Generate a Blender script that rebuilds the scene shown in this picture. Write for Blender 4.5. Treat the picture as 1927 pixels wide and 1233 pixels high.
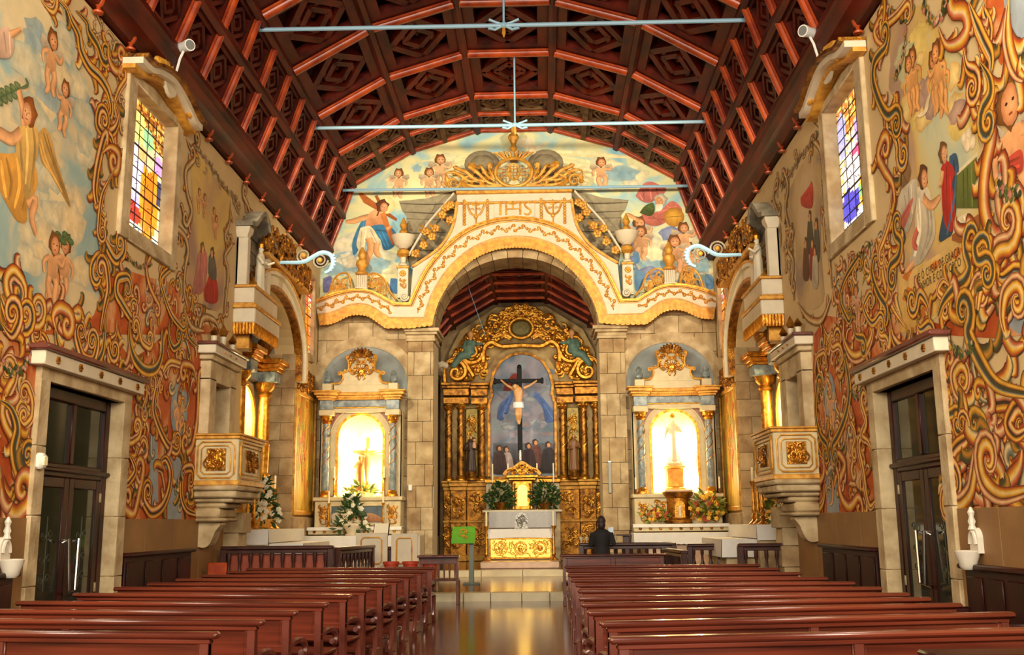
import bpy, bmesh, math, random
from mathutils import Vector, Matrix
from mathutils.geometry import tessellate_polygon
for _o in list(bpy.data.objects): bpy.data.objects.remove(_o)
SC = bpy.context.scene
COL = SC.collection
PI = math.pi
# ------------------------------------------------------------------ camera
FPX = 1925.0
CAM = Vector((.685, 0, 1.6))
def _basis(p, y, r):
    cp, sp, cy, sy = math.cos(p), math.sin(p), math.cos(y), math.sin(y)
    f = Vector((-sy*cp, cy*cp, sp)); rt = Vector((cy, sy, 0)); u = rt.cross(f)
    return rt*math.cos(r)+u*math.sin(r), -rt*math.sin(r)+u*math.cos(r), f
CR, CU, CF = _basis(math.radians(10.8314), math.radians(1.6163), math.radians(-.56726))
cd = bpy.data.cameras.new('camera'); cam = bpy.data.objects.new('camera', cd); COL.objects.link(cam)
cd.sensor_fit = 'HORIZONTAL'; cd.sensor_width = 36; cd.lens = FPX*36/1927; cd.clip_end = 200
m = Matrix.Identity(4)
for i in range(3): m[i][0], m[i][1], m[i][2], m[i][3] = CR[i], CU[i], -CF[i], CAM[i]
cam.matrix_world = m
SC.camera = cam
# ------------------------------------------------------------------ view, world, lights
vs = SC.view_settings
vs.view_transform = 'Standard'; vs.look = 'None'; vs.gamma = 1; vs.use_curve_mapping = False
vs.exposure = 0.0
world = bpy.data.worlds.new('daylight'); SC.world = world; world.use_nodes = True
_bg = world.node_tree.nodes['Background']; _bg.inputs[0].default_value = (1, .93, .8, 1); _bg.inputs[1].default_value = 1.1
def area(name, loc, target, sx, sy, power, color=(1, .91, .75), spread=180):
    l = bpy.data.lights.new(name, 'AREA'); l.shape = 'RECTANGLE'; l.size = sx; l.size_y = sy
    l.energy = power; l.color = color; l.spread = math.radians(spread)
    o = bpy.data.objects.new(name, l); COL.objects.link(o); o.location = loc
    o.rotation_euler = (Vector(target)-Vector(loc)).to_track_quat('-Z', 'Y').to_euler()
    return o
area('rear_fill_light', (0, -3.2, 6.5), (0, 20, 5.5), 8, 6, 2100)  # unseen fill added behind the camera to brighten the nave
area('nave_side_fill', (-5.2, 4.5, 7.2), (2, 14, 3.5), 2.2, 3, 480)  # side fills, here and below, added out of view to light the nave
area('nave_side_fill', (5.2, 4.5, 7.2), (-2, 14, 3.5), 2.2, 3, 480)
area('nave_side_fill', (-5.3, 8.6, 7.2), (2, 18, 4.5), 2, 2.6, 330)
area('nave_side_fill', (5.3, 8.6, 7.2), (-2, 18, 4.5), 2, 2.6, 330)
def spot(name, loc, target, power, ang, blend=.7, color=(1, .86, .62), rad=.15):
    l = bpy.data.lights.new(name, 'SPOT'); l.energy = power; l.spot_size = math.radians(ang); l.spot_blend = blend
    l.color = color; l.shadow_soft_size = rad
    o = bpy.data.objects.new(name, l); COL.objects.link(o); o.location = loc
    o.rotation_euler = (Vector(target)-Vector(loc)).to_track_quat('-Z', 'Y').to_euler()
    return o
def point(name, loc, power, color=(1, .86, .6), rad=.1):
    l = bpy.data.lights.new(name, 'POINT'); l.energy = power; l.color = color; l.shadow_soft_size = rad
    o = bpy.data.objects.new(name, l); COL.objects.link(o); o.location = loc
    return o
# floodlights on the window cornices (the white lamps of the nave) light the chancel wall
spot('cornice_flood', (-4.9, 16.9, 9.35), (1, 28, 7.5), 3300, 78)
spot('cornice_flood', (4.9, 16.9, 9.35), (-1, 28, 7.5), 3300, 78)
area('chancel_side_light', (2.7, 31.5, 5.6), (-.6, 36, 5), 1.2, 2.4, 170)  # added to warm the retable, from a window inferred on the right
area('chancel_side_light', (-2.7, 31.5, 5.6), (.6, 36, 5), 1.2, 2.4, 80)  # weaker fill added from the left for the retable, no window there

# ------------------------------------------------------------------ pixel -> place
def px(x, y, X=None, Y=None, Z=None):
    d = CF+CR*((x-963.5)/FPX)-CU*((y-616.5)/FPX)
    t = (X-CAM.x)/d.x if X is not None else (Y-CAM.y)/d.y if Y is not None else (Z-CAM.z)/d.z
    return CAM+d*t
# ------------------------------------------------------------------ colours and materials
def lin(c): c = c/255; return c/12.92 if c <= .04045 else ((c+.055)/1.055)**2.4
def rgb(r, g, b): return (lin(r), lin(g), lin(b))
MATS = {}
def mat(name, base, rough=.6, metal=0, noise=0, scale=5, dark=None, bump=0, bscale=20, spec=.5, coat=0, stretch=None, trans=0, emit=None, estr=0, detail=4, alpha=1):
    if name in MATS: return MATS[name]
    M = bpy.data.materials.new(name); M.use_nodes = True; nt = M.node_tree; b = nt.nodes['Principled BSDF']
    b.inputs['Base Color'].default_value = (*base, 1); b.inputs['Roughness'].default_value = rough
    b.inputs['Metallic'].default_value = metal; b.inputs['Specular IOR Level'].default_value = spec
    b.inputs['Coat Weight'].default_value = coat; b.inputs['Coat Roughness'].default_value = .12
    b.inputs['Transmission Weight'].default_value = trans
    if alpha < 1: b.inputs['Alpha'].default_value = alpha
    if emit: b.inputs['Emission Color'].default_value = (*emit, 1); b.inputs['Emission Strength'].default_value = estr
    if noise or bump:
        tc = nt.nodes.new('ShaderNodeTexCoord'); mp = nt.nodes.new('ShaderNodeMapping')
        nt.links.new(tc.outputs['Object'], mp.inputs[0])
        if stretch: mp.inputs['Scale'].default_value = stretch
    if noise:
        n = nt.nodes.new('ShaderNodeTexNoise'); n.inputs['Scale'].default_value = scale; n.inputs['Detail'].default_value = detail
        nt.links.new(mp.outputs[0], n.inputs[0])
        r = nt.nodes.new('ShaderNodeValToRGB'); d = dark or tuple(c*(1-noise) for c in base)
        r.color_ramp.elements[0].position = .33; r.color_ramp.elements[0].color = (*d, 1)
        r.color_ramp.elements[1].position = .67; r.color_ramp.elements[1].color = (*base, 1)
        nt.links.new(n.outputs[0], r.inputs[0]); nt.links.new(r.outputs[0], b.inputs['Base Color'])
    if bump:
        n2 = nt.nodes.new('ShaderNodeTexNoise'); n2.inputs['Scale'].default_value = bscale; n2.inputs['Detail'].default_value = 3
        nt.links.new(mp.outputs[0], n2.inputs[0])
        bp = nt.nodes.new('ShaderNodeBump'); bp.inputs['Strength'].default_value = bump; bp.inputs['Distance'].default_value = .02
        nt.links.new(n2.outputs[0], bp.inputs['Height']); nt.links.new(bp.outputs[0], b.inputs['Normal'])
    MATS[name] = M; return M
def paint_mat(name, rough=.65, amount=.18):
    M = bpy.data.materials.new(name); M.use_nodes = True; nt = M.node_tree; b = nt.nodes['Principled BSDF']
    b.inputs['Roughness'].default_value = rough; b.inputs['Specular IOR Level'].default_value = .25
    a = nt.nodes.new('ShaderNodeVertexColor'); a.layer_name = 'Col'
    tc = nt.nodes.new('ShaderNodeTexCoord'); n = nt.nodes.new('ShaderNodeTexNoise'); n.inputs['Scale'].default_value = 6; n.inputs['Detail'].default_value = 5
    nt.links.new(tc.outputs['Object'], n.inputs[0])
    r = nt.nodes.new('ShaderNodeMapRange'); r.inputs[1].default_value = .3; r.inputs[2].default_value = .7; r.inputs[3].default_value = 1-amount; r.inputs[4].default_value = 1+amount
    nt.links.new(n.outputs[0], r.inputs[0])
    mx = nt.nodes.new('ShaderNodeVectorMath'); mx.operation = 'SCALE'
    nt.links.new(a.outputs[0], mx.inputs[0]); nt.links.new(r.outputs[0], mx.inputs['Scale'])
    nt.links.new(mx.outputs[0], b.inputs['Base Color']); MATS[name] = M; return M
def ramp_mat(name, stops, scale, rough=.65, detail=5, stretch=(1, 1, 1), dist=.6, ramp2=None):
    """painted clouds: a noise field through a colour ramp"""
    M = bpy.data.materials.new(name); M.use_nodes = True; nt = M.node_tree; b = nt.nodes['Principled BSDF']
    b.inputs['Roughness'].default_value = rough; b.inputs['Specular IOR Level'].default_value = .25
    tc = nt.nodes.new('ShaderNodeTexCoord'); mp = nt.nodes.new('ShaderNodeMapping'); mp.inputs['Scale'].default_value = stretch
    nt.links.new(tc.outputs['Object'], mp.inputs[0])
    n = nt.nodes.new('ShaderNodeTexNoise'); n.inputs['Scale'].default_value = scale; n.inputs['Detail'].default_value = detail; n.inputs['Distortion'].default_value = dist
    nt.links.new(mp.outputs[0], n.inputs[0])
    r = nt.nodes.new('ShaderNodeValToRGB'); el = r.color_ramp.elements
    while len(el) < len(stops): el.new(.5)
    for e, (p, c) in zip(el, stops): e.position = p; e.color = (*c, 1)
    nt.links.new(n.outputs[0], r.inputs[0]); nt.links.new(r.outputs[0], b.inputs['Base Color'])
    MATS[name] = M; return M
GOLDC = rgb(222, 165, 58)
G = mat('gold', rgb(228, 168, 62), .34, .85, .5, 9, rgb(165, 100, 28), .35, 30)
GD = mat('old_gold', rgb(190, 128, 42), .4, .75, .6, 6, rgb(92, 52, 16), .5, 25)
GP = mat('gold_paint', rgb(222, 165, 60), .5, .25, .35, 8, rgb(180, 118, 36), .25, 30)
WH = mat('white_lacquer', rgb(214, 200, 170), .5, 0, .12, 4)
CREAM = mat('cream_paint', rgb(206, 188, 142), .5, 0, .18, 5)
ST = mat('sandstone', rgb(190, 166, 122), .8, 0, .3, 2.5, rgb(146, 118, 78), .5, 14)
ST2 = mat('sandstone_pale', rgb(202, 180, 138), .8, 0, .3, 3, rgb(156, 130, 90), .5, 16)
ST3 = mat('sandstone_brown', rgb(180, 152, 108), .8, 0, .3, 3, rgb(138, 108, 70), .5, 16)
STG = mat('grey_stone', rgb(150, 140, 118), .8, 0, .3, 4, rgb(106, 96, 78), .5, 16)
JOINT = mat('mortar', rgb(196, 178, 138), .9)
PLAS = mat('painted_plaster', rgb(214, 184, 130), .75, 0, .14, 1.2, None, .08, 40)
DADO = mat('brown_dado', rgb(146, 104, 56), .55, 0, .28, 1.6, None, .1, 20)
WC = mat('ceiling_wood', rgb(98, 24, 5), .5, 0, .5, 3, rgb(46, 9, 3), .15, 30, spec=.25, coat=0, stretch=(1, .3, 1))
WB = mat('batten_wood', rgb(184, 74, 20), .34, 0, .4, 3, rgb(128, 40, 11), .1, 30, coat=.15)
WCG = mat('grey_brown_ceiling_wood', rgb(112, 82, 52), .6, 0, .5, 4, rgb(66, 40, 24), .15, 30, spec=.2)  # lighter grey-brown wood for the ceiling rows next to the chancel wall
WDK = mat('dark_wood', rgb(56, 15, 9), .4, 0, .4, 3, rgb(30, 8, 5), .1, 20, spec=.3)
WP = mat('pew_wood', rgb(116, 50, 32), .27, 0, .5, 2.4, rgb(58, 22, 13), .05, 20, coat=.35, stretch=(.25, 2, 6))
WPD = mat('pew_end_wood', rgb(112, 58, 46), .28, 0, .4, 3, rgb(72, 30, 22), .05, 20, coat=.5)
WBAL = mat('baluster_wood', rgb(72, 38, 30), .3, 0, .4, 3, rgb(44, 20, 16), 0, 20, coat=.4)
FLOORM = mat('polished_floor', rgb(108, 44, 17), .15, 0, .45, .9, rgb(68, 26, 10), .03, 4, spec=.35, coat=.12, stretch=(3, .4, 1))
MARB = mat('pale_marble', rgb(206, 190, 150), .35, 0, .2, 3)
MARBP = mat('pink_marble', rgb(214, 178, 146), .3, 0, .2, 4)
MARBB = mat('blue_grey_marble', rgb(150, 158, 152), .3, 0, .55, 7, rgb(84, 98, 104), detail=8)
MARBR = mat('rose_marble', rgb(160, 104, 72), .4, 0, .4, 8)
CLOTH = mat('white_cloth', rgb(228, 224, 214), .85, 0, .06, 8, None, .1, 60)
CANDLE = mat('candle_wax', rgb(240, 226, 180), .5)
BLACK = mat('black_lacquer', rgb(14, 11, 10), .6, spec=.2)
DARK = mat('dark_cavity', rgb(34, 24, 16), .9)
BLUE = mat('blue_iron', rgb(142, 180, 200), .45)
STEEL = mat('polished_steel', rgb(200, 196, 186), .22, 1)
SILVER = mat('silver', rgb(170, 165, 155), .35, .9, .5, 12, None, .5, 30)
GLASSD = mat('door_glass', rgb(52, 56, 40), .06, 0, .3, 2, spec=.8)
LEAF = mat('leaf_green', rgb(52, 84, 26), .5, 0, .5, 9, rgb(20, 42, 12))
LEAFY = mat('leaf_yellow_green', rgb(128, 138, 40), .5, 0, .5, 9, rgb(60, 76, 20))
PETALW = mat('white_petal', rgb(236, 228, 200), .6)
PETALY = mat('yellow_petal', rgb(226, 176, 40), .6)
PETALR = mat('rust_petal', rgb(176, 72, 34), .6)
SKIN = mat('skin', rgb(206, 148, 100), .5)
SKINP = mat('painted_flesh', rgb(206, 146, 84), .5, 0, .25, 8)
PAINT = paint_mat('mural_paint')
TERRA = mat('terracotta', rgb(186, 58, 26), .6, 0, .3, 6)
GREENC = mat('green_cloth', rgb(88, 156, 30), .8, 0, .15, 6)
NICHE = mat('niche_plaster', rgb(244, 226, 170), .8)

# ------------------------------------------------------------------ mesh helpers
class MB:
    def __init__(s): s.v = []; s.f = []; s.c = []
    def add(s, vs, fs, cs=None):
        o = len(s.v); s.v += [tuple(v) for v in vs]; s.f += [tuple(i+o for i in f) for f in fs]
        if cs is not None: s.c += cs
        return s
    def box(s, x0, x1, y0, y1, z0, z1):
        if x0 > x1: x0, x1 = x1, x0
        if y0 > y1: y0, y1 = y1, y0
        return s.add([(x0,y0,z0),(x1,y0,z0),(x1,y1,z0),(x0,y1,z0),(x0,y0,z1),(x1,y0,z1),(x1,y1,z1),(x0,y1,z1)],
            [(0,3,2,1),(4,5,6,7),(0,1,5,4),(1,2,6,5),(2,3,7,6),(3,0,4,7)])
    def cbox(s, c, e): return s.box(c[0]-e[0]/2, c[0]+e[0]/2, c[1]-e[1]/2, c[1]+e[1]/2, c[2]-e[2]/2, c[2]+e[2]/2)
    def bev(s, x0, x1, y0, y1, z0, z1, b=.01):
        """box with chamfered edges"""
        if x0 > x1: x0, x1 = x1, x0
        if y0 > y1: y0, y1 = y1, y0
        b = min(b, (x1-x0)/2.2, (y1-y0)/2.2, (z1-z0)/2.2); V = []; idx = {}
        lo = (x0, y0, z0); hi = (x1, y1, z1)
        for i in (0, 1):
            for j in (0, 1):
                for k in (0, 1):
                    for a in range(3):
                        p = [(lo, hi)[(i, j, k)[t]][t]+(b if (i, j, k)[t] == 0 else -b) for t in range(3)]
                        p[a] = (lo, hi)[(i, j, k)[a]][a]; idx[(i, j, k, a)] = len(V); V.append(p)
        Fs = []
        for a in range(3):
            u, w = [t for t in range(3) if t != a]
            for e in (0, 1):
                q = []
                for (p, r) in ((0, 0), (1, 0), (1, 1), (0, 1)):
                    t = [0, 0, 0]; t[a] = e; t[u] = p; t[w] = r; q.append(idx[(*t, a)])
                Fs.append(q if (e == 1) != (a == 1) else q[::-1])
        for a in range(3):
            u, w = [t for t in range(3) if t != a]
            for p in (0, 1):
                for r in (0, 1):
                    t = [0, 0, 0]; t[u] = p; t[w] = r; t2 = t[:]; t2[a] = 1
                    Fs.append([idx[(*t, u)], idx[(*t2, u)], idx[(*t2, w)], idx[(*t, w)]])
        for i in (0, 1):
            for j in (0, 1):
                for k in (0, 1): Fs.append([idx[(i, j, k, a)] for a in range(3)])
        return s.add(V, Fs)
    def lathe(s, prof, c=(0, 0, 0), seg=12, sx=1, sy=1, ax='Z', a0=0, a1=2*PI):
        full = abs(a1-a0-2*PI) < 1e-6; n = seg if full else seg+1; V = []
        for r, z in prof:
            for k in range(n):
                a = a0+(a1-a0)*k/seg; x, y = r*math.cos(a)*sx, r*math.sin(a)*sy
                p = (x, y, z) if ax == 'Z' else (z, x, y) if ax == 'X' else (x, z, y)
                V.append((p[0]+c[0], p[1]+c[1], p[2]+c[2]))
        Fs = []
        for i in range(len(prof)-1):
            for k in range(seg): k2 = (k+1) % n; Fs.append((i*n+k, i*n+k2, (i+1)*n+k2, (i+1)*n+k))
        if full: Fs.append(tuple(range(n))[::-1]); Fs.append(tuple((len(prof)-1)*n+k for k in range(n)))
        return s.add(V, Fs)
    def tube(s, pts, r, seg=6, flat=1, up=None):
        P = [Vector(p) for p in pts]; n = len(P); R = r if isinstance(r, (list, tuple)) else [r]*n; V = []
        pu = None
        for i in range(n):
            t = (P[min(i+1, n-1)]-P[max(i-1, 0)])
            if t.length < 1e-9: t = Vector((0, 0, 1))
            t.normalize()
            if up is not None: u = Vector(up)
            else: u = pu if pu is not None else (Vector((0, 0, 1)) if abs(t.z) < .9 else Vector((1, 0, 0)))
            u = u-t*u.dot(t)
            if u.length < 1e-6: u = t.orthogonal()
            u.normalize(); pu = u; w = t.cross(u)
            for k in range(seg): a = 2*PI*k/seg; V.append(P[i]+(u*math.cos(a)*flat+w*math.sin(a))*R[i])
        Fs = [(i*seg+k, i*seg+(k+1) % seg, (i+1)*seg+(k+1) % seg, (i+1)*seg+k) for i in range(n-1) for k in range(seg)]
        Fs += [tuple(range(seg))[::-1], tuple((n-1)*seg+k for k in range(seg))]
        return s.add(V, Fs)
    def ball(s, c, r, nu=8, nv=6):
        if not isinstance(r, (list, tuple)): r = (r, r, r)
        V = [(c[0], c[1], c[2]+r[2])]
        for i in range(1, nv):
            t = PI*i/nv
            for k in range(nu): a = 2*PI*k/nu; V.append((c[0]+r[0]*math.sin(t)*math.cos(a), c[1]+r[1]*math.sin(t)*math.sin(a), c[2]+r[2]*math.cos(t)))
        V.append((c[0], c[1], c[2]-r[2])); Fs = [(0, 1+k, 1+(k+1) % nu) for k in range(nu)]
        for i in range(nv-2):
            for k in range(nu): Fs.append((1+i*nu+k, 1+(i+1)*nu+k, 1+(i+1)*nu+(k+1) % nu, 1+i*nu+(k+1) % nu))
        L = len(V)-1; Fs += [(L, 1+(nv-2)*nu+(k+1) % nu, 1+(nv-2)*nu+k) for k in range(nu)]
        return s.add(V, Fs)
    def prism(s, pts, vec):
        """polygon (3D points in one plane) extruded by vec"""
        P = [Vector(p) for p in pts]; n = len(P); vec = Vector(vec)
        tri = tessellate_polygon([P])
        Fs = [tuple(t) for t in tri]+[tuple(i+n for i in reversed(t)) for t in tri]
        Fs += [(i, (i+1) % n, (i+1) % n+n, i+n) for i in range(n)]
        return s.add(P+[p+vec for p in P], Fs)
    def loft(s, rings, cap=True, closed=True):
        n = len(rings[0]); V = [p for r in rings for p in r]; m = n if closed else n-1
        Fs = [(i*n+k, i*n+(k+1) % n, (i+1)*n+(k+1) % n, (i+1)*n+k) for i in range(len(rings)-1) for k in range(m)]
        if cap: Fs += [tuple(range(n))[::-1], tuple((len(rings)-1)*n+k for k in range(n))]
        return s.add(V, Fs)
BASE = {}
STUFF = ('gilt_vine', 'fringe_tabs', 'tracery', 'foliage', 'painted_foliage', 'dentils', 'fringe', 'blossoms', 'roundels', 'gilt_garland', 'studs', 'beads')
def obj(name, mb, m, parent=None, smooth=True, ang=40, fixn=True):
    me = bpy.data.meshes.new(name)
    b = BASE.get(parent.name) if parent else None
    V = [(v[0]-b[0], v[1]-b[1], v[2]-b[2]) for v in mb.v] if b else mb.v
    me.from_pydata(V, [], mb.f)
    if mb.c and len(mb.c) == len(mb.v):
        ca = me.color_attributes.new('Col', 'FLOAT_COLOR', 'POINT')
        ca.data.foreach_set('color', [x for c in mb.c for x in (c[0], c[1], c[2], 1)])
    elif fixn:
        bm = bmesh.new(); bm.from_mesh(me); bmesh.ops.recalc_face_normals(bm, faces=bm.faces); bm.to_mesh(me); bm.free()
    if smooth and not mb.c:
        me.polygons.foreach_set('use_smooth', [True]*len(me.polygons)); me.set_sharp_from_angle(angle=math.radians(ang))
    me.materials.append(m)
    o = bpy.data.objects.new(name, me); COL.objects.link(o)
    if 'relief' in name or name in STUFF: o['kind'] = 'stuff'
    if parent: o.parent = parent; BASE[o.name] = BASE.get(parent.name)
    return o
def shared(name, me, parent, loc, rot=(0, 0, 0), scale=(1, 1, 1)):
    o = bpy.data.objects.new(name, me); COL.objects.link(o); o.parent = parent
    b = BASE.get(parent.name) or (0, 0, 0)
    o.location = (loc[0]-b[0], loc[1]-b[1], loc[2]-b[2]); o.rotation_euler = rot; o.scale = scale; return o
def meshof(name, mb, m, smooth=True):
    o = obj(name, mb, m, None, smooth); me = o.data; bpy.data.objects.remove(o); return me
def tag(o, label, cat, group=None):
    o['label'] = label; o['category'] = cat
    if group: o['group'] = group
    return o
def thing(name, label, cat, loc=(0, 0, 0), group=None):
    o = bpy.data.objects.new(name, None); COL.objects.link(o); o.location = loc; o.empty_display_size = .1
    BASE[o.name] = tuple(loc); return tag(o, label, cat, group)
def struct(o, label=None):
    o['kind'] = 'structure'
    if label: o['label'] = label
    return o
def sthing(name, loc=(0, 0, 0), label=None):
    o = bpy.data.objects.new(name, None); COL.objects.link(o); o.location = loc; BASE[o.name] = tuple(loc); o.empty_display_size = .1
    return struct(o, label)
def copy_tree(o, parent=None):
    c = o.copy(); COL.objects.link(c); c.parent = parent
    for ch in list(o.children): copy_tree(ch, c)
    return c
def place(o, loc, rz=0, label=None, first=False):
    c = o if first else copy_tree(o)
    c.location = loc; c.rotation_euler = (0, 0, rz)
    if label: c['label'] = label
    return c
# ------------------------------------------------------------------ 2D curve helpers
def cr(pts, n=6):
    """Catmull-Rom through points of any dimension"""
    P = [tuple(p) for p in pts]; out = []
    if len(P) < 3: return P
    Q = [P[0]]+P+[P[-1]]
    for i in range(len(P)-1):
        a, b, c, d = Q[i:i+4]
        for k in range(n):
            t = k/n
            out.append(tuple(.5*((2*b[j])+(-a[j]+c[j])*t+(2*a[j]-5*b[j]+4*c[j]-d[j])*t*t+(-a[j]+3*b[j]-3*c[j]+d[j])*t**3) for j in range(len(b))))
    out.append(P[-1]); return out
def spiral(c, r0, r1, a0, turns, n=18):
    return [(c[0]+(r0+(r1-r0)*i/n)*math.cos(a0+turns*2*PI*i/n), c[1]+(r0+(r1-r0)*i/n)*math.sin(a0+turns*2*PI*i/n)) for i in range(n+1)]
def curl(path, r, sign, turns=1.1, n=14):
    """continue a 2D path with a spiral of start radius r, turning by sign"""
    (x0, y0), (x1, y1) = path[-2], path[-1]; a = math.atan2(y1-y0, x1-x0)
    cx, cy = x1-math.sin(a)*r*sign, y1+math.cos(a)*r*sign; a0 = math.atan2(y1-cy, x1-cx)
    return path+spiral((cx, cy), r, r*.22, a0, turns*sign, n)[1:]
# ================================================================== SHELL
WX = 5.6
def holed(outer, holes, f3, depth, mb=None):
    """flat wall with holes; f3 maps (a,b)->3D; depth is the reveal vector"""
    mb = mb or MB(); bm = bmesh.new(); loops = []
    for lp in [outer]+holes:
        vs_ = [bm.verts.new(f3(*p)) for p in lp]
        es = [bm.edges.new((vs_[i], vs_[(i+1) % len(vs_)])) for i in range(len(vs_))]; loops.append(es)
    bmesh.ops.triangle_fill(bm, use_beauty=True, edges=[e for l in loops for e in l])
    bm.verts.index_update(); mb.add([v.co[:] for v in bm.verts], [[v.index for v in f.verts] for f in bm.faces]); bm.free()
    d = Vector(depth)
    for lp in holes:
        n = len(lp); P = [Vector(f3(*p)) for p in lp]
        mb.add(P+[p+d for p in P], [(i, (i+1) % n, (i+1) % n+n, i+n) for i in range(n)])
    return mb
def rect(a0, a1, b0, b1): return [(a0, b0), (a1, b0), (a1, b1), (a0, b1)]
def archpoly(a0, a1, b0, bs, rise, n=20):
    """opening from floor b0, springing bs, elliptical head of given rise"""
    c = (a0+a1)/2; h = (a1-a0)/2
    return [(a0, b0)]+[(c-h*math.cos(PI*i/n), bs+rise*math.sin(PI*i/n)) for i in range(n+1)]+[(a1, b0)]
# floor
fl = struct(obj('floor', MB().box(-8, 8, -4.5, 22.1, -.12, 0), FLOORM), 'dark polished reddish brown nave floor')
pf = struct(obj('floor_2', MB().box(-8, 8, 22.1, 28.75, -.12, .165), FLOORM), 'raised polished brown floor in front of the chancel arch')
rg = random.Random(4)
def course(name, parent, x0, x1, y0, y1, z0, z1, L, m, gap=.006, b=.008):
    x = x0; first = True
    while x < x1-.05:
        w = L*rg.uniform(.8, 1.2); e = min(x+w, x1)
        if x1-e < .25: e = x1
        obj(name, MB().bev(x+gap, e-gap, y0, y1, z0, z1, b), m, parent); x = e
course('step_stone', pf, -1.62, 1.62, 22.02, 22.4, -.02, .175, .68, MARB)
course('step_stone', pf, -5.6, -1.62, 22.02, 22.4, -.02, .175, .9, MARB)
course('step_stone', pf, 1.62, 5.6, 22.02, 22.4, -.02, .175, .9, MARB)
cf = struct(obj('floor_3', MB().box(-3.4, 3.4, 28.75, 37, -.12, .335), FLOORM), 'chancel floor one step up')
course('step_stone', cf, -2.2, 2.2, 28.62, 28.95, .165, .345, 1.0, MARB)
cb = struct(obj('floor_4', MB().bev(-1.12, 1.12, 29.7, 33.4, .336, .52, .02), MARBP), 'pink marble dais under the altar')
# side walls
DY0, DY1, DZ = 12.66, 15.02, 3.42
WY0, WY1, WZ0, WZ1 = 14.78, 16.6, 6.1, 8.42
RY0, RY1 = 20.55, 25.6
def side_wall(s, name, label):
    X = s*WX; f3 = lambda y, z: (X, y, z)
    holes = [rect(DY0, DY1, .001, DZ), rect(WY0, WY1, WZ0, WZ1), rect(18.85, 19.75, 2.9, 4.25), archpoly(RY0+.55, RY1, .18, 5.7, 1.3), rect(26.45, 27.55, 6.15, 8.3)]
    mb = holed(rect(-4.5, 28.3, -.1, 8.82), holes, f3, (s*.5, 0, 0))
    w = struct(obj(name, mb, PLAS, None, False), label)
    # brown panelled dado
    for a, b in [(-4.5, 11.3), (11.3, DY0-.22), (DY1+.22, 16.2), (16.2, 17.5), (17.5, 18.8), (18.8, 20.2)]:
        obj('dado_panel', MB().bev(X-s*.035, X+s*.02, a+.004, b-.004, 0, 1.72, .004), DADO, w)
    obj('wall_top', MB().box(X+s*.01, X+s*.6, -4.5, 28.3, 8.8, 9.4), WDK, w)
    # recess of the side altar: stone jambs in courses, back and vault
    rec = obj('recess', MB(), STG, w)
    mb = MB(); V = archpoly(RY0+.55, RY1, .18, 5.7, 1.3)
    Xb = s*7.0; P = [(Xb, y, z) for y, z in V]; tri = tessellate_polygon([[Vector(p) for p in P]])
    mb.add(P, tri); Q = [(X+s*.5, y, z) for y, z in V]; n = len(P)
    mb.add(P+Q, [(i, (i+1) % n, (i+1) % n+n, i+n) for i in range(n)])
    rec.data.clear_geometry(); t = obj('recess_shell', mb, STG, w, False); bpy.data.objects.remove(rec)
    z = .18
    for i in range(13):
        h = .44
        for k, (xa, xb) in enumerate(((5.56, 6.2), (6.2, 6.98)) if i % 2 else ((5.56, 5.9), (5.9, 6.6), (6.6, 6.98))):
            if z+h < 6.0: obj('jamb_stone', MB().bev(s*(xa+.004), s*(xb-.004), RY1-.04, RY1+.2, z+.004, z+h-.004, .008), ST3 if (i+k) % 3 else ST, w)
        z += h
    # stone pilaster between recess and corner of the nave
    return w
wl = side_wall(-1, 'wall_left', 'left nave wall with cream plaster, painted scrolls and brown dado')
wr = side_wall(1, 'wall_right', 'right nave wall with cream plaster, painted scrolls and brown dado')
# back wall of the nave with the chancel arch
BY = 28.3
AO = archpoly(-2.3, 2.3, .17, 7.0, 2.02, 28)
mb = holed([(-5.6, .0), (5.6, .0), (5.75, 9.4), (5.2, 11.8), (3.3, 12.9), (1.25, 13.45), (-1.25, 13.45), (-3.3, 12.9), (-5.2, 11.8), (-5.75, 9.4)],
    [AO], lambda x, z: (x, BY, z), (0, 1.0, 0))
wb = struct(obj('wall_back', mb, JOINT, None, False), 'stone wall with the tall chancel arch and painted lunette')
# ashlar facing: courses of blocks on both sides of the arch (each block a piece)
def ashlar(x0, x1, z0, z1, yf, h, L, skip=None, seed=1, thick=.09, shift=0):
    r = random.Random(seed); z = z0; row = 0
    while z < z1-.05:
        hh = min(h*r.uniform(.9, 1.1), z1-z)
        if z1-(z+hh) < .15: hh = z1-z
        x = x0-(L/2 if row % 2 else 0)
        while x < x1-.02:
            w = L*r.uniform(.8, 1.2); a, b = max(x, x0), min(x+w, x1)
            if b-a > .06 and not (skip and skip((a+b)/2, z+hh/2)):
                obj('ashlar_block', MB().bev(a+.004, b-.004, yf-r.uniform(0, .008), yf+thick, z+.004, z+hh-.004, .007), r.choice((ST, ST, ST2, ST3)), wb)
            x += w
        z += hh; row += 1
for s in (-1, 1):
    a, b = sorted((s*2.3, s*3.02)); ashlar(a, b, .17, 6.62, 28.08, .62, .42, None, 11+s, .2)
    a, b = sorted((s*3.02, s*5.58)); ashlar(a, b, .17, 7.6, 28.2, .55, .75, None, 21+s, .08)
    # capital / impost moulding of the pier
    mb = MB()
    for z0, z1, e in ((6.62, 6.7, .05), (6.7, 6.8, .03), (6.8, 6.88, .1), (6.88, 6.98, .16)):
        a, b = sorted((s*(2.3-e), s*(3.06+e*.4))); mb.bev(a, b, 28.08-e, 29.3+e*.3, z0, z1, .012)
    obj('capital', mb, ST2, wb)
    mb = MB()
    for z0, z1, e in ((.17, .5, .08), (.5, .6, .04)): a, b = sorted((s*(2.3-e), s*(3.06+e))); mb.bev(a, b, 28.08-e, 29.3, z0, z1, .015)
    obj('pier_base', mb, ST3, wb)
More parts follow.
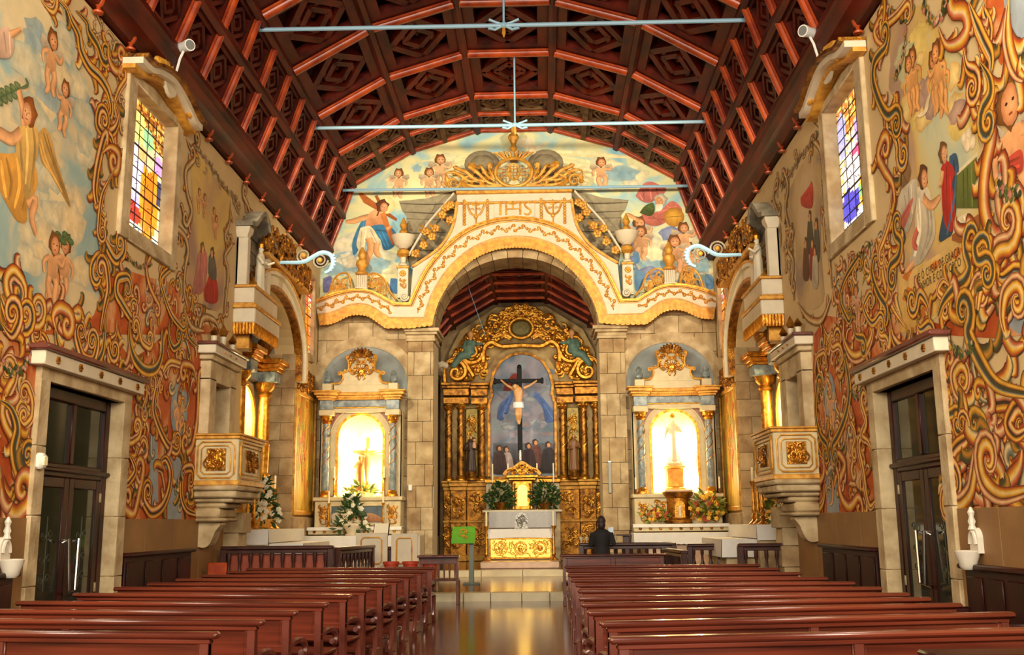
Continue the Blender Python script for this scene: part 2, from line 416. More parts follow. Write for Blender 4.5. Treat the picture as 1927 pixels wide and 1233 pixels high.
# voussoirs of the arch soffit
N = 17
for i in range(N):
    a0, a1 = PI*i/N+.004, PI*(i+1)/N-.004; pts = []
    for a in (a0, (a0+a1)/2, a1): pts.append((-2.27*math.cos(a), 28.06, 7.0+1.99*math.sin(a)))
    for a in (a1, (a0+a1)/2, a0): pts.append((-2.62*math.cos(a), 28.06, 7.0+2.36*math.sin(a)))
    obj('voussoir', MB().prism(pts, (0, 1.26, 0)), ST if i % 2 else ST3, wb, False)
# ---- chancel
CX = 2.95
for s, nm in ((-1, 'wall_chancel_left'), (1, 'wall_chancel_right')):
    w = struct(obj(nm, MB().box(s*CX, s*(CX+.3), 29.3, 36.6, .3, 8.9), ST3), 'dim side wall of the chancel')
    for k in range(3):
        obj('wall_panel', MB().bev(s*(CX-.05), s*CX+s*.01, 30.0+k*2.1, 31.7+k*2.1, 1.2, 6.6, .03), WDK, w)
    obj('cornice', MB().bev(s*(CX-.22), s*CX, 29.32, 36.3, 6.75, 7.0, .04), ST2, w)
struct(obj('wall_chancel_end', MB().box(-3.2, 3.2, 36.6, 36.9, .3, 10), ST3), 'end wall behind the gilded retable')
# ---- ceilings
SEC = [(5.34, 9.38), (4.98, 10.36), (4.68, 11.3), (2.97, 12.3), (1.07, 12.88)]
FULL = [(-x, z) for x, z in SEC]+[(x, z) for x, z in reversed(SEC)]
ceil = sthing('ceiling', (0, 0, 0), 'polygonal coffered ceiling of dark red carved wood')
mb = MB(); sh = [(-5.62, 9.0)]+[(x*1.06, z+.34) for x, z in FULL]+[(5.62, 9.0)]
mb.loft([[(x, -4.5, z) for x, z in sh], [(x, 28.35, z) for x, z in sh]], False, False)
obj('ceiling_boards', mb, WC, ceil, False)
yrow = [28.3, 27.0]+[25.7-1.25*k for k in range(13)]
def fac(i):
    a, b = Vector((FULL[i][0], FULL[i][1])), Vector((FULL[i+1][0], FULL[i+1][1])); t = (b-a); L = t.length; t.normalize()
    n = Vector((t.y, -t.x))
    if n.y > 0: n = -n
    return a, t, n, L
def fbox(mb, i, s0, s1, y0, y1, h0, h1, P=None):
    a, t, n, L = P or fac(i); V = []
    for h in (h0, h1):
        for y in (y0, y1):
            for s in (s0, s1): q = a+t*s+n*h; V.append((q.x, y, q.y))
    mb.add(V, [(0,1,3,2), (4,6,7,5), (0,4,5,1), (2,3,7,6), (0,2,6,4), (1,5,7,3)])
def fbar(mb, i, p, q, w, h0, h1, P=None):
    """bar from (s,y) p to q in the facet plane"""
    a, t, n, L = P or fac(i); d = Vector((q[0]-p[0], q[1]-p[1])); d.normalize(); e = Vector((-d.y, d.x))*w/2; V = []
    for h in (h0, h1):
        for c in ((p[0]-e.x, p[1]-e.y), (p[0]+e.x, p[1]+e.y), (q[0]+e.x, q[1]+e.y), (q[0]-e.x, q[1]-e.y)):
            g = a+t*c[0]+n*h; V.append((g.x, c[1], g.y))
    mb.add(V, [(0,1,2,3), (7,6,5,4), (0,4,5,1), (1,5,6,2), (2,6,7,3), (3,7,4,0)])
def fround(mb, i, s0, s1, y, r, h, P=None):
    """half-round moulded batten along the facet at row y"""
    a, t, n, L = P or fac(i); rings = []
    prof = [(-1.5, -.2), (-1.5, .25), (-1, .3), (-.85, .8), (-.4, 1.1), (.4, 1.1), (.85, .8), (1, .3), (1.5, .25), (1.5, -.2)]
    for s in (s0, s1):
        g = a+t*s; rings.append([(g.x+n.x*(h+k*r), y+j*r, g.y+n.y*(h+k*r)) for j, k in prof])
    mb.loft(rings)
def coffer(i, s0, s1, y0, y1, deep, P=None):
    mb = MB(); cs, cy = (s0+s1)/2, (y0+y1)/2; fw = .13*min(s1-s0, y1-y0)
    for a, b, c, d in ((s0, s1, y0, y0+fw), (s0, s1, y1-fw, y1), (s0, s0+fw, y0+fw, y1-fw), (s1-fw, s1, y0+fw, y1-fw)): fbox(mb, i, a, b, c, d, -deep, -.02, P)
    w = .1*min(s1-s0, y1-y0); A = [(s0+fw, cy), (cs, y0+fw), (s1-fw, cy), (cs, y1-fw)]
    for k in range(4): fbar(mb, i, A[k], A[(k+1) % 4], w, -deep, -.05, P)
    q = .5; B = [(cs+(a-cs)*q, cy+(b-cy)*q) for a, b in A]
    for k in range(4): fbar(mb, i, B[k], B[(k+1) % 4], w*.8, -deep, -.07, P)
    for k in range(4): fbar(mb, i, B[k], ((A[k][0]+A[(k+1) % 4][0])/2, (A[k][1]+A[(k+1) % 4][1])/2), w*.5, -deep, -.09, P)
    q2 = [(cs+(a-cs)*.16, cy+(b-cy)*.16) for a, b in A]
    a_, t, n, L = P or fac(i)
    top = [a_+t*p[0]-n*(deep-.03) for p in q2]; apex = a_+t*cs-n*(deep-.1)
    mb.add([(g.x, p[1], g.y) for g, p in zip(top, q2)]+[(apex.x, cy, apex.y)], [(k, (k+1) % 4, 4) for k in range(4)])
    return mb
def ycopies(name, me, ys, y_ref, parent=None):
    for y in ys: shared(name, me, parent or ceil, (0, y-y_ref, 0))
for i in range(9):
    L = fac(i)[3]; side = i in (0, 1, 7, 8)
    if side:
        me = meshof('coffer_panel', coffer(i, .09, L-.09, 24.53, 25.62, .17), WC, False)
        ycopies('coffer_panel', me, [yrow[k]-1.17 for k in range(2, 13)], 24.53)
        me = meshof('coffer_panel', coffer(i, .09, L-.09, 27.08, 28.22, .17), WC, False)
        ycopies('coffer_panel', me, [27.08, 25.78], 27.08)
        b = MB(); fround(b, i, .07, L-.07, 0, .075, 0); me = meshof('batten', b, WB)
        for y in yrow[:13]: shared('batten', me, ceil, (0, y-(.09 if y > 28 else 0), 0))
    else:
        me = meshof('coffer_panel', coffer(i, .1, L-.1, 23.3, 25.6, .24), WC, False)
        ycopies('coffer_panel', me, [yrow[k]-2.4 for k in (2, 4, 6, 8)], 23.3)
        H = [(.08, L/2-.06), (L/2+.06, L-.08)]
        for s0, s1 in H:
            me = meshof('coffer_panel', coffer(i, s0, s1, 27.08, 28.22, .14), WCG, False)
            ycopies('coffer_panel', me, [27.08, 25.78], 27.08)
            b = MB(); fround(b, i, s0, s1, 0, .07, 0); me = meshof('batten', b, WB)
            for y in (28.21, 27.0): shared('batten', me, ceil, (0, y, 0))
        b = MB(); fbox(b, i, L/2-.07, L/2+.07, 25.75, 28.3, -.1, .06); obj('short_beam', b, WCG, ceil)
        b = MB(); fround(b, i, .08, L-.08, 0, .095, .02); me = meshof('batten', b, WB)
        for k in (2, 4, 6, 8, 10): shared('batten', me, ceil, (0, yrow[k], 0))
for j, (x, z) in enumerate(FULL):
    b = MB(); r = .11; b.loft([[(x+r*math.cos(a), y, z-.02+r*math.sin(a)) for a in [PI/6+PI/3*k for k in range(6)]] for y in (-4.4, 28.29)])
    obj('longitudinal_beam', b, WC, ceil, False)
fin = MB().lathe([(.07, 0), (.075, .03), (.035, .06), (.03, .1), (.055, .13), (.085, .2), (.08, .25), (.045, .3), (.02, .33), (.035, .35), (.005, .38)], (0, 0, 0), 10)
fme = meshof('finial', fin, WB)
for s in (-1, 1):
    P = [(5.62, 8.8), (5.5, 8.8), (5.44, 8.9), (5.3, 8.95), (5.24, 9.1), (5.3, 9.16), (5.22, 9.25), (5.26, 9.4), (5.45, 9.45), (5.62, 9.45)]
    b = MB().loft([[(s*(x-.02), y, z+.06) for x, z in P] for y in (-4.4, 28.28)]); obj('cornice_beam', b, WC, ceil)
    for y in [12.0, 13.2, 14.35, 16.95, 18.1, 19.33, 20.57, 21.82, 23.06, 24.3, 25.55, 26.8]:
        shared('finial', fme, ceil, (s*5.5, y, 8.74))
# chancel ceiling
cc = sthing('ceiling_2', (0, 0, 0), 'dark coffered wooden ceiling of the chancel')
CS = [(-2.97, 8.0), (-2.45, 8.6), (-.92, 9.5), (.92, 9.5), (2.45, 8.6), (2.97, 8.0)]
mb = MB().loft([[(x*1.03, y, z+.15) for x, z in CS] for y in (29.28, 36.6)], False, False); obj('ceiling_boards', mb, WC, cc, False)
for i in range(5):
    a, b_ = Vector(CS[i]), Vector(CS[i+1]); t = b_-a; L = t.length; t.normalize(); n = Vector((t.y, -t.x)); n = n if n.y < 0 else -n; P = (a, t, n, L)
    b = MB(); fround(b, i, .05, L-.05, 0, .06, 0, P); me = meshof('batten', b, WB)
    cof = meshof('coffer_panel', coffer(i, .06, L-.06, 0, 1.0, .12, P), WC, False)
    for k in range(6):
        shared('batten', me, cc, (0, 29.6+k*1.2, 0)); shared('coffer_panel', cof, cc, (0, 29.7+k*1.2, 0))
for x, z in CS:
    obj('longitudinal_beam', MB().box(x-.07, x+.07, 29.3, 36.5, z-.06, z+.1), WC, cc)
# ================================================================== MURALS (flat paint laid on the walls)
class Paint:
    """collects flat coloured shapes in wall metres; f3 maps (a,b,height)->3D, inv maps photo pixels -> (a,b)"""
    def __init__(s, inv, f3): s.inv = inv; s.f3 = f3; s.mb = MB(); s.h = .004; s.k = 0; s.step = .00015; s.wall = None
    def own(s): s.keep = s.mb; s.mb = MB()
    def done(s, name):
        if s.mb.v: obj(name, s.mb, PAINT, s.wall, False, fixn=False)
        s.mb = s.keep
    def new(s): s.mb = MB(); return s
    def up(s, d=None): s.h += s.step if d is None else d
    def at(s, h, step=.00015): s.h = h; s.step = step; return s
    def P(s, pts, T=None):
        return [s.inv(*(T(*p) if T else p)) for p in pts]
    def tri(s, V, F, C):
        s.up(); s.mb.add([s.f3(a, b, s.h) for a, b in V], F, list(C))
    def poly(s, pts, c, c2=None, T=None, n=5, raw=False):
        """closed smooth polygon; colour runs from c (low) to c2 (high)"""
        Q = pts if raw else s.P(pts, T)
        if n: Q = cr(list(Q)+[Q[0]], n)[:-1]
        V3 = [Vector((a, b, 0)) for a, b in Q]; lo = min(q[1] for q in Q); hi = max(q[1] for q in Q)+1e-6
        c2 = c2 or c
        s.tri(Q, [tuple(t) for t in tessellate_polygon([V3])], [tuple(c[k]+(c2[k]-c[k])*(q[1]-lo)/(hi-lo) for k in range(3)) for q in Q])
    def disc(s, c, r, c0, c1, n=14, ph=0, lobes=0, T=None, raw=False):
        """round blob from centre colour c0 to rim colour c1"""
        q = c if raw else s.P([c], T)[0]; rx, ry = r if isinstance(r, tuple) else (r, r)
        V = [q]; C = [c0]
        for ring, cc in ((.6, tuple((a*.6+b*.4) for a, b in zip(c0, c1))), (1, c1)):
            for k in range(n):
                a = 2*PI*k/n+ph; m = 1+(.16*math.sin(lobes*a) if lobes else 0)
                V.append((q[0]+rx*ring*m*math.cos(a), q[1]+ry*ring*m*math.sin(a))); C.append(cc)
        F = [(0, 1+k, 1+(k+1) % n) for k in range(n)]+[(1+k, 1+n+k, 1+n+(k+1) % n, 1+(k+1) % n) for k in range(n)]
        s.tri(V, F, C)
    def stroke(s, Q, w, cols, taper=(1, 1)):
        """ribbon of stripes following Q (metres); w max width; cols across"""
        n = len(Q); m = len(cols); V = []; C = []
        for i in range(n):
            a, b = Q[max(i-1, 0)], Q[min(i+1, n-1)]; dx, dy = b[0]-a[0], b[1]-a[1]; L = math.hypot(dx, dy) or 1
            nx, ny = -dy/L, dx/L; t = i/(n-1)
            ww = w*(taper[0]+(1-taper[0])*min(1, t*3))*(taper[1]+(1-taper[1])*min(1, (1-t)*3))
            for k in range(m): o = (k/(m-1)-.5)*ww; V.append((Q[i][0]+nx*o, Q[i][1]+ny*o)); C.append(cols[k])
        F = [(i*m+k, i*m+k+1, (i+1)*m+k+1, (i+1)*m+k) for i in range(n-1) for k in range(m-1)]
        s.up(); s.mb.add([s.f3(a, b, s.h+(i//m)*3e-5) for i, (a, b) in enumerate(V)], F, list(C))
    def line(s, pts, w, c, T=None, n=5, c2=None):
        Q = cr(s.P(pts, T), n) if len(pts) > 2 else s.P(pts, T); s.stroke(Q, w, [c, c2 or c], (.5, .5))
BR, OR, GO, YE, CRM, PK, GRN, GRY, WHT = (rgb(*c) for c in ((66, 34, 16), (168, 72, 26), (190, 124, 32), (222, 172, 62), (222, 190, 132), (196, 122, 78), (70, 74, 38), (120, 120, 108), (232, 212, 168)))
DGR = rgb(56, 46, 32)
BOLD = [BR, OR, GO, YE, CRM, YE, GO, BR, PK, CRM, PK, BR]
BOLD2 = [BR, OR, PK, CRM, YE, GO, OR, BR]
BAND = [BR, OR, YE, YE, GO, BR, DGR, GRY, CRM, GO, YE, OR, BR]
BAND2 = [BR, GO, YE, GO, BR, GRN, DGR, GRY, YE, GO, BR]
BAND3 = [BR, OR, YE, CRM, PK, BR, DGR, GO, YE, OR, BR]
DUL = [rgb(96, 62, 34), rgb(160, 104, 56), rgb(196, 158, 98), rgb(214, 188, 138), rgb(150, 112, 66), rgb(92, 70, 44)]
def scroll(p, pts, w, T=None, ends=(0, 1), cols=None, leaf=True, seed=0):
    """rococo scroll: spine through photo points, curled ends, acanthus leaves along the back"""
    Q = cr(p.P(pts, T), 6); r = random.Random(seed+int(pts[0][0]*7+pts[0][1])); p.own()
    w *= 1.4
    cols = cols or r.choice((BAND, BOLD, BOLD, BAND2, BOLD2, BAND3)); p.k += 1; p.at(.017+(p.k % 10)*.0008, .00003); hb = p.h
    if ends[1]: Q = curl(Q, w*.95, ends[1] if isinstance(ends[1], (int, float)) else 1)
    if ends[0]: Q = curl(Q[::-1], w*.9, ends[0])[::-1]
    if leaf:
        n = len(Q)
        for i in range(3, n-3, 4):
            a, b = Q[i-1], Q[i+1]; d = math.atan2(b[1]-a[1], b[0]-a[0]); sd = -1 if (i//4) % 2 else 1
            L = w*r.uniform(1.0, 1.7); e = d+sd*r.uniform(.5, .9)
            t = (Q[i][0]+math.cos(e)*L, Q[i][1]+math.sin(e)*L)
            k = (t[0]+math.cos(d+sd*2.2)*L*.3, t[1]+math.sin(d+sd*2.2)*L*.3)
            p.stroke(cr([Q[i], ((Q[i][0]+t[0])/2+math.cos(d)*L*.16, (Q[i][1]+t[1])/2+math.sin(d)*L*.16), t, k], 3), w*.72, r.choice(([BR, GO, YE, OR, BR], [BR, GRN, GO, GRN], [BR, PK, CRM, OR, BR], [BR, OR, YE, CRM, GRN])), (1, .04))
    p.at(hb+.0005, 0); p.stroke(Q, w, cols, (.14, .42)); p.at(hb+.0006, 0)
    # beaded highlight inside the band
    for i in range(4, len(Q)-6, 3):
        a, b = Q[i-1], Q[i+1]; d = math.atan2(b[1]-a[1], b[0]-a[0])+PI/2
        p.disc((Q[i][0]+math.cos(d)*w*.24, Q[i][1]+math.sin(d)*w*.24), w*.07, YE, DGR, 6, raw=True)
    p.done('painted_scroll'); return Q
def garland(p, pts, T=None, w=.12, cols=None, n=7):
    Q = cr(p.P(pts, T), n); r = random.Random(int(pts[0][0])); p.own()
    p.at(.0255, .00003)
    for q in Q:
        for k in range(3):
            c = r.choice(cols or (rgb(78, 92, 40), rgb(104, 112, 58), rgb(206, 128, 104), rgb(224, 176, 140), rgb(200, 150, 60), rgb(60, 66, 34)))
            p.disc((q[0]+r.uniform(-.6, .6)*w, q[1]+r.uniform(-.6, .6)*w), w*r.uniform(.3, .55), c, tuple(x*.45 for x in c), 8, r.random(), 4, raw=True)
    p.done('painted_garland')
FL, FD, HAIR = rgb(222, 160, 104), rgb(156, 84, 40), rgb(150, 92, 36)
def limb(p, pts, w, T=None, c=None, w2=.5):
    Q = cr(p.P(pts, T), 5) if len(pts) > 2 else p.P(pts, T); c = c or FL
    p.stroke(Q, w, [tuple(x*.42 for x in c), tuple(x*.8 for x in c), c, tuple(min(1, x*1.15) for x in c), tuple(x*.75 for x in c)], (1, w2))
def drape(p, pts, c, T=None, folds=(), fw=.05, n=5):
    """drapery: filled outline with lighter and darker fold strokes"""
    p.poly(pts, tuple(x*.62 for x in c), c, T, n)
    for i, f in enumerate(folds):
        k = .42 if i % 2 == 0 else 1.45
        p.line(f, fw, tuple(min(1, x*k) for x in c), T, 5, tuple(min(1, x*(k*.6+.4)) for x in c))
def head(p, c, r, T=None, hair=None, face=1):
    hair = hair or HAIR; q = p.P([c], T)[0]
    r *= .82
    p.disc((q[0]-r*.1*face, q[1]+r*.2), (r*1.15, r*1.2), hair, tuple(x*.45 for x in hair), 12, .2, 7, raw=True)
    p.disc((q[0]+r*.2*face, q[1]-r*.12), (r*.7, r*.9), rgb(232, 178, 124), rgb(196, 122, 72), 12, raw=True)
    for sx in (-.26, .26): p.disc((q[0]+r*(.2*face+sx), q[1]+r*.02), (r*.1, r*.06), BR, FD, 6, raw=True)
    p.stroke([(q[0]+r*.2*face, q[1]), (q[0]+r*(.2*face+.08*face), q[1]-r*.3)], r*.1, [FD, FD])
    p.stroke([(q[0]+r*(.2*face-.18), q[1]-r*.52), (q[0]+r*(.2*face+.18), q[1]-r*.52)], r*.09, [rgb(160, 76, 52)]*2)
def putto(p, c, s, T=None, face=1, wings=True, c2=None, h=.0095):
    """winged infant: head, torso, limbs; s = head radius (m)"""
    p.k += 1; p.at(h+(p.k % 4)*.0018 if h < .01 else h); p.own()
    q = p.P([c], T)[0]; A = lambda dx, dy: (q[0]+dx*s*face, q[1]+dy*s)
    fl = c2 or FL; W = [tuple(x*.45 for x in fl), fl, tuple(min(1, x*1.12) for x in fl), tuple(x*.7 for x in fl)]
    if wings:
        for k in (-1, 1):
            p.poly([A(.3*k, -1.3), A(1.2*k, -.4), A(2.2*k, -.3), A(2.4*k, -1.2), A(1.4*k, -2)], rgb(140, 126, 110), rgb(206, 180, 140), n=0, raw=True)
    p.stroke(cr([A(.1, -2.6), A(.9, -3.6), A(.7, -4.8), A(1.1, -5.6)], 4), s*1.05, W, (1, .5))
    p.stroke(cr([A(-.3, -2.6), A(-.6, -3.9), A(-.2, -5.0), A(-.7, -5.8)], 4), s*1.0, W, (1, .5))
    p.poly([A(-.9, -1.2), A(.8, -1.1), A(1, -2.2), A(.75, -3.1), A(-.8, -3.1), A(-1, -2.1)], tuple(x*.7 for x in fl), fl, n=2, raw=True)
    p.stroke(cr([A(-.8, -1.4), A(-1.7, -2), A(-1.5, -3)], 4), s*.6, W, (1, .6)); p.stroke(cr([A(.8, -1.4), A(1.8, -1.6), A(2.2, -.8)], 4), s*.6, W, (1, .6))
    p.disc(A(0, .08), (s*1.1, s*1.15), HAIR, tuple(x*.4 for x in HAIR), 12, 0, 7, raw=True); p.disc(A(.15, -.12), (s*.78, s*.88), tuple(min(1, x*1.1) for x in fl), rgb(186, 112, 66), 12, raw=True)
    for k in (-.3, .3): p.disc(A(.15+k, 0), (s*.13, s*.08), BR, BR, 6, raw=True)
    p.stroke([A(-.02, -.5), A(.3, -.5)], s*.1, [rgb(150, 60, 40)]*2)
    p.done('painted_putto')
def clouds(p, pts, T, n, rad, cols, seed=1):
    """soft painted cloud puffs inside a polygon of photo points"""
    r = random.Random(seed); Q = p.P(pts, T); xs = [q[0] for q in Q]; ys = [q[1] for q in Q]
    def inside(a, b):
        c = False
        for i in range(len(Q)):
            (x1, y1), (x2, y2) = Q[i], Q[i-1]
            if (y1 > b) != (y2 > b) and a < (x2-x1)*(b-y1)/(y2-y1)+x1: c = not c
        return c
    k = 0
    while k < n:
        a, b = r.uniform(min(xs), max(xs)), r.uniform(min(ys), max(ys)); R = rad*r.uniform(.5, 1.2)
        if inside(a, b) and all(inside(a+R*math.cos(t), b+R*math.sin(t)) for t in (0, 1.57, 3.14, 4.71)):
            p.at(.004+k*3e-5, 0); lo, hi = r.choice(cols); p.disc((a, b), (R*r.uniform(.8, 1.5), R*.7), hi, lo, 12, r.random()*6, 5, raw=True)
        k += 1
def fill_scrolls(p, pts, T, n, w, seed, cols=None):
    """small acanthus curls scattered over an ornament field"""
    r = random.Random(seed); Q = p.P(pts, T); xs = [q[0] for q in Q]; ys = [q[1] for q in Q]
    def inside(a, b):
        c = False
        for i in range(len(Q)):
            (x1, y1), (x2, y2) = Q[i], Q[i-1]
            if (y1 > b) != (y2 > b) and a < (x2-x1)*(b-y1)/(y2-y1)+x1: c = not c
        return c
    for _ in range(n):
        p.at(.0125+(_ % 16)*.0002, 0); a, b = r.uniform(min(xs), max(xs)), r.uniform(min(ys), max(ys))
        if not inside(a, b): continue
        e = r.random()*6.28; L = w*r.uniform(2, 5); s = r.choice((-1, 1)); ww = w*r.uniform(.8, 1.5)
        path = cr([(a, b), (a+L*.5*math.cos(e), b+L*.5*math.sin(e)), (a+L*math.cos(e+.5*s), b+L*math.sin(e+.5*s))], 5)
        path = curl(path, ww*.9, s, .8, 9)
        if not all(inside(*q) for q in path[::4]): continue
        p.stroke(path, ww, cols or r.choice(([BR, OR, YE, GO, BR], [BR, GRN, GO, YE, BR], [BR, PK, CRM, OR, BR], [OR, PK, CRM, BR], [GRN, GRY, CRM, BR], [BR, OR, GO, OR], [BR, GO, CRM, PK, BR])), (.06, .4))
L1 = lambda u, v: (u/1.99, v/1.989)
L2 = lambda u, v: (u/1.948, 600+v/1.948)
R1 = lambda u, v: (1447+u/1.99, v/1.989)
R2 = lambda u, v: (1447+u/1.948, 600+v/1.948)
def lay(p, name, wall):
    o = obj(name, p.mb, PAINT, wall, False, fixn=False); p.new(); return o
# painted skies are their own patches with a cloud texture
SKYL = ramp_mat('mural_sky', [(.3, rgb(126, 150, 148)), (.44, rgb(150, 170, 158)), (.53, rgb(204, 182, 138)), (.68, rgb(226, 202, 150))], .9, stretch=(1, 1, 1.2))
SKYR = ramp_mat('mural_dusk_sky', [(.28, rgb(136, 112, 104)), (.42, rgb(182, 146, 110)), (.54, rgb(214, 178, 96)), (.66, rgb(196, 190, 146)), (.76, rgb(140, 166, 160))], .55, stretch=(1, 1, .8))
ORM = ramp_mat('mural_orange_ground', [(.36, rgb(162, 66, 24)), (.5, rgb(190, 92, 38)), (.57, rgb(204, 136, 82)), (.66, rgb(212, 172, 118))], 1.3)
PALEB = mat('mural_pale_blue', rgb(150, 156, 156), .7, 0, .2, 4)
def patch(name, p, pts, m, wall, T=None, n=4, d=0):
    Q = p.P(pts, T); Q = cr(list(Q)+[Q[0]], n)[:-1] if n else Q; p.up(.0002)
    mb = MB(); mb.add([p.f3(a, b, p.h+d) for a, b in Q], [tuple(t) for t in tessellate_polygon([[Vector((a, b, 0)) for a, b in Q]])])
    return obj(name, mb, m, wall, False)
# ---------------------------------------------------------------- left wall
pl = Paint(lambda x, y: tuple(px(x, y, X=-WX))[1:], lambda a, b, h: (-WX+h, a, b))
pl.h = .003; pl.wall = wl
patch('painted_ground', pl, [(-450, 1250), (-450, 1150), (0, 1150), (120, 1180), (330, 1140), (360, 1060), (450, 1010), (560, 1040), (640, 1060), (700, 1140), (760, 1210), (840, 1250)], ORM, wl, L1, 3)
patch('painted_ground', pl, [(-30, 0), (130, 60), (200, 120), (300, 180), (420, 60), (480, 150), (600, 60), (700, 0), (745, 90), (738, 420), (738, 728), (560, 735), (438, 735), (470, 500), (440, 300), (300, 200), (140, 150), (135, 300), (100, 500), (100, 728), (-420, 728), (-420, 100), (-200, 40)], ORM, wl, L2, 2)
patch('painted_sky', pl, [(-60, -60), (200, -60), (265, 60), (300, 180), (395, 300), (400, 420), (365, 470), (400, 540), (360, 620), (352, 760), (370, 850), (390, 960), (380, 1060), (350, 1180), (280, 1215), (225, 1190), (180, 1235), (110, 1215), (50, 1160), (0, 1120), (-60, 1090), (-300, 1090), (-340, 700), (-320, 300), (-260, -60)], SKYL, wl, L1, 3)
patch('painted_sky', pl, [(712, 600), (745, 580), (800, 660), (862, 740), (850, 850), (840, 960), (835, 1090), (815, 1165), (700, 1110), (705, 960), (700, 840), (718, 780)], SKYR, wl, L1, 3)
clouds(pl, [(0, 0), (250, 60), (330, 260), (380, 300), (340, 640), (340, 900), (330, 1150), (0, 1060)], L1, 90, .34, [(rgb(180, 176, 148), rgb(222, 200, 152)), (rgb(172, 174, 150), rgb(208, 190, 148)), (rgb(164, 170, 154), rgb(140, 156, 154)), (rgb(188, 174, 140), rgb(226, 196, 140))], 3)
# flying angel in an ochre robe
pl.at(.0095)
T = L1
drape(pl, [(140, 500), (165, 478), (190, 520), (210, 600), (262, 775), (215, 700), (180, 640), (150, 600)], rgb(206, 156, 78), T, [[(160, 495), (190, 590), (255, 765)], [(150, 520), (175, 610), (230, 720)], [(172, 500), (200, 600), (240, 710)], [(145, 540), (165, 610), (200, 660)]], .045)
drape(pl, [(-20, 570), (40, 575), (95, 560), (130, 620), (135, 700), (100, 760), (95, 830), (60, 825), (20, 760), (-10, 690)], rgb(226, 160, 66), T, [[(20, 590), (40, 680), (30, 750)], [(60, 590), (70, 690), (50, 780)], [(90, 590), (100, 690), (80, 790)], [(0, 600), (10, 680), (20, 740)], [(110, 600), (120, 680), (100, 740)]], .07)
limb(pl, [(100, 770), (130, 750), (115, 810), (132, 880)], .15, T, FL)
drape(pl, [(60, 480), (100, 465), (135, 480), (140, 560), (120, 640), (115, 730), (90, 740), (75, 640), (55, 560)], rgb(222, 174, 92), T, [[(118, 470), (128, 560), (110, 720)], [(95, 480), (100, 570), (92, 690)], [(70, 500), (75, 560), (80, 640)]], .06)
limb(pl, [(75, 495), (40, 520), (0, 500), (-30, 490)], .16, T); limb(pl, [(85, 470), (82, 410), (68, 345), (66, 310)], .13, T, FL, .6)
head(pl, (103, 425), .2, T, rgb(166, 92, 36), -1)
for a in (((70, 330), (30, 345), (-20, 380)), ((75, 330), (100, 318), (92, 292))): pl.line(a, .05, rgb(92, 110, 70), T)
for i in range(9): q = pl.P([(60-i*9, 336+i*4)], T)[0]; pl.disc((q[0], q[1]+(-1)**i*.06), (.08, .04), rgb(120, 136, 84), rgb(70, 86, 50), 8, raw=True)
lay(pl, 'painted_angel', wl)
# drapery of a second figure at the edge, cherub heads and putti in the clouds
drape(pl, [(-20, 110), (30, 105), (48, 170), (30, 215), (-20, 205)], rgb(212, 170, 138), T, [[(10, 120), (20, 200)], [(30, 120), (34, 200)]], .05); limb(pl, [(35, 130), (75, 108)], .1, T)
putto(pl, (195, 150), .13, T, 1, True); putto(pl, (243, 335), .11, T, -1, True)
putto(pl, (200, 915), .14, T, 1, False); putto(pl, (245, 915), .14, T, -1, False); putto(pl, (205, 1040), .12, T, 1, False)
for i in range(12): q = pl.P([(215+(i % 6)*9, 880+(i % 3)*12)], T)[0]; pl.disc(q, (.1, .05), rgb(96, 118, 62), rgb(60, 82, 44), 8, i, raw=True)
lay(pl, 'painted_drapery', wl)
# two standing saints in the narrow panel
pl.at(.0095)
drape(pl, [(735, 1000), (745, 940), (770, 940), (775, 1010), (760, 1090), (720, 1100)], rgb(196, 120, 104), T, [[(750, 950), (745, 1080)], [(765, 960), (758, 1080)]], .04)
drape(pl, [(775, 1050), (790, 1020), (812, 1060), (812, 1130), (770, 1130), (762, 1090)], rgb(186, 52, 38), T, [[(790, 1040), (785, 1125)], [(803, 1060), (800, 1130)], [(775, 1070), (772, 1125)]], .05)
drape(pl, [(780, 960), (796, 945), (808, 1000), (806, 1050), (780, 1030)], rgb(112, 104, 92), T, [[(790, 960), (796, 1040)]], .04)
head(pl, (757, 935), .13, T, rgb(150, 108, 60)); head(pl, (793, 950), .12, T, rgb(96, 70, 48), -1)
for c in ((745, 720), (765, 740), (800, 790), (808, 820)): putto(pl, c, .07, T, 1, False)
for c in ((735, 1130), (760, 1145)): pl.line([(c[0]-15, c[1]), (c[0]+25, c[1]+12)], .035, rgb(110, 86, 44), T)
lay(pl, 'painted_saints', wl)
fill_scrolls(pl, [(0, 30), (130, 60), (280, 190), (430, 70), (470, 150), (600, 60), (735, 20), (735, 720), (600, 725), (445, 725), (460, 480), (440, 290), (140, 140), (120, 400), (95, 720), (0, 720)], L2, 190, .1, 5)
fill_scrolls(pl, [(400, 1000), (500, 960), (680, 1010), (830, 1180), (860, 1240), (380, 1240)], L1, 110, .08, 6)
fill_scrolls(pl, [(330, 0), (470, 200), (500, 280), (470, 560), (400, 560), (420, 300), (340, 160)], L1, 60, .06, 8, DUL)
fill_scrolls(pl, [(700, 540), (900, 740), (905, 860), (860, 760), (720, 600)], L1, 90, .06, 9, DUL)
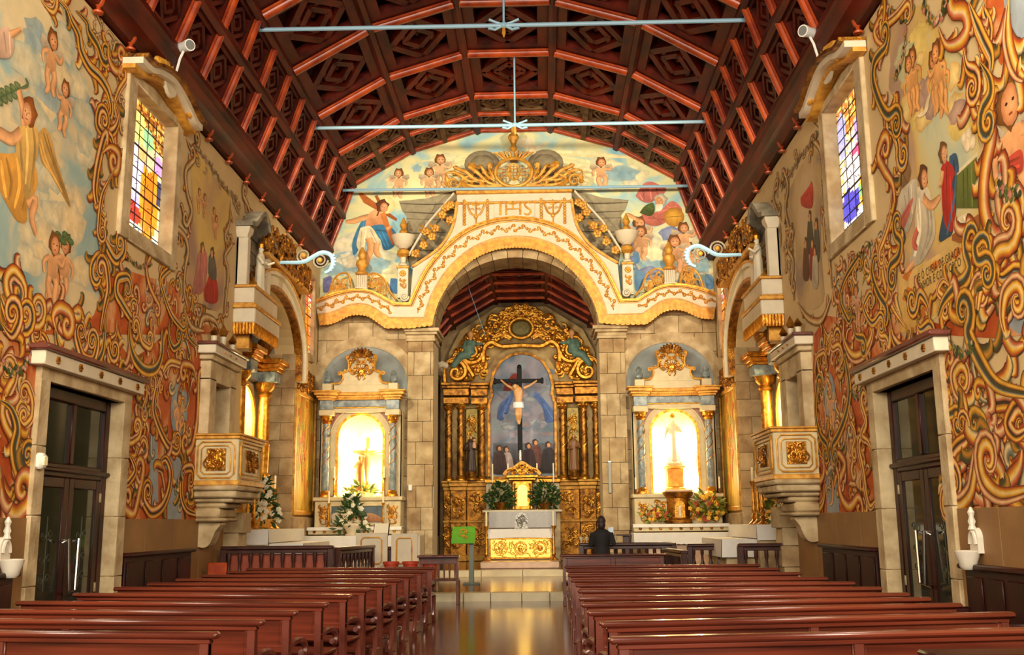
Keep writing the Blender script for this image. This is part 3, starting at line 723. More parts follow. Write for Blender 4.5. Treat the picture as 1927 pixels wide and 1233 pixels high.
for pts, w, e in [([(150,0),(175,30),(195,40),(205,20)],.1,(0,1)), ([(215,0),(245,30),(265,80),(290,130),(300,190),(330,250),(370,290),(400,340),(412,390)],.15,(0,-1)),
    ([(280,40),(320,80),(330,120),(360,170),(375,215)],.13,(0,1)), ([(405,150),(400,200),(415,250),(440,270),(460,245)],.12,(0,1)), ([(465,300),(440,340),(425,390),(430,440)],.1,(1,0)),
    ([(415,360),(440,430),(425,485),(390,500),(362,470),(362,430)],.15,(0,-1)), ([(385,515),(368,580),(355,650),(350,720),(365,790),(395,840)],.15,(-1,0)), ([(375,575),(408,550),(438,575),(438,620)],.13,(0,-1)),
    ([(430,620),(400,680),(378,730),(368,790),(362,860)],.1,(0,1)), ([(395,820),(380,870),(400,930),(430,975),(455,955)],.14,(0,1)), ([(405,1030),(390,980),(365,960),(345,985)],.13,(0,1)), ([(395,1000),(402,1080),(388,1150),(372,1240)],.14,(1,0)),
    ([(470,1035),(438,1045),(432,1095),(452,1135),(485,1190)],.14,(-1,1)), ([(75,1050),(45,1020),(22,1050),(32,1110),(70,1170),(125,1215)],.16,(-1,1)), ([(-10,1090),(8,1150),(35,1200),(80,1235)],.15,(0,1)),
    ([(205,1240),(192,1185),(215,1150),(250,1165)],.14,(0,-1)), ([(280,1240),(262,1190),(290,1160),(310,1210)],.12,(0,-1)), ([(560,960),(545,1010),(560,1080),(590,1140)],.09,(1,-1)), ([(640,1000),(600,1040),(610,1100),(640,1180),(680,1230)],.11,(1,1))]:
    scroll(pl, pts, w, L1, e)
    if max(q[0] for q in pts) < 320: scroll(pl, [(-20-a*.9, b) for a, b in pts], w, L1, (-e[0], -e[1]))
for pts, w, e in [([(695,520),(712,560),(738,545)],.1,(0,1)), ([(722,600),(692,640),(697,720),(714,790),(700,840)],.11,(1,-1)), ([(665,860),(690,890),(700,940),(690,1000),(685,1080),(697,1150)],.11,(1,0)),
    ([(860,750),(856,830),(842,870)],.1,(0,1)), ([(862,920),(838,960),(850,1010),(846,1080),(838,1150)],.1,(1,1)), ([(910,740),(930,790),(915,850)],.12,(-1,0)), ([(745,1230),(760,1190),(800,1200),(820,1240)],.12,(-1,0)), ([(690,1160),(715,1225),(760,1240)],.1,(0,0))]:
    scroll(pl, pts, w, L1, e, DUL)
garland(pl, [(725, 545), (780, 610), (830, 690), (880, 745)], L1, .09, (rgb(150, 120, 70), rgb(190, 150, 110), rgb(122, 112, 72), rgb(206, 168, 128)))
garland(pl, [(470, 960), (520, 1000), (560, 985)], L1, .06)
for c in ((560, 1080), (600, 1050), (575, 1150)): putto(pl, c, .09, L1, 1, True, rgb(206, 150, 110))
pl.at(.0120, .0001)
# lower zone: blue-grey feigned columns, cherub medallion, great scrolls
patch('painted_column', pl, [(545, 420), (575, 425), (578, 690), (560, 720), (545, 690)], PALEB, wl, L2, 0)
patch('painted_column', pl, [(600, 505), (700, 515), (700, 540), (670, 560), (665, 735), (610, 735), (615, 560), (600, 540)], PALEB, wl, L2, 0)
pl.at(.0126)
pl.disc((655, 330), (.42, .5), rgb(160, 172, 170), rgb(128, 140, 142), 20, T=L2)
putto(pl, (655, 295), .12, L2, 1, h=.0135)
for pts, w, e in [([(195,0),(205,90),(235,150),(290,180),(340,168),(370,120),(378,50)],.15,(0,0)), ([(275,70),(298,140),(335,150),(350,105)],.13,(-1,1)), ([(470,0),(470,80),(490,150),(530,190),(570,180),(590,120),(588,40)],.15,(0,0)), ([(505,20),(515,80),(540,105)],.11,(1,1)),
    ([(620,0),(615,60),(632,108),(655,95)],.11,(0,1)), ([(570,250),(560,330),(580,400),(610,460),(640,488)],.14,(1,1)), ([(725,215),(722,330),(715,400),(700,470),(678,492)],.14,(-1,-1)), ([(660,170),(620,160),(592,200),(570,255)],.12,(1,0)), ([(720,250),(705,180),(670,165)],.12,(0,1)),
    ([(600,560),(588,525),(605,515),(622,560),(615,630),(590,690),(552,712),(526,680)],.16,(0,-1)), ([(695,545),(668,560),(660,640),(680,700),(722,718)],.15,(-1,0)), ([(485,350),(465,400),(470,450),(500,435)],.12,(0,1)), ([(520,560),(505,640),(485,715),(455,700)],.14,(1,-1)), ([(455,480),(480,520),(490,560),(465,600)],.12,(0,-1)), ([(530,240),(535,280),(520,330)],.09,(0,1)),
    ([(45,230),(20,280),(8,350),(40,420),(80,405)],.15,(1,1)), ([(100,250),(115,300),(112,360),(90,390)],.1,(1,-1)), ([(-5,300),(35,330),(58,400),(45,480),(62,560),(95,560)],.15,(0,1)), ([(-8,540),(5,650),(45,718),(88,690)],.18,(0,1)), ([(0,20),(35,60),(60,20)],.14,(0,1)), ([(110,40),(150,60),(165,100),(130,110)],.13,(0,-1)), ([(425,0),(420,60),(395,90),(400,130)],.12,(0,1)), ([(680,20),(690,70),(725,105)],.1,(1,0)), ([(500,480),(520,440),(535,470),(525,540)],.1,(1,0))]:
    scroll(pl, pts, w, L2, e)
    if max(q[0] for q in pts) < 180: scroll(pl, [(-15-a, b) for a, b in pts], w, L2, (-e[0], -e[1]))
garland(pl, [(10, 170), (45, 195), (90, 165), (125, 110)], L2, .08); garland(pl, [(505, 320), (530, 330), (548, 300)], L2, .06); garland(pl, [(640, 620), (655, 590), (670, 560)], L2, .08)
lay(pl, 'painted_foliage', wl)
# ---------------------------------------------------------------- right wall
prr = Paint(lambda x, y: tuple(px(x, y, X=WX))[1:], lambda a, b, h: (WX-h, a, b))
prr.h = .003; p = prr; p.wall = wr
patch('painted_ground', p, [(800, -20), (905, -20), (892, 150), (872, 245), (845, 175), (815, 90)], ORM, wr, R1, 3)
patch('painted_ground', p, [(260, 1250), (330, 1120), (420, 1080), (440, 960), (480, 1000), (500, 1250)], ORM, wr, R1, 3)
patch('painted_ground', p, [(620, 1250), (720, 1100), (800, 950), (900, 900), (960, 1000), (980, 1250)], ORM, wr, R1, 3)
patch('painted_ground', p, [(900, 1250), (930, 1000), (1010, 930), (1300, 950), (1350, 1250)], ORM, wr, R1, 3)
patch('painted_ground', p, [(165, 710), (165, 60), (280, 0), (440, 0), (640, 20), (630, 90), (480, 90), (330, 200), (290, 260), (330, 300), (385, 330), (390, 700)], ORM, wr, R2, 2)
patch('painted_ground', p, [(650, 230), (760, 260), (780, 400), (790, 560), (920, 640), (1240, 600), (1260, 690), (672, 690), (648, 520), (650, 380)], ORM, wr, R2, 2)
patch('painted_sky', p, [(402, 140), (470, 90), (560, 20), (600, 70), (640, 120), (690, 180), (735, 200), (752, 260), (800, 300), (800, 400), (785, 500), (795, 600), (800, 820), (795, 960), (720, 1060), (660, 1150), (600, 1215), (560, 1245), (490, 1245), (482, 1000), (490, 800), (485, 640), (470, 520), (490, 400), (450, 330), (455, 200)], SKYR, wr, R1, 3)
patch('painted_sky', p, [(75, 720), (110, 640), (165, 560), (195, 600), (200, 720), (195, 860), (200, 1000), (205, 1130), (140, 1160), (105, 1100), (100, 900), (70, 820)], ramp_mat('mural_violet_sky', [(.3, rgb(150, 128, 110)), (.5, rgb(190, 160, 110)), (.7, rgb(206, 178, 136))], .8), wr, R1, 3)
patch('painted_sky', p, [(880, 0), (960, 0), (960, 290), (905, 180)], PALEB, wr, R1, 0); patch('painted_sky', p, [(905, 1060), (960, 1000), (960, 1240), (890, 1200)], PALEB, wr, R1, 3)
T = R1
clouds(p, [(460, 150), (560, 40), (680, 200), (780, 320), (780, 520), (690, 560), (620, 520), (520, 560), (480, 500)], T, 110, .3, [(rgb(206, 176, 92), rgb(232, 200, 112)), (rgb(160, 128, 112), rgb(186, 150, 120)), (rgb(176, 176, 134), rgb(214, 196, 130)), (rgb(206, 160, 90), rgb(234, 208, 130))], 8)
drape(p, [(490, 620), (515, 590), (535, 640), (520, 700), (490, 760)], rgb(150, 112, 70), T, [[(500, 640), (520, 690)], [(495, 700), (510, 720)]], .06)
p.at(.006)
# tiled floor with lettering, green lectern, lilies
p.poly([(485, 1020), (560, 1000), (700, 910), (795, 850), (795, 960), (720, 1060), (640, 1160), (560, 1245), (490, 1245)], rgb(204, 156, 70), rgb(214, 176, 104), T, 0)
for i, (a, b) in enumerate([((500, 1040), (540, 1010)), ((560, 1120), (520, 1180)), ((600, 1000), (650, 980)), ((680, 960), (730, 930)), ((740, 900), (780, 880)), ((500, 1120), (540, 1080)), ((640, 1060), (680, 1040)), ((560, 1180), (600, 1150))]):
    p.poly([a, ((a[0]+b[0])/2, b[1]-6), b, ((a[0]+b[0])/2, a[1]+14)], rgb(202, 116, 42), None, T, 0)
drape(p, [(702, 660), (780, 580), (790, 700), (785, 780), (705, 780)], rgb(104, 112, 48), T, [[(730, 640), (732, 775)], [(760, 610), (764, 775)], [(745, 630), (748, 770)]], .07, 0)
p.line([(700, 655), (785, 575)], .09, rgb(214, 196, 152), T)
for c in ((735, 520), (750, 505), (765, 530), (745, 540)): p.disc(c, .09, WHT, rgb(206, 180, 140), 10, 0, 5, T)
lay(p, 'painted_interior', wr)
p.at(.0095)
# kneeling white angel and standing woman in red and blue
drape(p, [(490, 720), (545, 670), (560, 700), (545, 800), (520, 870), (490, 800)], rgb(206, 190, 160), T, [[(510, 730), (525, 850)], [(535, 690), (540, 800)], [(525, 700), (530, 820)]], .06)
drape(p, [(485, 830), (540, 740), (530, 800), (500, 870)], rgb(200, 106, 88), T, [[(495, 830), (530, 770)]], .05)
drape(p, [(560, 700), (600, 705), (620, 790), (625, 880), (590, 960), (565, 990), (530, 985), (548, 900), (552, 800)], rgb(222, 204, 168), T, [[(585, 720), (600, 850), (570, 970)], [(565, 740), (570, 860), (550, 960)], [(605, 760), (612, 860), (590, 930)], [(560, 800), (562, 900), (545, 960)]], .07)
limb(p, [(580, 740), (610, 770), (645, 735)], .13, T); limb(p, [(560, 860), (545, 910), (560, 930)], .12, T, rgb(200, 96, 80)); limb(p, [(545, 985), (515, 1020)], .12, T)
head(p, (582, 668), .17, T, rgb(120, 74, 38), -1)
drape(p, [(680, 585), (705, 575), (715, 640), (700, 660), (705, 780), (690, 870), (670, 890), (640, 900), (655, 800), (672, 700)], rgb(60, 84, 104), T, [[(695, 600), (700, 700), (680, 850)], [(705, 620), (698, 740), (670, 880)]], .06)
drape(p, [(648, 630), (665, 600), (690, 620), (700, 650), (690, 690), (702, 790), (695, 860), (672, 860), (655, 800), (650, 700)], rgb(186, 50, 38), T, [[(668, 620), (672, 850)], [(682, 660), (690, 830)], [(658, 650), (660, 790)]], .06)
limb(p, [(655, 640), (650, 680), (640, 690)], .1, T); drape(p, [(645, 560), (655, 525), (672, 560), (665, 610), (645, 600)], rgb(222, 204, 164), T, [[(650, 570), (655, 600)]], .05)
head(p, (657, 575), .14, T, rgb(140, 96, 52), -1)
drape(p, [(695, 830), (740, 800), (768, 810), (750, 860), (700, 885)], rgb(222, 204, 164), T, [[(710, 830), (740, 860)], [(735, 810), (750, 850)]], .06)
p.poly([(690, 880), (790, 800), (795, 850), (720, 910), (690, 900)], rgb(150, 88, 40), None, T, 0)
lay(p, 'painted_annunciation', wr)
# dove and putti
p.poly([(555, 435), (585, 410), (595, 375), (612, 335), (605, 380), (598, 415), (575, 438)], WHT, rgb(206, 176, 120), T, 3)
for c, s, f in (((540, 215), .13, 1), ((525, 240), .12, -1), ((630, 195), .13, 1), ((615, 225), .12, -1), ((645, 230), .12, 1)): putto(p, c, s, T, f, False, rgb(226, 160, 90))
putto(p, (900, 385), .26, T, -1, True, rgb(226, 158, 102))
drape(p, [(870, 610), (900, 590), (950, 560), (955, 640), (900, 660), (872, 650)], rgb(196, 74, 52), T, [[(880, 620), (945, 590)], [(890, 640), (945, 620)]], .07)
p.poly([(862, 650), (925, 640), (930, 690), (880, 710)], rgb(96, 108, 132), rgb(150, 160, 178), T, 0); garland(p, [(870, 690), (900, 730), (945, 715)], T, .1); p.at(.0095)
lay(p, 'painted_dove', wr)
p.at(.0095)
# small panel: saint in red held above a group
drape(p, [(120, 740), (150, 700), (163, 680), (168, 740), (160, 780), (125, 770)], rgb(200, 74, 60), T, [[(135, 740), (155, 720)], [(150, 720), (160, 770)]], .05)
for c, cc in (((155, 830), rgb(90, 84, 60)), ((140, 930), rgb(110, 70, 44)), ((165, 930), rgb(150, 60, 44)), ((180, 860), rgb(96, 92, 74)), ((175, 960), rgb(196, 180, 150))):
    drape(p, [(c[0]-8, c[1]), (c[0]+8, c[1]), (c[0]+12, c[1]+110), (c[0]-10, c[1]+110)], cc, T, [[(c[0]-2, c[1]+10), (c[0]-1, c[1]+100)]], .04); head(p, (c[0], c[1]-18), .11, T, rgb(110, 76, 46))
lay(p, 'painted_saints', wr)
# lettering on the painted floor
def letters(text, c, size, wall, T, ang, squeeze=1):
    cu = bpy.data.curves.new('lettering', 'FONT'); cu.body = text; cu.size = size; cu.align_x = 'CENTER'; cu.fill_mode = 'FRONT'; cu.space_character = 1.15
    o = bpy.data.objects.new('lettering', cu); COL.objects.link(o)
    dg = bpy.context.evaluated_depsgraph_get(); me = bpy.data.meshes.new_from_object(o.evaluated_get(dg)); bpy.data.objects.remove(o)
    q = p.P([c], T)[0]; p.up(); V = []
    for v in me.vertices:
        a, b = v.co.x*squeeze, v.co.y; V.append(p.f3(q[0]-(a*math.cos(ang)-b*math.sin(ang)), q[1]+a*math.sin(ang)+b*math.cos(ang), p.h))
    mb = MB().add(V, [tuple(f.vertices) for f in me.polygons])
    return obj('painted_lettering', mb, mat('mural_black', rgb(60, 44, 26), .7), wall, False)
p.at(.0115)
letters('AVE Ó CHEIA DE GRAÇA', (628, 1012), .15, wr, R1, .0, .8); letters('O SENHOR É CONVOSCO', (628, 1052), .15, wr, R1, .0, .8)
fill_scrolls(p, [(170, 700), (170, 60), (280, 10), (440, 10), (620, 20), (480, 80), (330, 190), (340, 300), (380, 340), (385, 690)], R2, 210, .1, 15)
fill_scrolls(p, [(655, 680), (655, 120), (760, 100), (800, 250), (930, 280), (930, 670)], R2, 150, .12, 16)
fill_scrolls(p, [(240, 960), (400, 900), (470, 700), (485, 1000), (490, 1230), (240, 1230)], R1, 110, .09, 17)
fill_scrolls(p, [(640, 1230), (740, 1060), (810, 900), (950, 880), (950, 1230)], R1, 110, .12, 18)
fill_scrolls(p, [(20, 700), (60, 620), (200, 430), (210, 560), (100, 640), (60, 760), (90, 900), (95, 1100), (40, 1000)], R1, 110, .06, 19, DUL)
for pts, w, e in [([(430,60),(402,110),(410,150),(440,175)],.12,(1,0)), ([(440,180),(402,230),(396,300),(420,380),(450,428),(480,408)],.16,(-1,1)), ([(430,520),(415,580),(440,640),(470,690),(478,760)],.15,(1,0)), ([(425,510),(455,485),(485,530),(488,585)],.14,(0,-1)), ([(470,700),(462,800),(440,880),(420,930)],.12,(1,-1)), ([(480,885),(498,910),(490,960),(462,990)],.14,(1,-1)), ([(520,10),(480,60),(430,100)],.12,(1,1)),
    ([(640,100),(670,168),(718,160),(750,110),(740,45),(700,40)],.17,(0,1)), ([(755,10),(780,80),(810,150),(838,210),(838,265)],.16,(0,0)), ([(735,180),(748,248),(778,268)],.14,(0,1)), ([(800,235),(833,290),(838,350),(812,400)],.15,(0,-1)), ([(790,440),(835,445),(838,520),(822,600),(810,700),(815,800),(850,888),(885,870),(885,800)],.2,(1,1)), ([(905,-10),(898,100),(905,180),(930,260),(960,292)],.18,(0,0)), ([(820,0),(812,40),(832,90)],.12,(0,1)),
    ([(745,940),(760,1000),(740,1050),(700,1080),(660,1130),(640,1185)],.16,(1,0)), ([(905,915),(862,930),(832,1000),(800,1080),(788,1160)],.2,(-1,0)), ([(610,1210),(600,1140),(572,1100),(560,1150)],.13,(0,1)), ([(520,1230),(470,1150),(440,1060),(430,990)],.16,(0,1)), ([(440,970),(400,960),(390,1020),(410,1090),(440,1140)],.13,(0,1)), ([(920,1060),(890,1100),(880,1180),(890,1240)],.16,(1,0)), ([(340,960),(290,1040),(270,1120),(300,1200)],.1,(1,-1)), ([(380,1100),(360,1150),(390,1210),(420,1180)],.11,(1,1)), ([(690,1080),(660,1050),(640,1090),(670,1120)],.1,(0,1)), ([(780,1060),(760,1120),(740,1200)],.14,(1,0)), ([(800,890),(780,920),(790,970),(820,960)],.14,(1,1)), ([(850,1010),(880,1040),(925,1010)],.14,(0,1))]:
    scroll(p, pts, w, R1, e)
    if min(q[0] for q in pts) > 735: scroll(p, [(1950-a, b) for a, b in pts], w, R1, (-e[0], -e[1]))
for pts, w, e in [([(175,450),(200,480),(195,520)],.09,(1,0)), ([(165,520),(195,560),(205,640),(210,740),(215,800)],.1,(-1,1)), ([(60,640),(75,700),(65,780),(80,860)],.1,(-1,1)), ([(85,870),(75,930),(95,980),(90,1060)],.1,(1,-1)), ([(210,830),(215,900),(230,960),(240,1080)],.1,(1,0)), ([(30,680),(20,740),(40,800)],.09,(1,-1)), ([(110,1130),(150,1190),(200,1200),(235,1120)],.11,(0,0))]:
    scroll(p, pts, w, R1, e, DUL)
garland(p, [(60, 690), (100, 620), (150, 550), (185, 500)], R1, .08, (rgb(150, 120, 70), rgb(190, 150, 110), rgb(122, 112, 72), rgb(206, 168, 128)))
garland(p, [(585, 20), (610, 75), (650, 60), (672, 0)], R1, .09); garland(p, [(520, 90), (510, 200), (480, 290)], R1, .07); garland(p, [(300, 960), (350, 950), (390, 905)], R1, .06)
for c in ((285, 1000), (330, 1090), (300, 1100)): putto(p, c, .1, R1, 1, True, rgb(206, 150, 110))
p.at(.012, .0001)
patch('painted_column', p, [(195, 480), (255, 485), (250, 540), (262, 710), (215, 712), (212, 540)], PALEB, wr, R2, 0)
for q in ([(800, 220), (838, 225), (835, 430), (806, 430)], [(850, 420), (885, 425), (880, 550), (855, 550)], [(770, 205), (830, 205), (838, 228), (775, 240)]): patch('painted_column', p, q, PALEB, wr, R2, 0)
p.at(.0126)
p.disc((225, 300), (.4, .5), rgb(160, 168, 164), rgb(130, 140, 142), 20, T=R2); putto(p, (225, 265), .12, R2, -1, h=.0135)
for pts, w, e in [([(280,0),(280,80),(310,138),(350,128),(380,70),(388,0)],.16,(0,0)), ([(320,10),(322,60),(350,70)],.11,(0,1)), ([(405,0),(410,60),(432,68)],.11,(0,1)), ([(450,0),(460,70),(490,108),(520,90),(530,30)],.15,(0,0)), ([(545,0),(560,40),(590,20)],.12,(0,1)), ([(745,20),(740,60),(790,170),(850,245),(960,275)],.19,(-1,0)), ([(872,0),(872,60),(900,108),(940,98)],.14,(0,0)),
    ([(655,120),(645,170),(660,220)],.1,(1,0)), ([(700,170),(682,205),(692,260),(720,300),(730,380),(722,440)],.16,(1,0)), ([(650,310),(655,352),(690,335)],.12,(0,1)), ([(725,445),(692,470),(672,512),(692,548)],.15,(-1,1)), ([(765,390),(782,420),(765,500),(755,580),(740,640),(700,678),(678,640)],.17,(0,-1)), ([(815,440),(782,485),(792,530),(832,528)],.16,(0,1)), ([(780,545),(800,605),(860,650),(960,630)],.2,(1,0)), ([(800,255),(832,302),(882,302),(960,335)],.18,(0,0)), ([(905,330),(882,385),(912,428),(950,410)],.16,(1,0)), ([(935,480),(925,540),(890,590)],.16,(0,-1)),
    ([(182,230),(175,330),(190,420),(215,458)],.14,(1,1)), ([(285,150),(300,250),(290,340),(262,420),(240,458)],.15,(-1,-1)), ([(240,110),(262,100),(275,140),(262,180)],.12,(1,0)), ([(205,120),(180,140),(172,200)],.11,(1,0)), ([(190,500),(205,520),(205,570),(190,600)],.13,(0,1)), ([(205,610),(205,660),(185,698),(170,690)],.14,(0,-1)), ([(262,495),(282,535),(262,600),(272,660),(300,690),(328,655)],.15,(-1,1)), ([(335,490),(350,560),(360,640),(375,690),(395,670)],.14,(1,0)), ([(345,320),(360,380),(345,430),(370,455),(388,520)],.13,(1,0)), ([(300,370),(320,420),(310,470)],.1,(1,-1)), ([(200,20),(215,60),(235,85),(250,50)],.13,(0,1))]:
    scroll(p, pts, w, R2, e)
    if min(q[0] for q in pts) > 690 and max(q[0] for q in pts) < 960: scroll(p, [(1930-a, b) for a, b in pts], w, R2, (-e[0], -e[1]))
garland(p, [(655, 50), (680, 108), (720, 132), (755, 90)], R2, .09); garland(p, [(305, 270), (325, 290), (345, 260)], R2, .06); garland(p, [(230, 600), (240, 560), (250, 520)], R2, .07)
lay(p, 'painted_foliage', wr)
# ---------------------------------------------------------------- lunette of the back wall
B5 = lambda u, v: (580+u/3.1625, 230+v/3.1625)
B7 = lambda u, v: (960+u/3.162, 230+v/3.162)
pb = Paint(lambda x, y: (px(x, y, Y=BY).x, px(x, y, Y=BY).z), lambda a, b, h: (a, BY-h, b)); pb.h = .003; pb.wall = wb
SKYB = ramp_mat('lunette_sky', [(.3, rgb(120, 176, 200)), (.42, rgb(168, 200, 194)), (.5, rgb(216, 214, 160)), (.62, rgb(242, 226, 166)), (.75, rgb(248, 238, 196))], .75, stretch=(1, 1, 1.5))
pb.up(.001); mb = MB(); Q = [(-5.58, 7.3), (5.58, 7.3), (5.58, 9.4), (4.8, 11.4), (3.03, 12.42), (1.1, 13.0), (-1.1, 13.0), (-3.03, 12.42), (-4.8, 11.4), (-5.58, 9.4)]
# keep clear of the arch opening
Q = [(-5.58, 7.3), (-2.75, 7.3)]+[(-2.72*math.cos(PI*i/20), 7.0+2.45*math.sin(PI*i/20)+.0) for i in range(1, 20)]+Q[1:]
Q[21] = (2.75, 7.3)
mb.add([(a, BY-pb.h, b) for a, b in Q], [tuple(t) for t in tessellate_polygon([[Vector((a, b, 0)) for a, b in Q]])]); obj('painted_sky', mb, SKYB, wb, False)
pb.at(.0045, .00001)
# rays from the top
for k in range(22):
    a = -2.95+k*.13*2*.97; a0 = PI+.12+(PI-.24)*k/21; c = (.3, 12.3); r0, r1 = .5, 5.2
    q0 = (c[0]+math.cos(a0)*r0, c[1]+math.sin(a0)*r0); L = 3.2 if abs(math.cos(a0)) > .75 else 2.2
    q1 = (c[0]+math.cos(a0)*L, c[1]+math.sin(a0)*L*.85); pb.stroke([q0, ((q0[0]+q1[0])/2, (q0[1]+q1[1])/2), q1], .22 if k % 2 else .12, [rgb(222, 208, 150), rgb(240, 226, 172), rgb(222, 210, 160)], (.3, .2))
cl = [(rgb(206, 202, 162), rgb(238, 224, 176)), (rgb(190, 196, 170), rgb(226, 214, 168)), (rgb(200, 194, 172), rgb(234, 220, 180)), (rgb(160, 182, 178), rgb(132, 168, 180))]
clouds(pb, [(140, 740), (230, 560), (430, 700), (540, 760), (540, 950), (80, 950)], B5, 130, .34, cl, 5)
clouds(pb, [(720, 700), (900, 600), (1080, 560), (1190, 760), (1210, 980), (740, 980)], B7, 170, .36, cl+[(rgb(112, 124, 160), rgb(150, 156, 180))], 6)
clouds(pb, [(320, 400), (640, 200), (1150, 80), (840, 260), (560, 400)], B5, 70, .3, cl, 7); clouds(pb, [(430, 120), (640, 180), (940, 360), (720, 420), (460, 300)], B7, 60, .3, cl, 9)
T = B5
pb.at(.0092, .00002)
# feigned grey stone broken pediments beside the attic (both sides) and behind the cresting
SG, SG2 = rgb(126, 112, 86), rgb(158, 146, 116)
for TT, sgn in ((B5, 1), (B7, -1)):
    M = (lambda u, v: (580+u/3.1625, 230+v/3.1625)) if sgn == 1 else (lambda u, v: (1930-(580+u/3.1625)+4, 228+v/3.1625))
    pb.poly([(540, 470), (700, 455), (880, 405), (890, 480), (870, 620), (820, 740), (700, 850), (600, 860), (580, 700), (585, 560), (560, 530)], SG, SG2, M, 0)
    for a in ([(545, 485), (760, 490), (880, 470)], [(570, 535), (780, 545), (870, 540)], [(585, 575), (870, 585)], [(590, 660), (700, 662), (830, 655)], [(590, 760), (720, 765), (780, 760)]): pb.line(a, .035, rgb(82, 70, 50), M)
    for a in ([(690, 590), (690, 760)], [(590, 600), (600, 840)], [(760, 480), (740, 530)]): pb.line(a, .03, rgb(90, 78, 58), M)
    pb.disc((1035, 250), (.52, .42), SG2, SG, 18, T=M)
    pb.disc((1035, 250), (.36, .28), rgb(148, 136, 106), rgb(110, 98, 74), 18, T=M)
lay(pb, 'painted_pediments', wb)
pb.at(.0095)
# man with a great cross, blue mantle
drape(pb, [(290, 640), (330, 570), (360, 560), (330, 660), (300, 760), (270, 790), (262, 720)], rgb(70, 130, 168), T, [[(310, 620), (285, 760)], [(335, 590), (300, 720)]], .06)
pb.poly([(298, 425), (320, 420), (530, 575), (525, 590), (505, 580), (330, 480)], rgb(146, 72, 24), rgb(190, 106, 44), T, 0)
pb.disc((465, 495), .26, rgb(244, 226, 160), rgb(226, 206, 140), 18, T=T)
pb.poly([(395, 440), (412, 435), (460, 520), (445, 540)], rgb(170, 92, 36), None, T, 0)
limb(pb, [(385, 560), (330, 570), (270, 590), (220, 592)], .17, T)
pb.poly([(360, 545), (400, 520), (440, 540), (455, 580), (440, 630), (390, 640), (340, 625)], rgb(196, 120, 70), rgb(230, 170, 120), T)
drape(pb, [(370, 620), (440, 610), (510, 640), (530, 700), (500, 750), (450, 760), (430, 700), (390, 660)], rgb(58, 120, 160), T, [[(400, 640), (480, 660), (510, 720)], [(420, 660), (460, 740)], [(460, 640), (500, 700)], [(440, 650), (480, 740)]], .06)
drape(pb, [(310, 630), (370, 620), (420, 690), (430, 730), (400, 740), (370, 700), (340, 720), (335, 790), (300, 760), (288, 720)], rgb(232, 214, 170), T, [[(320, 650), (310, 750)], [(345, 640), (330, 740)], [(370, 640), (410, 720)]], .05)
limb(pb, [(360, 690), (375, 750), (355, 800), (345, 860)], .21, T); limb(pb, [(410, 720), (405, 770), (430, 805)], .17, T)
pb.poly([(428, 545), (458, 535), (480, 600), (525, 720), (500, 732), (450, 610)], rgb(160, 82, 30), rgb(206, 122, 54), T, 0)
limb(pb, [(470, 640), (500, 620)], .14, T); head(pb, (445, 505), .2, T, rgb(126, 66, 28), 1)
pb.line([(425, 520), (410, 560)], .1, rgb(126, 66, 28), T)
for c, s, f in (((785, 225), .15, 1), ((540, 305), .13, -1), ((720, 300), .13, 1)): putto(pb, c, s, T, f, True, rgb(230, 180, 130))
pb.poly([(90, 930), (140, 920), (130, 1000), (90, 1010)], rgb(110, 110, 160), None, T); pb.poly([(490, 930), (535, 940), (530, 1020), (490, 1000)], rgb(80, 130, 180), None, T)
T = B7
lay(pb, 'painted_cross_bearer', wb)
pb.at(.0095)
# elder in a billowing rose cloak with a globe
drape(pb, [(745, 440), (790, 370), (840, 355), (900, 380), (930, 400), (900, 440), (830, 480), (780, 470)], rgb(206, 118, 104), T, [[(790, 400), (800, 460)], [(830, 380), (840, 460)], [(870, 390), (880, 440)], [(770, 430), (790, 465)]], .07)
drape(pb, [(780, 550), (850, 540), (900, 520), (960, 470), (1010, 500), (1020, 540), (960, 560), (920, 600), (860, 620), (800, 600)], rgb(208, 116, 96), T, [[(820, 570), (920, 580)], [(880, 540), (990, 500)], [(850, 560), (900, 600)], [(930, 500), (1000, 530)]], .06)
drape(pb, [(770, 540), (800, 500), (850, 480), (860, 530), (830, 560)], rgb(82, 96, 40), T, [[(800, 520), (840, 540)], [(820, 500), (850, 520)]], .05)
pb.disc((975, 565), .29, rgb(222, 168, 62), rgb(170, 110, 36), 18, T=T); pb.line([(930, 565), (1020, 560)], .03, rgb(150, 96, 30), T)
head(pb, (893, 470), .2, T, rgb(222, 208, 180), -1); pb.poly([(865, 490), (905, 490), (900, 525), (870, 528)], rgb(236, 222, 192), None, T)
limb(pb, [(770, 590), (720, 560), (690, 545)], .12, T)
for c, s, f in (((765, 600), .17, 1), ((780, 650), .15, -1), ((1030, 630), .15, 1), ((975, 710), .17, 1), ((1060, 750), .15, -1), ((540, 240), .14, 1)): putto(pb, c, s, T, f, True, rgb(230, 172, 120))
drape(pb, [(1020, 740), (1060, 730), (1080, 790), (1040, 810)], rgb(206, 110, 96), T, [[(1040, 745), (1060, 800)]], .05)
for q in ([(740, 880), (800, 900), (790, 990), (745, 1000)], [(1160, 900), (1205, 920), (1205, 990), (1165, 980)], [(730, 780), (760, 770), (770, 830), (735, 840)]): pb.poly(q, rgb(86, 130, 176), rgb(120, 160, 190), T)
lay(pb, 'painted_elder', wb)
# dove
pb.poly([(30, 120), (75, 95), (130, 100), (150, 140), (230, 120), (190, 150), (160, 170), (130, 190), (100, 160), (60, 150)], rgb(196, 184, 150), rgb(232, 220, 184), T); pb.disc((130, 170), .13, WHT, rgb(200, 186, 150), 10, T=T)
lay(pb, 'painted_dove', wb)
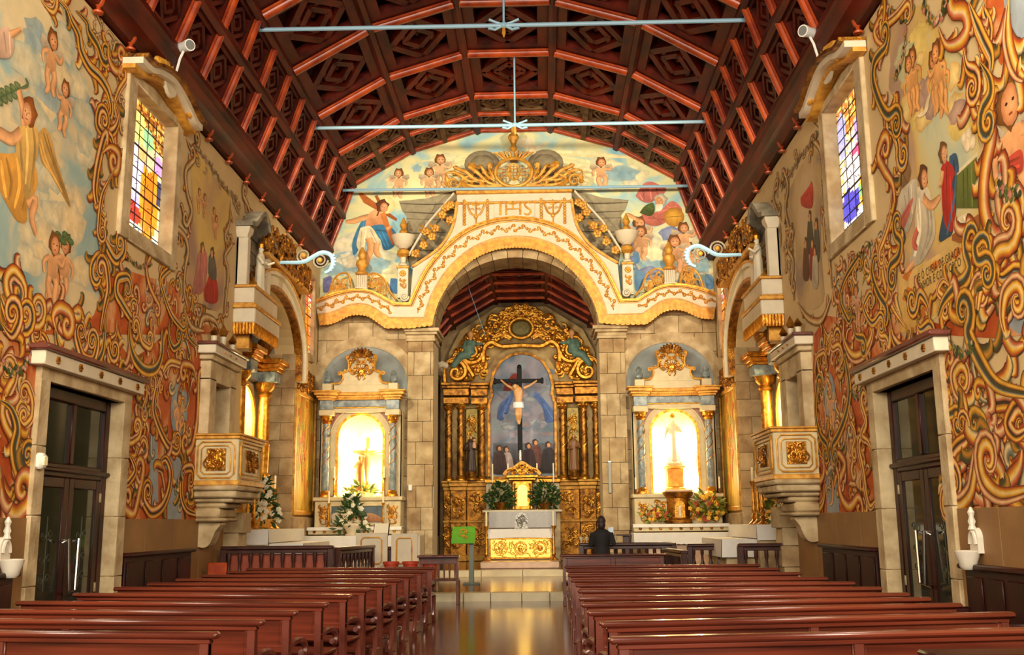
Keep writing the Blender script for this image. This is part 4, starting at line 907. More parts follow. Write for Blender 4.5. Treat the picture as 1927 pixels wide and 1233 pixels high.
# ================================================================== CARVING HELPERS
def carve(mb, f3, region, n, size, seed, mirror=None, r=.16, depth=1.0, seg=5):
    """gilded rococo relief: tapered C-scrolls and leaf lumps inside a 2D polygon; f3(a,b,h)->3D"""
    rnd = random.Random(seed); xs = [q[0] for q in region]; ys = [q[1] for q in region]
    def inside(a, b):
        c = False
        for i in range(len(region)):
            (x1, y1), (x2, y2) = region[i], region[i-1]
            if (y1 > b) != (y2 > b) and a < (x2-x1)*(b-y1)/(y2-y1)+x1: c = not c
        return c
    k = 0; tries = 0
    while k < n and tries < n*12:
        tries += 1
        a, b = rnd.uniform(min(xs), max(xs)), rnd.uniform(min(ys), max(ys))
        if not inside(a, b): continue
        s = rnd.choice((-1, 1)); e = rnd.random()*6.28; L = size*rnd.uniform(.7, 1.4)
        P = cr([(a, b), (a+L*.5*math.cos(e), b+L*.5*math.sin(e)), (a+L*math.cos(e+.6*s), b+L*math.sin(e+.6*s))], 3)
        P = curl(P, L*.28, s, .85, 8)
        if not inside(*P[-8]) : continue
        m = len(P); rr = [size*r*(.35+.65*math.sin(PI*min(1, (i+2)/(m))))*(1-.3*i/m) for i in range(m)]
        h = rnd.uniform(.2, 1)*size*r*depth
        for sg in ((1, -1) if mirror is not None else (1,)):
            mb.tube([f3((mirror+sg*(q[0]-mirror)) if mirror is not None else q[0], q[1], h) for q in P], rr, seg)
            q = P[-1]; mb.ball(f3((mirror+sg*(q[0]-mirror)) if mirror is not None else q[0], q[1], h+size*r*.3), size*r*1.1, 6, 4)
        k += 1
    return mb
def leafrow(mb, f3, path, w, h=.01, n=1):
    """carved leaf along a path: alternating blobs"""
    for i in range(0, len(path)-1):
        (a, b), (c, d) = path[i], path[i+1]; e = math.atan2(d-b, c-a)
        for s in (-1, 1):
            q = [(a, b), (a+math.cos(e+.8*s)*w*.6, b+math.sin(e+.8*s)*w*.6), (a+math.cos(e+.5*s)*w*1.1, b+math.sin(e+.5*s)*w*1.1)]
            mb.tube([f3(x, y, h) for x, y in q], [w*.1, w*.22, w*.04], 4)
def spiral_tube(mb, f3, c, r, turns, rad, a0=0, n=26, seg=6, r1=.12):
    P = spiral(c, r, r*r1, a0, turns, n); mb.tube([f3(x, y, 0) for x, y in P], [rad*(1-.5*i/n) for i in range(n+1)], seg); return mb
def band(mb, path, w0, w1, f3, h0, h1):
    """ribbon between inner offset w0 and outer offset w1 of a 2D path, extruded h0..h1"""
    n = len(path); A = []; B = []
    for i in range(n):
        a, b = path[max(i-1, 0)], path[min(i+1, n-1)]; dx, dy = b[0]-a[0], b[1]-a[1]; L = math.hypot(dx, dy) or 1; nx, ny = -dy/L, dx/L
        A.append((path[i][0]+nx*w0, path[i][1]+ny*w0)); B.append((path[i][0]+nx*w1, path[i][1]+ny*w1))
    V = [f3(*q, h0) for q in A]+[f3(*q, h0) for q in B]+[f3(*q, h1) for q in A]+[f3(*q, h1) for q in B]; F = []
    for i in range(n-1): F += [(i, i+1, n+i+1, n+i), (2*n+i, 3*n+i, 3*n+i+1, 2*n+i+1), (i, 2*n+i, 2*n+i+1, i+1), (n+i, n+i+1, 3*n+i+1, 3*n+i)]
    F += [(0, n, 3*n, 2*n), (n-1, 3*n-1, 4*n-1, 2*n-1)]
    mb.add(V, F); return A, B
# ================================================================== ARCH CANOPY (white and gold lambrequin)
PY = 27.92
def B(u, v): q = px(580+u/3.1625, 230+v/3.1625, Y=PY); return (q.x, q.z)
def BL(pts, k=0): return [(B(*p)[0]+.03, B(*p)[1]) for p in pts]
def mir(P): return P+[(-x, z) for x, z in reversed(P)]
g3 = lambda a, b, h: (a, PY-h, b)
canopy = thing('arch_canopy', 'white and gold carved canopy framing the tall chancel arch', 'canopy', (0, PY, 7.0))
low = cr(BL([(55, 1150), (140, 1140), (230, 1100), (300, 1088), (370, 1100), (440, 1145), (480, 1170)]), 5)+cr(BL([(690, 1170), (705, 1110), (745, 1010), (830, 880), (960, 765), (1100, 705), (1225, 690)]), 6)
top = cr(BL([(42, 1072), (140, 1030), (240, 1008), (300, 1003), (380, 1015), (450, 1050), (510, 1085)]), 5)+cr(BL([(600, 1085), (630, 1020), (700, 880), (800, 760), (930, 655), (1080, 595), (1225, 575)]), 6)
low[-1] = (.0, low[-1][1]); top[-1] = (.0, top[-1][1])
LOW, TOP = mir(low), mir(top)
def between(A, Bp, m):
    """resample two polylines to the same count"""
    def rs(P):
        d = [0]
        for i in range(1, len(P)): d.append(d[-1]+math.dist(P[i], P[i-1]))
        out = []
        for k in range(m):
            t = d[-1]*k/(m-1); i = max(j for j in range(len(d)) if d[j] <= t+1e-9); i = min(i, len(P)-2); f = (t-d[i])/max(1e-9, d[i+1]-d[i])
            out.append((P[i][0]+(P[i+1][0]-P[i][0])*f, P[i][1]+(P[i+1][1]-P[i][1])*f))
        return out
    return rs(A), rs(Bp)
# split in runs so that corners stay aligned
def slab(mb, P0, P1, h0, h1):
    n = len(P0); V = [g3(*q, h0) for q in P0]+[g3(*q, h0) for q in P1]+[g3(*q, h1) for q in P0]+[g3(*q, h1) for q in P1]; F = []
    for i in range(n-1): F += [(i, i+1, n+i+1, n+i), (2*n+i, 3*n+i, 3*n+i+1, 2*n+i+1), (i, 2*n+i, 2*n+i+1, i+1), (n+i, n+i+1, 3*n+i+1, 3*n+i)]
    mb.add(V, F)
def lerp(P0, P1, t): return [(a[0]+(b[0]-a[0])*t, a[1]+(b[1]-a[1])*t) for a, b in zip(P0, P1)]
seg_low = [low[:31], low[30:32], low[31:]]; seg_top = [top[:31], top[30:32], top[31:]]
body = MB(); mould = MB(); thin = MB(); bead = MB()
RUNS = []
for sg in (1, -1):
    for a, b, m in zip(seg_low, seg_top, (31, 3, 37)):
        P0, P1 = between(a, b, m); P0 = [(sg*x, z) for x, z in P0]; P1 = [(sg*x, z) for x, z in P1]; RUNS.append((P0, P1))
        slab(body, P0, P1, 0, .12); slab(mould, lerp(P0, P1, .86), lerp(P0, P1, 1.06), .1, .2); slab(thin, lerp(P0, P1, .78), lerp(P0, P1, .83), .11, .15)
        slab(thin, lerp(P0, P1, .02), lerp(P0, P1, .07), .11, .14); slab(bead, lerp(P0, P1, .94), lerp(P0, P1, 1.0), .19, .23)
obj('frieze', body, WH, canopy, False); mo = obj('gilt_cornice', mould, GP, canopy, False); obj('cornice_bead', bead, G, mo, False); obj('gilt_fillet', thin, GP, canopy, False)
# gold vine along the frieze
vine = MB()
for P0, P1 in RUNS:
    if len(P0) < 10: continue
    n = len(P0)
    for i in range(1, n-1, 2):
        a, b = lerp(P0, P1, .3)[i], lerp(P0, P1, .62)[i]; c = ((a[0]+b[0])/2, (a[1]+b[1])/2); L = math.dist(a, b); s = 1 if (i//2) % 2 else -1
        e = math.atan2(P0[min(i+1, n-1)][1]-P0[i-1][1], P0[min(i+1, n-1)][0]-P0[i-1][0])
        Q = curl(cr([(c[0]-math.cos(e)*L*.8, c[1]-math.sin(e)*L*.8), (c[0], c[1]), (c[0]+math.cos(e+1.1*s)*L*.5, c[1]+math.sin(e+1.1*s)*L*.5)], 3), L*.3, -s, 1.0, 8)
        vine.tube([g3(x, z, .125) for x, z in Q], .017, 4); vine.ball(g3(*Q[-1], .13), .04, 6, 4)
        leafrow(vine, lambda a_, b_, h: g3(a_, b_, .13), [(c[0]-math.cos(e)*L*.4, c[1]-math.sin(e)*L*.4), c], L*.42)
obj('gilt_vine', vine, GP, canopy)
# fringe of pointed tabs hanging from the lower edge
fr = MB(); fr2 = MB()
for P0, P1 in RUNS:
    P0r, P1r = P0, P1
    Q = []
    for (a, b) in zip(P0r, P1r):
        d = math.dist(a, b) or 1; Q.append((a[0]-(b[0]-a[0])/d*.3, a[1]-(b[1]-a[1])/d*.3))
    slab(fr, lerp(P0r, Q, -.03), lerp(P0r, Q, .72), .02, .1)
    L = sum(math.dist(P0r[i], P0r[i+1]) for i in range(len(P0r)-1)); m = max(3, int(L/.095))
    A, Bq = between(P0r, Q, m)
    for i in range(m-1):
        (x0, z0), (x1, z1) = Bq[i], Bq[i+1]; u0, u1 = lerp(A, Bq, .6)[i], lerp(A, Bq, .6)[i+1]; mx = ((x0+x1)/2, (z0+z1)/2)
        fr2.prism([g3(*u0, .1), g3(*u1, .1), g3(x1*.94+mx[0]*.06, z1+.03*0, .1), g3(mx[0], mx[1]-.025, .1), g3(x0*.94+mx[0]*.06, z0, .1)], (0, -.03, 0))
fo = obj('fringe_band', fr, GP, canopy, False); obj('fringe_tabs', fr2, GP, fo, False)
# attic panel with the monogram
at = cr(BL([(600, 1085), (560, 1050), (530, 880), (620, 868)]), 2)[-1:]+cr(BL([(620, 866), (740, 785), (810, 715), (860, 615), (882, 480)]), 5)
att = MB(); arc = [q for q in top[31:]]
tz = B(885, 415)[1]; ax = abs(B(890, 440)[0])
poly = [q for q in at]+[(-ax, tz-.02), (ax, tz-.02)]+[(-x, z) for x, z in reversed(at)]+[(-x, z) for x, z in arc[4:]][:0]
ia = [q for q in arc if q[0] > at[0][0]-.15]
poly = at+[(-ax, tz-.1), (ax, tz-.1)]+[(-x, z) for x, z in reversed(at)]+[(-x, z-.05) for x, z in ia]+[(x, z-.05) for x, z in reversed(ia)]
att.prism([g3(*q, .0) for q in poly], (0, -.1, 0)); an = obj('attic_panel', att, WH, canopy, False)
for sg in (1, -1): edge = MB(); band(edge, [(sg*x, z) for x, z in at], -.035, .035, g3, .08, .16); obj('gilt_edge', edge, GP, canopy, False)
cm = MB()
for z0, z1, e, d in ((tz-.42, tz-.35, .0, .16), (tz-.13, tz-.02, .04, .2), (tz-.02, tz+.05, .08, .25)): cm.bev(-ax-e, ax+e, PY-d, PY, z0, z1, .02)
obj('gilt_attic_cornice', cm, GP, canopy); obj('attic_cornice', MB().bev(-ax-.02, ax+.02, PY-.14, PY, tz-.36, tz-.12, .02), WH, canopy)
# plaque letters I H S with the cross on the bar
pq = px(967, 396, Y=PY); z0, z1 = px(967, 408, Y=PY).z, px(967, 382, Y=PY).z
pl_ = obj('plaque', MB().bev(-.58, .58, PY-.125, PY, z0-.05, z1+.06, .01), WH, canopy)
le = MB(); hh = z1-z0; W = lambda x0, x1, a, b: le.bev(x0, x1, PY-.16, PY-.11, z0+a*hh, z0+b*hh, .006)
W(-.42, -.37, .05, .95); W(-.26, -.21, .05, .95); W(.14, .19, .05, .95); W(-.21, .14, .42, .5); W(-.06, -.02, .5, 1.05); W(-.14, .06, .78, .85)
S = cr([(.45, .85), (.39, .95), (.31, .9), (.3, .7), (.37, .52), (.45, .38), (.44, .15), (.36, .04), (.28, .14)], 4)
le.tube([(x, PY-.13, z0+z*hh) for x, z in S], .028, 6); obj('monogram', le, GP, pl_)
for sg in (1, -1):
    gl = MB()
    for xx in (1.42, .76):
        for k in range(9): gl.ball((sg*xx, PY-.14, z1+.04-k*.085-(0)), (.045, .03, .05), 6, 4)
    Q = cr([(1.36, z1+.02), (1.24, z0+.1), (1.09, z0+.02), (.94, z0+.1), (.82, z1+.02)], 5); gl.tube([(sg*x, PY-.13, z) for x, z in Q], .028, 5)
    gl.tube([(sg*1.09, PY-.13, z1+.04), (sg*1.09, PY-.13, z0-.24)], .022, 5); gl.ball((sg*1.09, PY-.14, z0-.02), .06, 6, 4); gl.tube([(sg*.99, PY-.13, z1-.08), (sg*1.19, PY-.13, z1-.08)], .02, 5)
    for k in (-1, 1): spiral_tube(gl, lambda a, b, h: (sg*a, PY-.13, b), (1.09+k*.09, z0+.2), .05, 1, .014)
    obj('gilt_garland', gl, GP, canopy)
# pierced gilded cresting above the attic
cz = tz+.04; crest = thing('cresting', 'pierced gold foliage cresting with crowned central roundel above the arch canopy', 'cresting', (0, PY-.1, cz))
c3 = lambda a, b, h: (a, PY-.12-h, b)
V = lambda u, v: (lambda q: (q.x, q.z))(px(830+u/6.164, 240+v/6.165, Y=PY))
mb = MB(); cc0 = V(845, 540); rr0 = abs(V(1055, 540)[0]-cc0[0])
mb.tube([c3(cc0[0]+rr0*math.cos(a), cc0[1]+rr0*math.sin(a)*.82, .02) for a in [2*PI*k/28 for k in range(29)]], .055, 7)
obj('roundel_ring', mb, GP, crest)
mb = MB(); ov = [(cc0[0]+.17*math.cos(2*PI*k/18), cc0[1]+.02+.24*math.sin(2*PI*k/18)) for k in range(19)]; mb.tube([c3(*q, .02) for q in ov], .028, 5)
for k in (-.1, 0, .1): mb.tube([c3(cc0[0]+k, cc0[1]-.18, .02), c3(cc0[0]+k, cc0[1]+.22, .02)], .016, 4)
for k in (-.1, 0, .1, .18): mb.tube([c3(cc0[0]-.15, cc0[1]+k, .02), c3(cc0[0]+.15, cc0[1]+k, .02)], .014, 4)
for s in (-1, 1):
    for e in (.5, -.1, -.7): mb.tube([c3(cc0[0]+s*.17, cc0[1]+.1*e, .02), c3(cc0[0]+s*rr0, cc0[1]+rr0*.6*e, .02)], .016, 4)
obj('roundel_lattice', mb, GP, crest)
for s in (-1, 1):
    mb = MB(); F = lambda pts: [(cc0[0]+s*abs(V(*q)[0]-cc0[0]), V(*q)[1]) for q in pts]
    for pts, r in (([(700, 690), (560, 660), (420, 540), (330, 470), (380, 450), (400, 500)], .045), ([(620, 640), (540, 580), (470, 480), (440, 470)], .04), ([(620, 620), (560, 500), (570, 440), (590, 500)], .04), ([(540, 650), (400, 620), (300, 540), (180, 490), (150, 480)], .045), ([(440, 640), (330, 640), (240, 580), (160, 540), (60, 550)], .04), ([(700, 700), (560, 700), (380, 700), (270, 660)], .04), ([(330, 580), (250, 620), (260, 690), (340, 710)], .035), ([(480, 600), (470, 680), (530, 715)], .035), ([(60, 560), (80, 640), (60, 690)], .04)):
        Q = cr(F(pts), 4); mb.tube([c3(*q, .02+.02*math.sin(i)) for i, q in enumerate(Q)], [r*(.5+.8*math.sin(PI*(i+1)/(len(Q)+1))) for i in range(len(Q))], 5)
        leafrow(mb, lambda a, b, h: c3(a, b, .03), Q[2::3], .12)
    q = F([(150, 660)])[0]; spiral_tube(mb, lambda a, b, h: c3(a, b, .03), q, .2, 1.4*s, .05)
    obj('foliage_wing', mb, GP, crest)
mb = MB(); q = V(845, 300)
for k in range(-4, 5): mb.tube([c3(cc0[0]+k*.06, cc0[1]+rr0*.75, 0), c3(cc0[0]+k*.12, q[1]-.02*abs(k)+.02, .03), c3(cc0[0]+k*.145, q[1]+.06-.02*abs(k), .01)], [.03, .04, .012], 5)
mb.lathe([(.05, 0), (.12, .08), (.07, .2), (.1, .3), (.16, .42), (.13, .5), (.05, .56), (.09, .66), (.07, .78), (.02, .9)], (cc0[0], PY-.14, q[1]), 10)
obj('crown_finial', mb, GP, crest)
# carved sprays on the slopes beside the attic, each on its rod
for s, sd in ((-1, 'left'), (1, 'right')):
    t = thing('carved_spray', 'gilded rose and leaf spray on a pale rod, %s slope of the arch canopy' % sd, 'carving', (s*2.2, PY, 9.4), 'sprays beside the arch canopy')
    a, b = B(600, 800), B(870, 430); f = lambda q: (s*abs(q[0]), PY-.12, q[1]); mb = MB().tube([f(a), f(((a[0]*.6+b[0]*.4), a[1]*.5+b[1]*.5)), f(b)], .035, 6); obj('rod', mb, WH, t)
    mb = MB()
    for i, (u, v) in enumerate(((640, 790), (690, 740), (700, 660), (760, 640), (800, 560), (845, 590), (850, 500), (820, 520), (740, 690))):
        q = B(u, v); x, z = s*abs(q[0]), q[1]
        for k in range(5): e = k*1.257+i; mb.ball((x+.07*math.cos(e), PY-.15, z+.07*math.sin(e)), (.06, .04, .06), 6, 4)
        mb.ball((x, PY-.19, z), .045, 6, 4); leafrow(mb, lambda aa, bb, h: (aa, PY-.13, bb), [(x, z), (x+.1*math.cos(i), z+.1*math.sin(i)), (x-.08, z+.1)], .15)
    obj('blossoms', mb, GP, t)
# urns on scrolled pedestals and the smaller urn-column, grille panels on the side bays
def urn(t, x, y, z, sc=1):
    obj('urn_foot', MB().lathe([(.1*sc, 0), (.11*sc, .04*sc), (.06*sc, .08*sc), (.07*sc, .2*sc)], (x, y, z), 12), WH, t)
    obj('urn_body', MB().lathe([(.07*sc, .2*sc), (.15*sc, .27*sc), (.13*sc, .36*sc), (.06*sc, .4*sc)], (x, y, z), 12), GP, t)
    b = obj('urn_bowl', MB().lathe([(.08*sc, .4*sc), (.2*sc, .5*sc), (.26*sc, .66*sc), (.28*sc, .7*sc), (.1*sc, .73*sc)], (x, y, z), 14), WH, t)
    obj('urn_flame', MB().lathe([(.06*sc, .72*sc), (.1*sc, .8*sc), (.05*sc, .87*sc), (.09*sc, .95*sc), (.05*sc, 1.05*sc), (.01, 1.15*sc)], (x, y, z), 10), GP, t)
for s, sd in ((-1, 'left'), (1, 'right')):
    q0, q1 = B(530, 1075), B(600, 868); x0, x1 = sorted((s*abs(q0[0]+.02), s*abs(q1[0])))
    t = thing('urn', 'white and gold urn on scrolled pedestal, %s shoulder of the arch canopy' % sd, 'urn', ((x0+x1)/2, PY, q0[1]), 'canopy shoulder urns')
    obj('pedestal', MB().bev(x0, x1, PY-.18, PY, q0[1]+.1, q1[1]-.04, .01), WH, t); obj('pedestal_cap', MB().bev(x0-.03, x1+.03, PY-.22, PY, q1[1]-.05, q1[1]+.02, .015), GP, t)
    cx = (x0+x1)/2; mb = MB(); spiral_tube(mb, lambda a, b, h: (a, PY-.2, b), (cx-s*.05, q0[1]+.13), .13, 2*s, .03); obj('volute', mb, WH, t)
    mb = MB()
    for k in range(8): mb.ball((cx+.06*math.cos(k*PI/4), PY-.2, q1[1]-.2+.06*math.sin(k*PI/4)), .035, 6, 4)
    mb.ball((cx, PY-.21, q1[1]-.2), .04, 6, 4); obj('rosette', mb, GP, t)
    mb = MB(); carve(mb, lambda a, b, h: (a, PY-.19-h, b), [(x0+.04, q0[1]+.3), (x1-.04, q0[1]+.3), (x1-.04, q1[1]-.32), (x0+.04, q1[1]-.32)], 8, .1, 3); obj('relief', mb, GP, t)
    urn(t, cx, PY-.12, q1[1]+.02, 1.25)
    # fluted pedestal with urn at the top of the side bay
    q2, q3 = B(315, 1000), B(315, 915); cx = s*abs(q2[0]+.03)
    t = thing('urn', 'golden urn on fluted white pillar above the %s bay of the arch canopy' % sd, 'urn', (cx, PY, q2[1]), 'side bay urns')
    mb = MB().bev(cx-.17, cx+.17, PY-.2, PY, q2[1]-.02, q2[1]+.05, .01)
    for k in range(5): mb.lathe([(.03, q2[1]+.05), (.03, q3[1])], (cx-.12+k*.06, PY-.1, 0), 6)
    obj('fluted_pillar', mb, WH, t)
    obj('urn_body', MB().lathe([(.17, 0), (.19, .05), (.12, .1), (.1, .16), (.18, .3), (.16, .4), (.08, .46), (.12, .56), (.1, .66), (.03, .8)], (cx, PY-.1, q3[1]), 12), GP, t)
    for k, pts in ((0, [(120, 1030), (140, 960), (180, 910), (230, 905), (250, 960), (255, 1000)]), (1, [(335, 1000), (350, 920), (400, 905), (450, 940), (480, 1010), (520, 1060)])):
        P = cr(BL(pts), 3); P = [(s*abs(x), z) for x, z in P]; t2 = thing('grille', 'gold openwork %s grille on the %s bay of the arch canopy' % (('outer', 'inner')[k], sd), 'grille', (P[0][0], PY, P[0][1]), 'openwork grilles on the canopy')
        mb = MB().tube([(x, PY-.08, z) for x, z in P], .03, 5); obj('rim', mb, GP, t2)
        mb = MB(); carve(mb, lambda a, b, h: (a, PY-.08-h*.3, b), P, 26, .15, 7+k, None, .12); obj('tracery', mb, GP, t2)
# ================================================================== TIE RODS, SPRAYS, BRACKETS
for i, (Y, a, b, c, lab) in enumerate(((18.5, (494, 56), (1401, 38), 948, 'nearest pale blue iron tie rod across the nave, cut by its hanger near the top'), (23.5, (600, 241), (1325, 229), 967, 'middle pale blue iron tie rod, below the hanging vertical bar'), (27.7, (655, 358), (1285, 350), None, 'farthest pale blue tie rod, running behind the gold cresting'))):
    A, D = px(*a, Y=Y), px(*b, Y=Y)
    t = thing('tie_rod', lab, 'tie rod', ((A.x+D.x)/2, Y, A.z), 'tie rods of the ceiling')
    A.x -= .15; D.x += .15
    obj('rod', MB().tube([A, (A+D)/2+Vector((0, 0, -.01)), D], .042, 8), BLUE, t)
    if c:
        q = (A+D)/2; q.x = px(c, 45, Y=Y).x
        obj('hanger', MB().tube([q, q+Vector((0, 0, 1.85))], .022, 6), BLUE, t)
        mb = MB()
        for e in (.6, 2.5, 3.7, 5.7): mb.tube([q, q+Vector((.2*math.cos(e), 0, .14*math.sin(e)-.02)), q+Vector((.36*math.cos(e), -.05, .16*math.sin(e)))], [.03, .025, .03], 5)
        obj('leaf_spray', mb, BLUE, t); obj('collar', MB().ball(q, .07, 8, 6), BLUE, t); obj('drop', MB().lathe([(.01, -.26), (.04, -.18), (.03, -.06)], tuple(q), 8), GP, t)
for s, sd in ((-1, 'left'), (1, 'right')):
    Y = 22.6; t = thing('iron_bracket', 'pale blue S-scroll iron bracket beside the gold cresting on the %s wall' % sd, 'bracket', (s*5.2, Y, 7.5), 'blue scroll brackets')
    k = lambda u, v: px(340+u/3.853, 380+v/3.853, Y=Y); f = lambda u, v: (s*abs(k(u, v).x+.02), k(u, v).z)
    P = cr([(s*5.58, f(745, 440)[1]), f(745, 440), f(840, 440), (f(900, 430)), f(960, 395), f(1020, 368), f(1080, 385), f(1098, 440), f(1075, 495), f(1040, 515)], 5)
    obj('stem', MB().tube([(x, Y, z) for x, z in P], [.035+.02*math.sin(PI*i/len(P)) for i in range(len(P))], 7), BLUE, t)
    for u, v, r in ((885, 392, .17), (1005, 425, .17)):
        q = f(u, v); mb = MB(); spiral_tube(mb, lambda a, b, h: (a, Y, b), q, r*1.1, 2.2*s, .025, 0, 30); o = obj('spiral', mb, STG, t); obj('boss', MB().ball((q[0], Y-.02, q[1]), .06, 8, 6), GP, o)
    mb = MB()
    for i in range(7): q = P[-3-i*2]; mb.ball((q[0]-s*.05, Y, q[1]+.02), .035, 6, 4)
    obj('beads', mb, BLUE, t)
# ================================================================== FIGURE HELPERS
def fused(name, mb, m, parent=None, voxel=.015, smooth=2):
    """merge overlapping limbs into one continuous surface"""
    o = obj(name, mb, m, parent)
    r = o.modifiers.new('r', 'REMESH'); r.mode = 'VOXEL'; r.voxel_size = voxel; r.use_smooth_shade = True
    s = o.modifiers.new('s', 'SMOOTH'); s.iterations = smooth; s.factor = .5
    dg = bpy.context.evaluated_depsgraph_get(); me = bpy.data.meshes.new_from_object(o.evaluated_get(dg)); old = o.data
    o.modifiers.clear(); o.data = me; bpy.data.meshes.remove(old); me.name = name
    if not me.materials: me.materials.append(m)
    return o
def robed(mb, c, h, rz=0, arms=(), lean=0, folds=9, head=True, hat=None, wide=1):
    """standing robed figure, height h; arms: list of 3D local paths in units of h"""
    ca, sa = math.cos(rz), math.sin(rz)
    L = lambda x, y, z: (c[0]+(x*ca-y*sa)*h, c[1]+(x*sa+y*ca)*h, c[2]+z*h)
    rings = []
    for z, rx, ry in ((0, .15, .12), (.05, .15, .12), (.2, .13, .105), (.38, .12, .1), (.5, .115, .095), (.6, .1, .085), (.7, .125, .085), (.78, .135, .08), (.83, .1, .065), (.86, .045, .045), (.9, .04, .04)):
        rings.append([L(rx*wide*(1+(.09*(1-z) if z < .6 else .02)*math.sin(folds*t))*math.cos(t)+lean*z, ry*(1+(.09*(1-z) if z < .6 else .02)*math.sin(folds*t))*math.sin(t), z) for t in [2*PI*k/36 for k in range(36)]])
    mb.loft(rings)
    if head:
        q = L(lean, 0, .935); mb.ball(q, (.052*h, .06*h, .07*h), 10, 8); q = L(lean, -.058, .93); mb.ball(q, .012*h, 6, 4)
    for A in arms: mb.tube([L(*a) for a in A], [h*.042-h*.016*i/(len(A)-1) for i in range(len(A))], 8); mb.ball(L(*A[-1]), h*.026, 8, 6)
    return mb
# ================================================================== STAINED GLASS WINDOWS
GLM = bpy.data.materials.new('stained_glass'); GLM.use_nodes = True
_nt = GLM.node_tree; _b = _nt.nodes['Principled BSDF']; _a = _nt.nodes.new('ShaderNodeVertexColor'); _a.layer_name = 'Col'
_nt.links.new(_a.outputs[0], _b.inputs['Base Color']); _nt.links.new(_a.outputs[0], _b.inputs['Emission Color']); _b.inputs['Emission Strength'].default_value = 1.4; _b.inputs['Roughness'].default_value = .15
LEAD = mat('lead_came', rgb(40, 28, 22), .6)
def c_(*a): return rgb(*a)
def pict(regions, base):
    def f(u, v, r):
        col = base(u, v, r)
        for (u0, u1, v0, v1, c) in regions:
            uu, vv = (u-(u0+u1)/2)/((u1-u0)/2), (v-(v0+v1)/2)/((v1-v0)/2)
            if abs(uu)**2.5+abs(vv)**2.5 < 1: col = c
        k = r.uniform(.8, 1.1); return tuple(min(1, x*k) for x in col)
    return f
picA = pict([(.0, .3, .05, .5, c_(96, 150, 60)), (.0, .35, .3, .6, c_(236, 190, 60)), (.2, .6, .12, .62, c_(190, 180, 240)), (.25, .5, .3, .68, c_(236, 226, 240)), (.5, .95, .05, .62, c_(246, 150, 30)), (.62, .8, .1, .6, c_(236, 120, 20)), (.88, 1.1, .35, .55, c_(40, 50, 90)), (.05, .55, .1, .24, c_(176, 30, 30)), (.05, .3, .55, .72, c_(190, 40, 50)), (.55, .8, .55, .75, c_(230, 200, 150)), (.25, .55, .68, .92, c_(246, 220, 120)), (.5, .75, .7, .85, c_(150, 200, 140)), (.8, 1, .58, .72, c_(200, 150, 210)), (0, .25, .72, .85, c_(236, 160, 200)), (.4, .6, .58, .7, c_(232, 180, 110))],
    lambda u, v, r: r.choice((c_(240, 235, 225), c_(190, 210, 220), c_(250, 240, 200))) if v < .1 else (r.choice((c_(150, 84, 30), c_(200, 140, 50), c_(120, 60, 24), c_(226, 180, 80))) if v > .74 else r.choice((c_(246, 200, 160), c_(250, 220, 190), c_(240, 190, 120)))))
picB = pict([(.1, .9, .25, .65, c_(250, 230, 210)), (.1, .5, .12, .45, c_(248, 170, 40)), (.5, 1, .1, .35, c_(60, 60, 190)), (.3, .6, .45, .6, c_(190, 60, 120)), (.2, .5, .6, .8, c_(190, 160, 220)), (.75, 1, .6, .95, c_(170, 170, 220)), (.4, .8, .3, .55, c_(255, 236, 230)), (.3, .5, .2, .3, c_(130, 190, 110))],
    lambda u, v, r: r.choice((c_(250, 246, 240), c_(220, 230, 240), c_(255, 240, 220))) if v < .12 else (r.choice((c_(240, 170, 60), c_(200, 110, 40), c_(250, 210, 120), c_(180, 120, 60))) if v > .72 else r.choice((c_(250, 220, 160), c_(255, 240, 220), c_(246, 190, 90), c_(240, 210, 200)))))
picC = pict([(0, 1, .3, .62, c_(236, 120, 30)), (.2, .7, .6, .8, c_(210, 80, 60)), (.3, .7, .8, .95, c_(190, 150, 230)), (.1, .5, .2, .4, c_(220, 210, 200)), (.5, 1, .1, .35, c_(236, 110, 30))], lambda u, v, r: r.choice((c_(230, 130, 50), c_(180, 60, 40), c_(240, 190, 120), c_(200, 180, 200))))
def glazing(win, X, y0, y1, z0, z1, nu, nv, pic, seed, flip):
    r = random.Random(seed); du, dv = (y1-y0)/nu, (z1-z0)/nv
    for i in range(nu):
        for j in range(nv):
            mb = MB(); N = 4
            for a in range(N):
                for b in range(N):
                    A, Bz = y0+du*i+.006+(du-.012)*a/N, z0+dv*j+.006+(dv-.012)*b/N; A1, B1 = A+(du-.012)/N, Bz+(dv-.012)/N
                    u, v = ((A+A1)/2-y0)/(y1-y0), ((Bz+B1)/2-z0)/(z1-z0); cc = pic(u, v, r)
                    mb.add([(X, A, Bz), (X, A1, Bz), (X, A1, B1), (X, A, B1)], [(0, 1, 2, 3)], [cc]*4)
            obj('pane', mb, GLM, win, False, fixn=False)
    mb = MB()
    for i in range(1, nu): y = y0+du*i; mb.box(X-.008, X+.008, y-.007, y+.007, z0, z1)
    for j in range(1, nv): z = z0+dv*j; w = .016 if j % 4 == 0 else .007; mb.box(X-.01, X+.01, y0, y1, z-w, z+w)
    r2 = random.Random(seed+5)
    for k in range(60):
        y, z = r2.uniform(y0, y1-.1), r2.uniform(z0, z1-.1); e = r2.random()*3.1; L = .12; mb.tube([(X, y, z), (X, min(y1, y+abs(math.cos(e))*L), min(z1, z+math.sin(e)*L))], .006, 4)
    o = obj('lead_cames', mb, LEAD, win); o['kind'] = 'stuff'
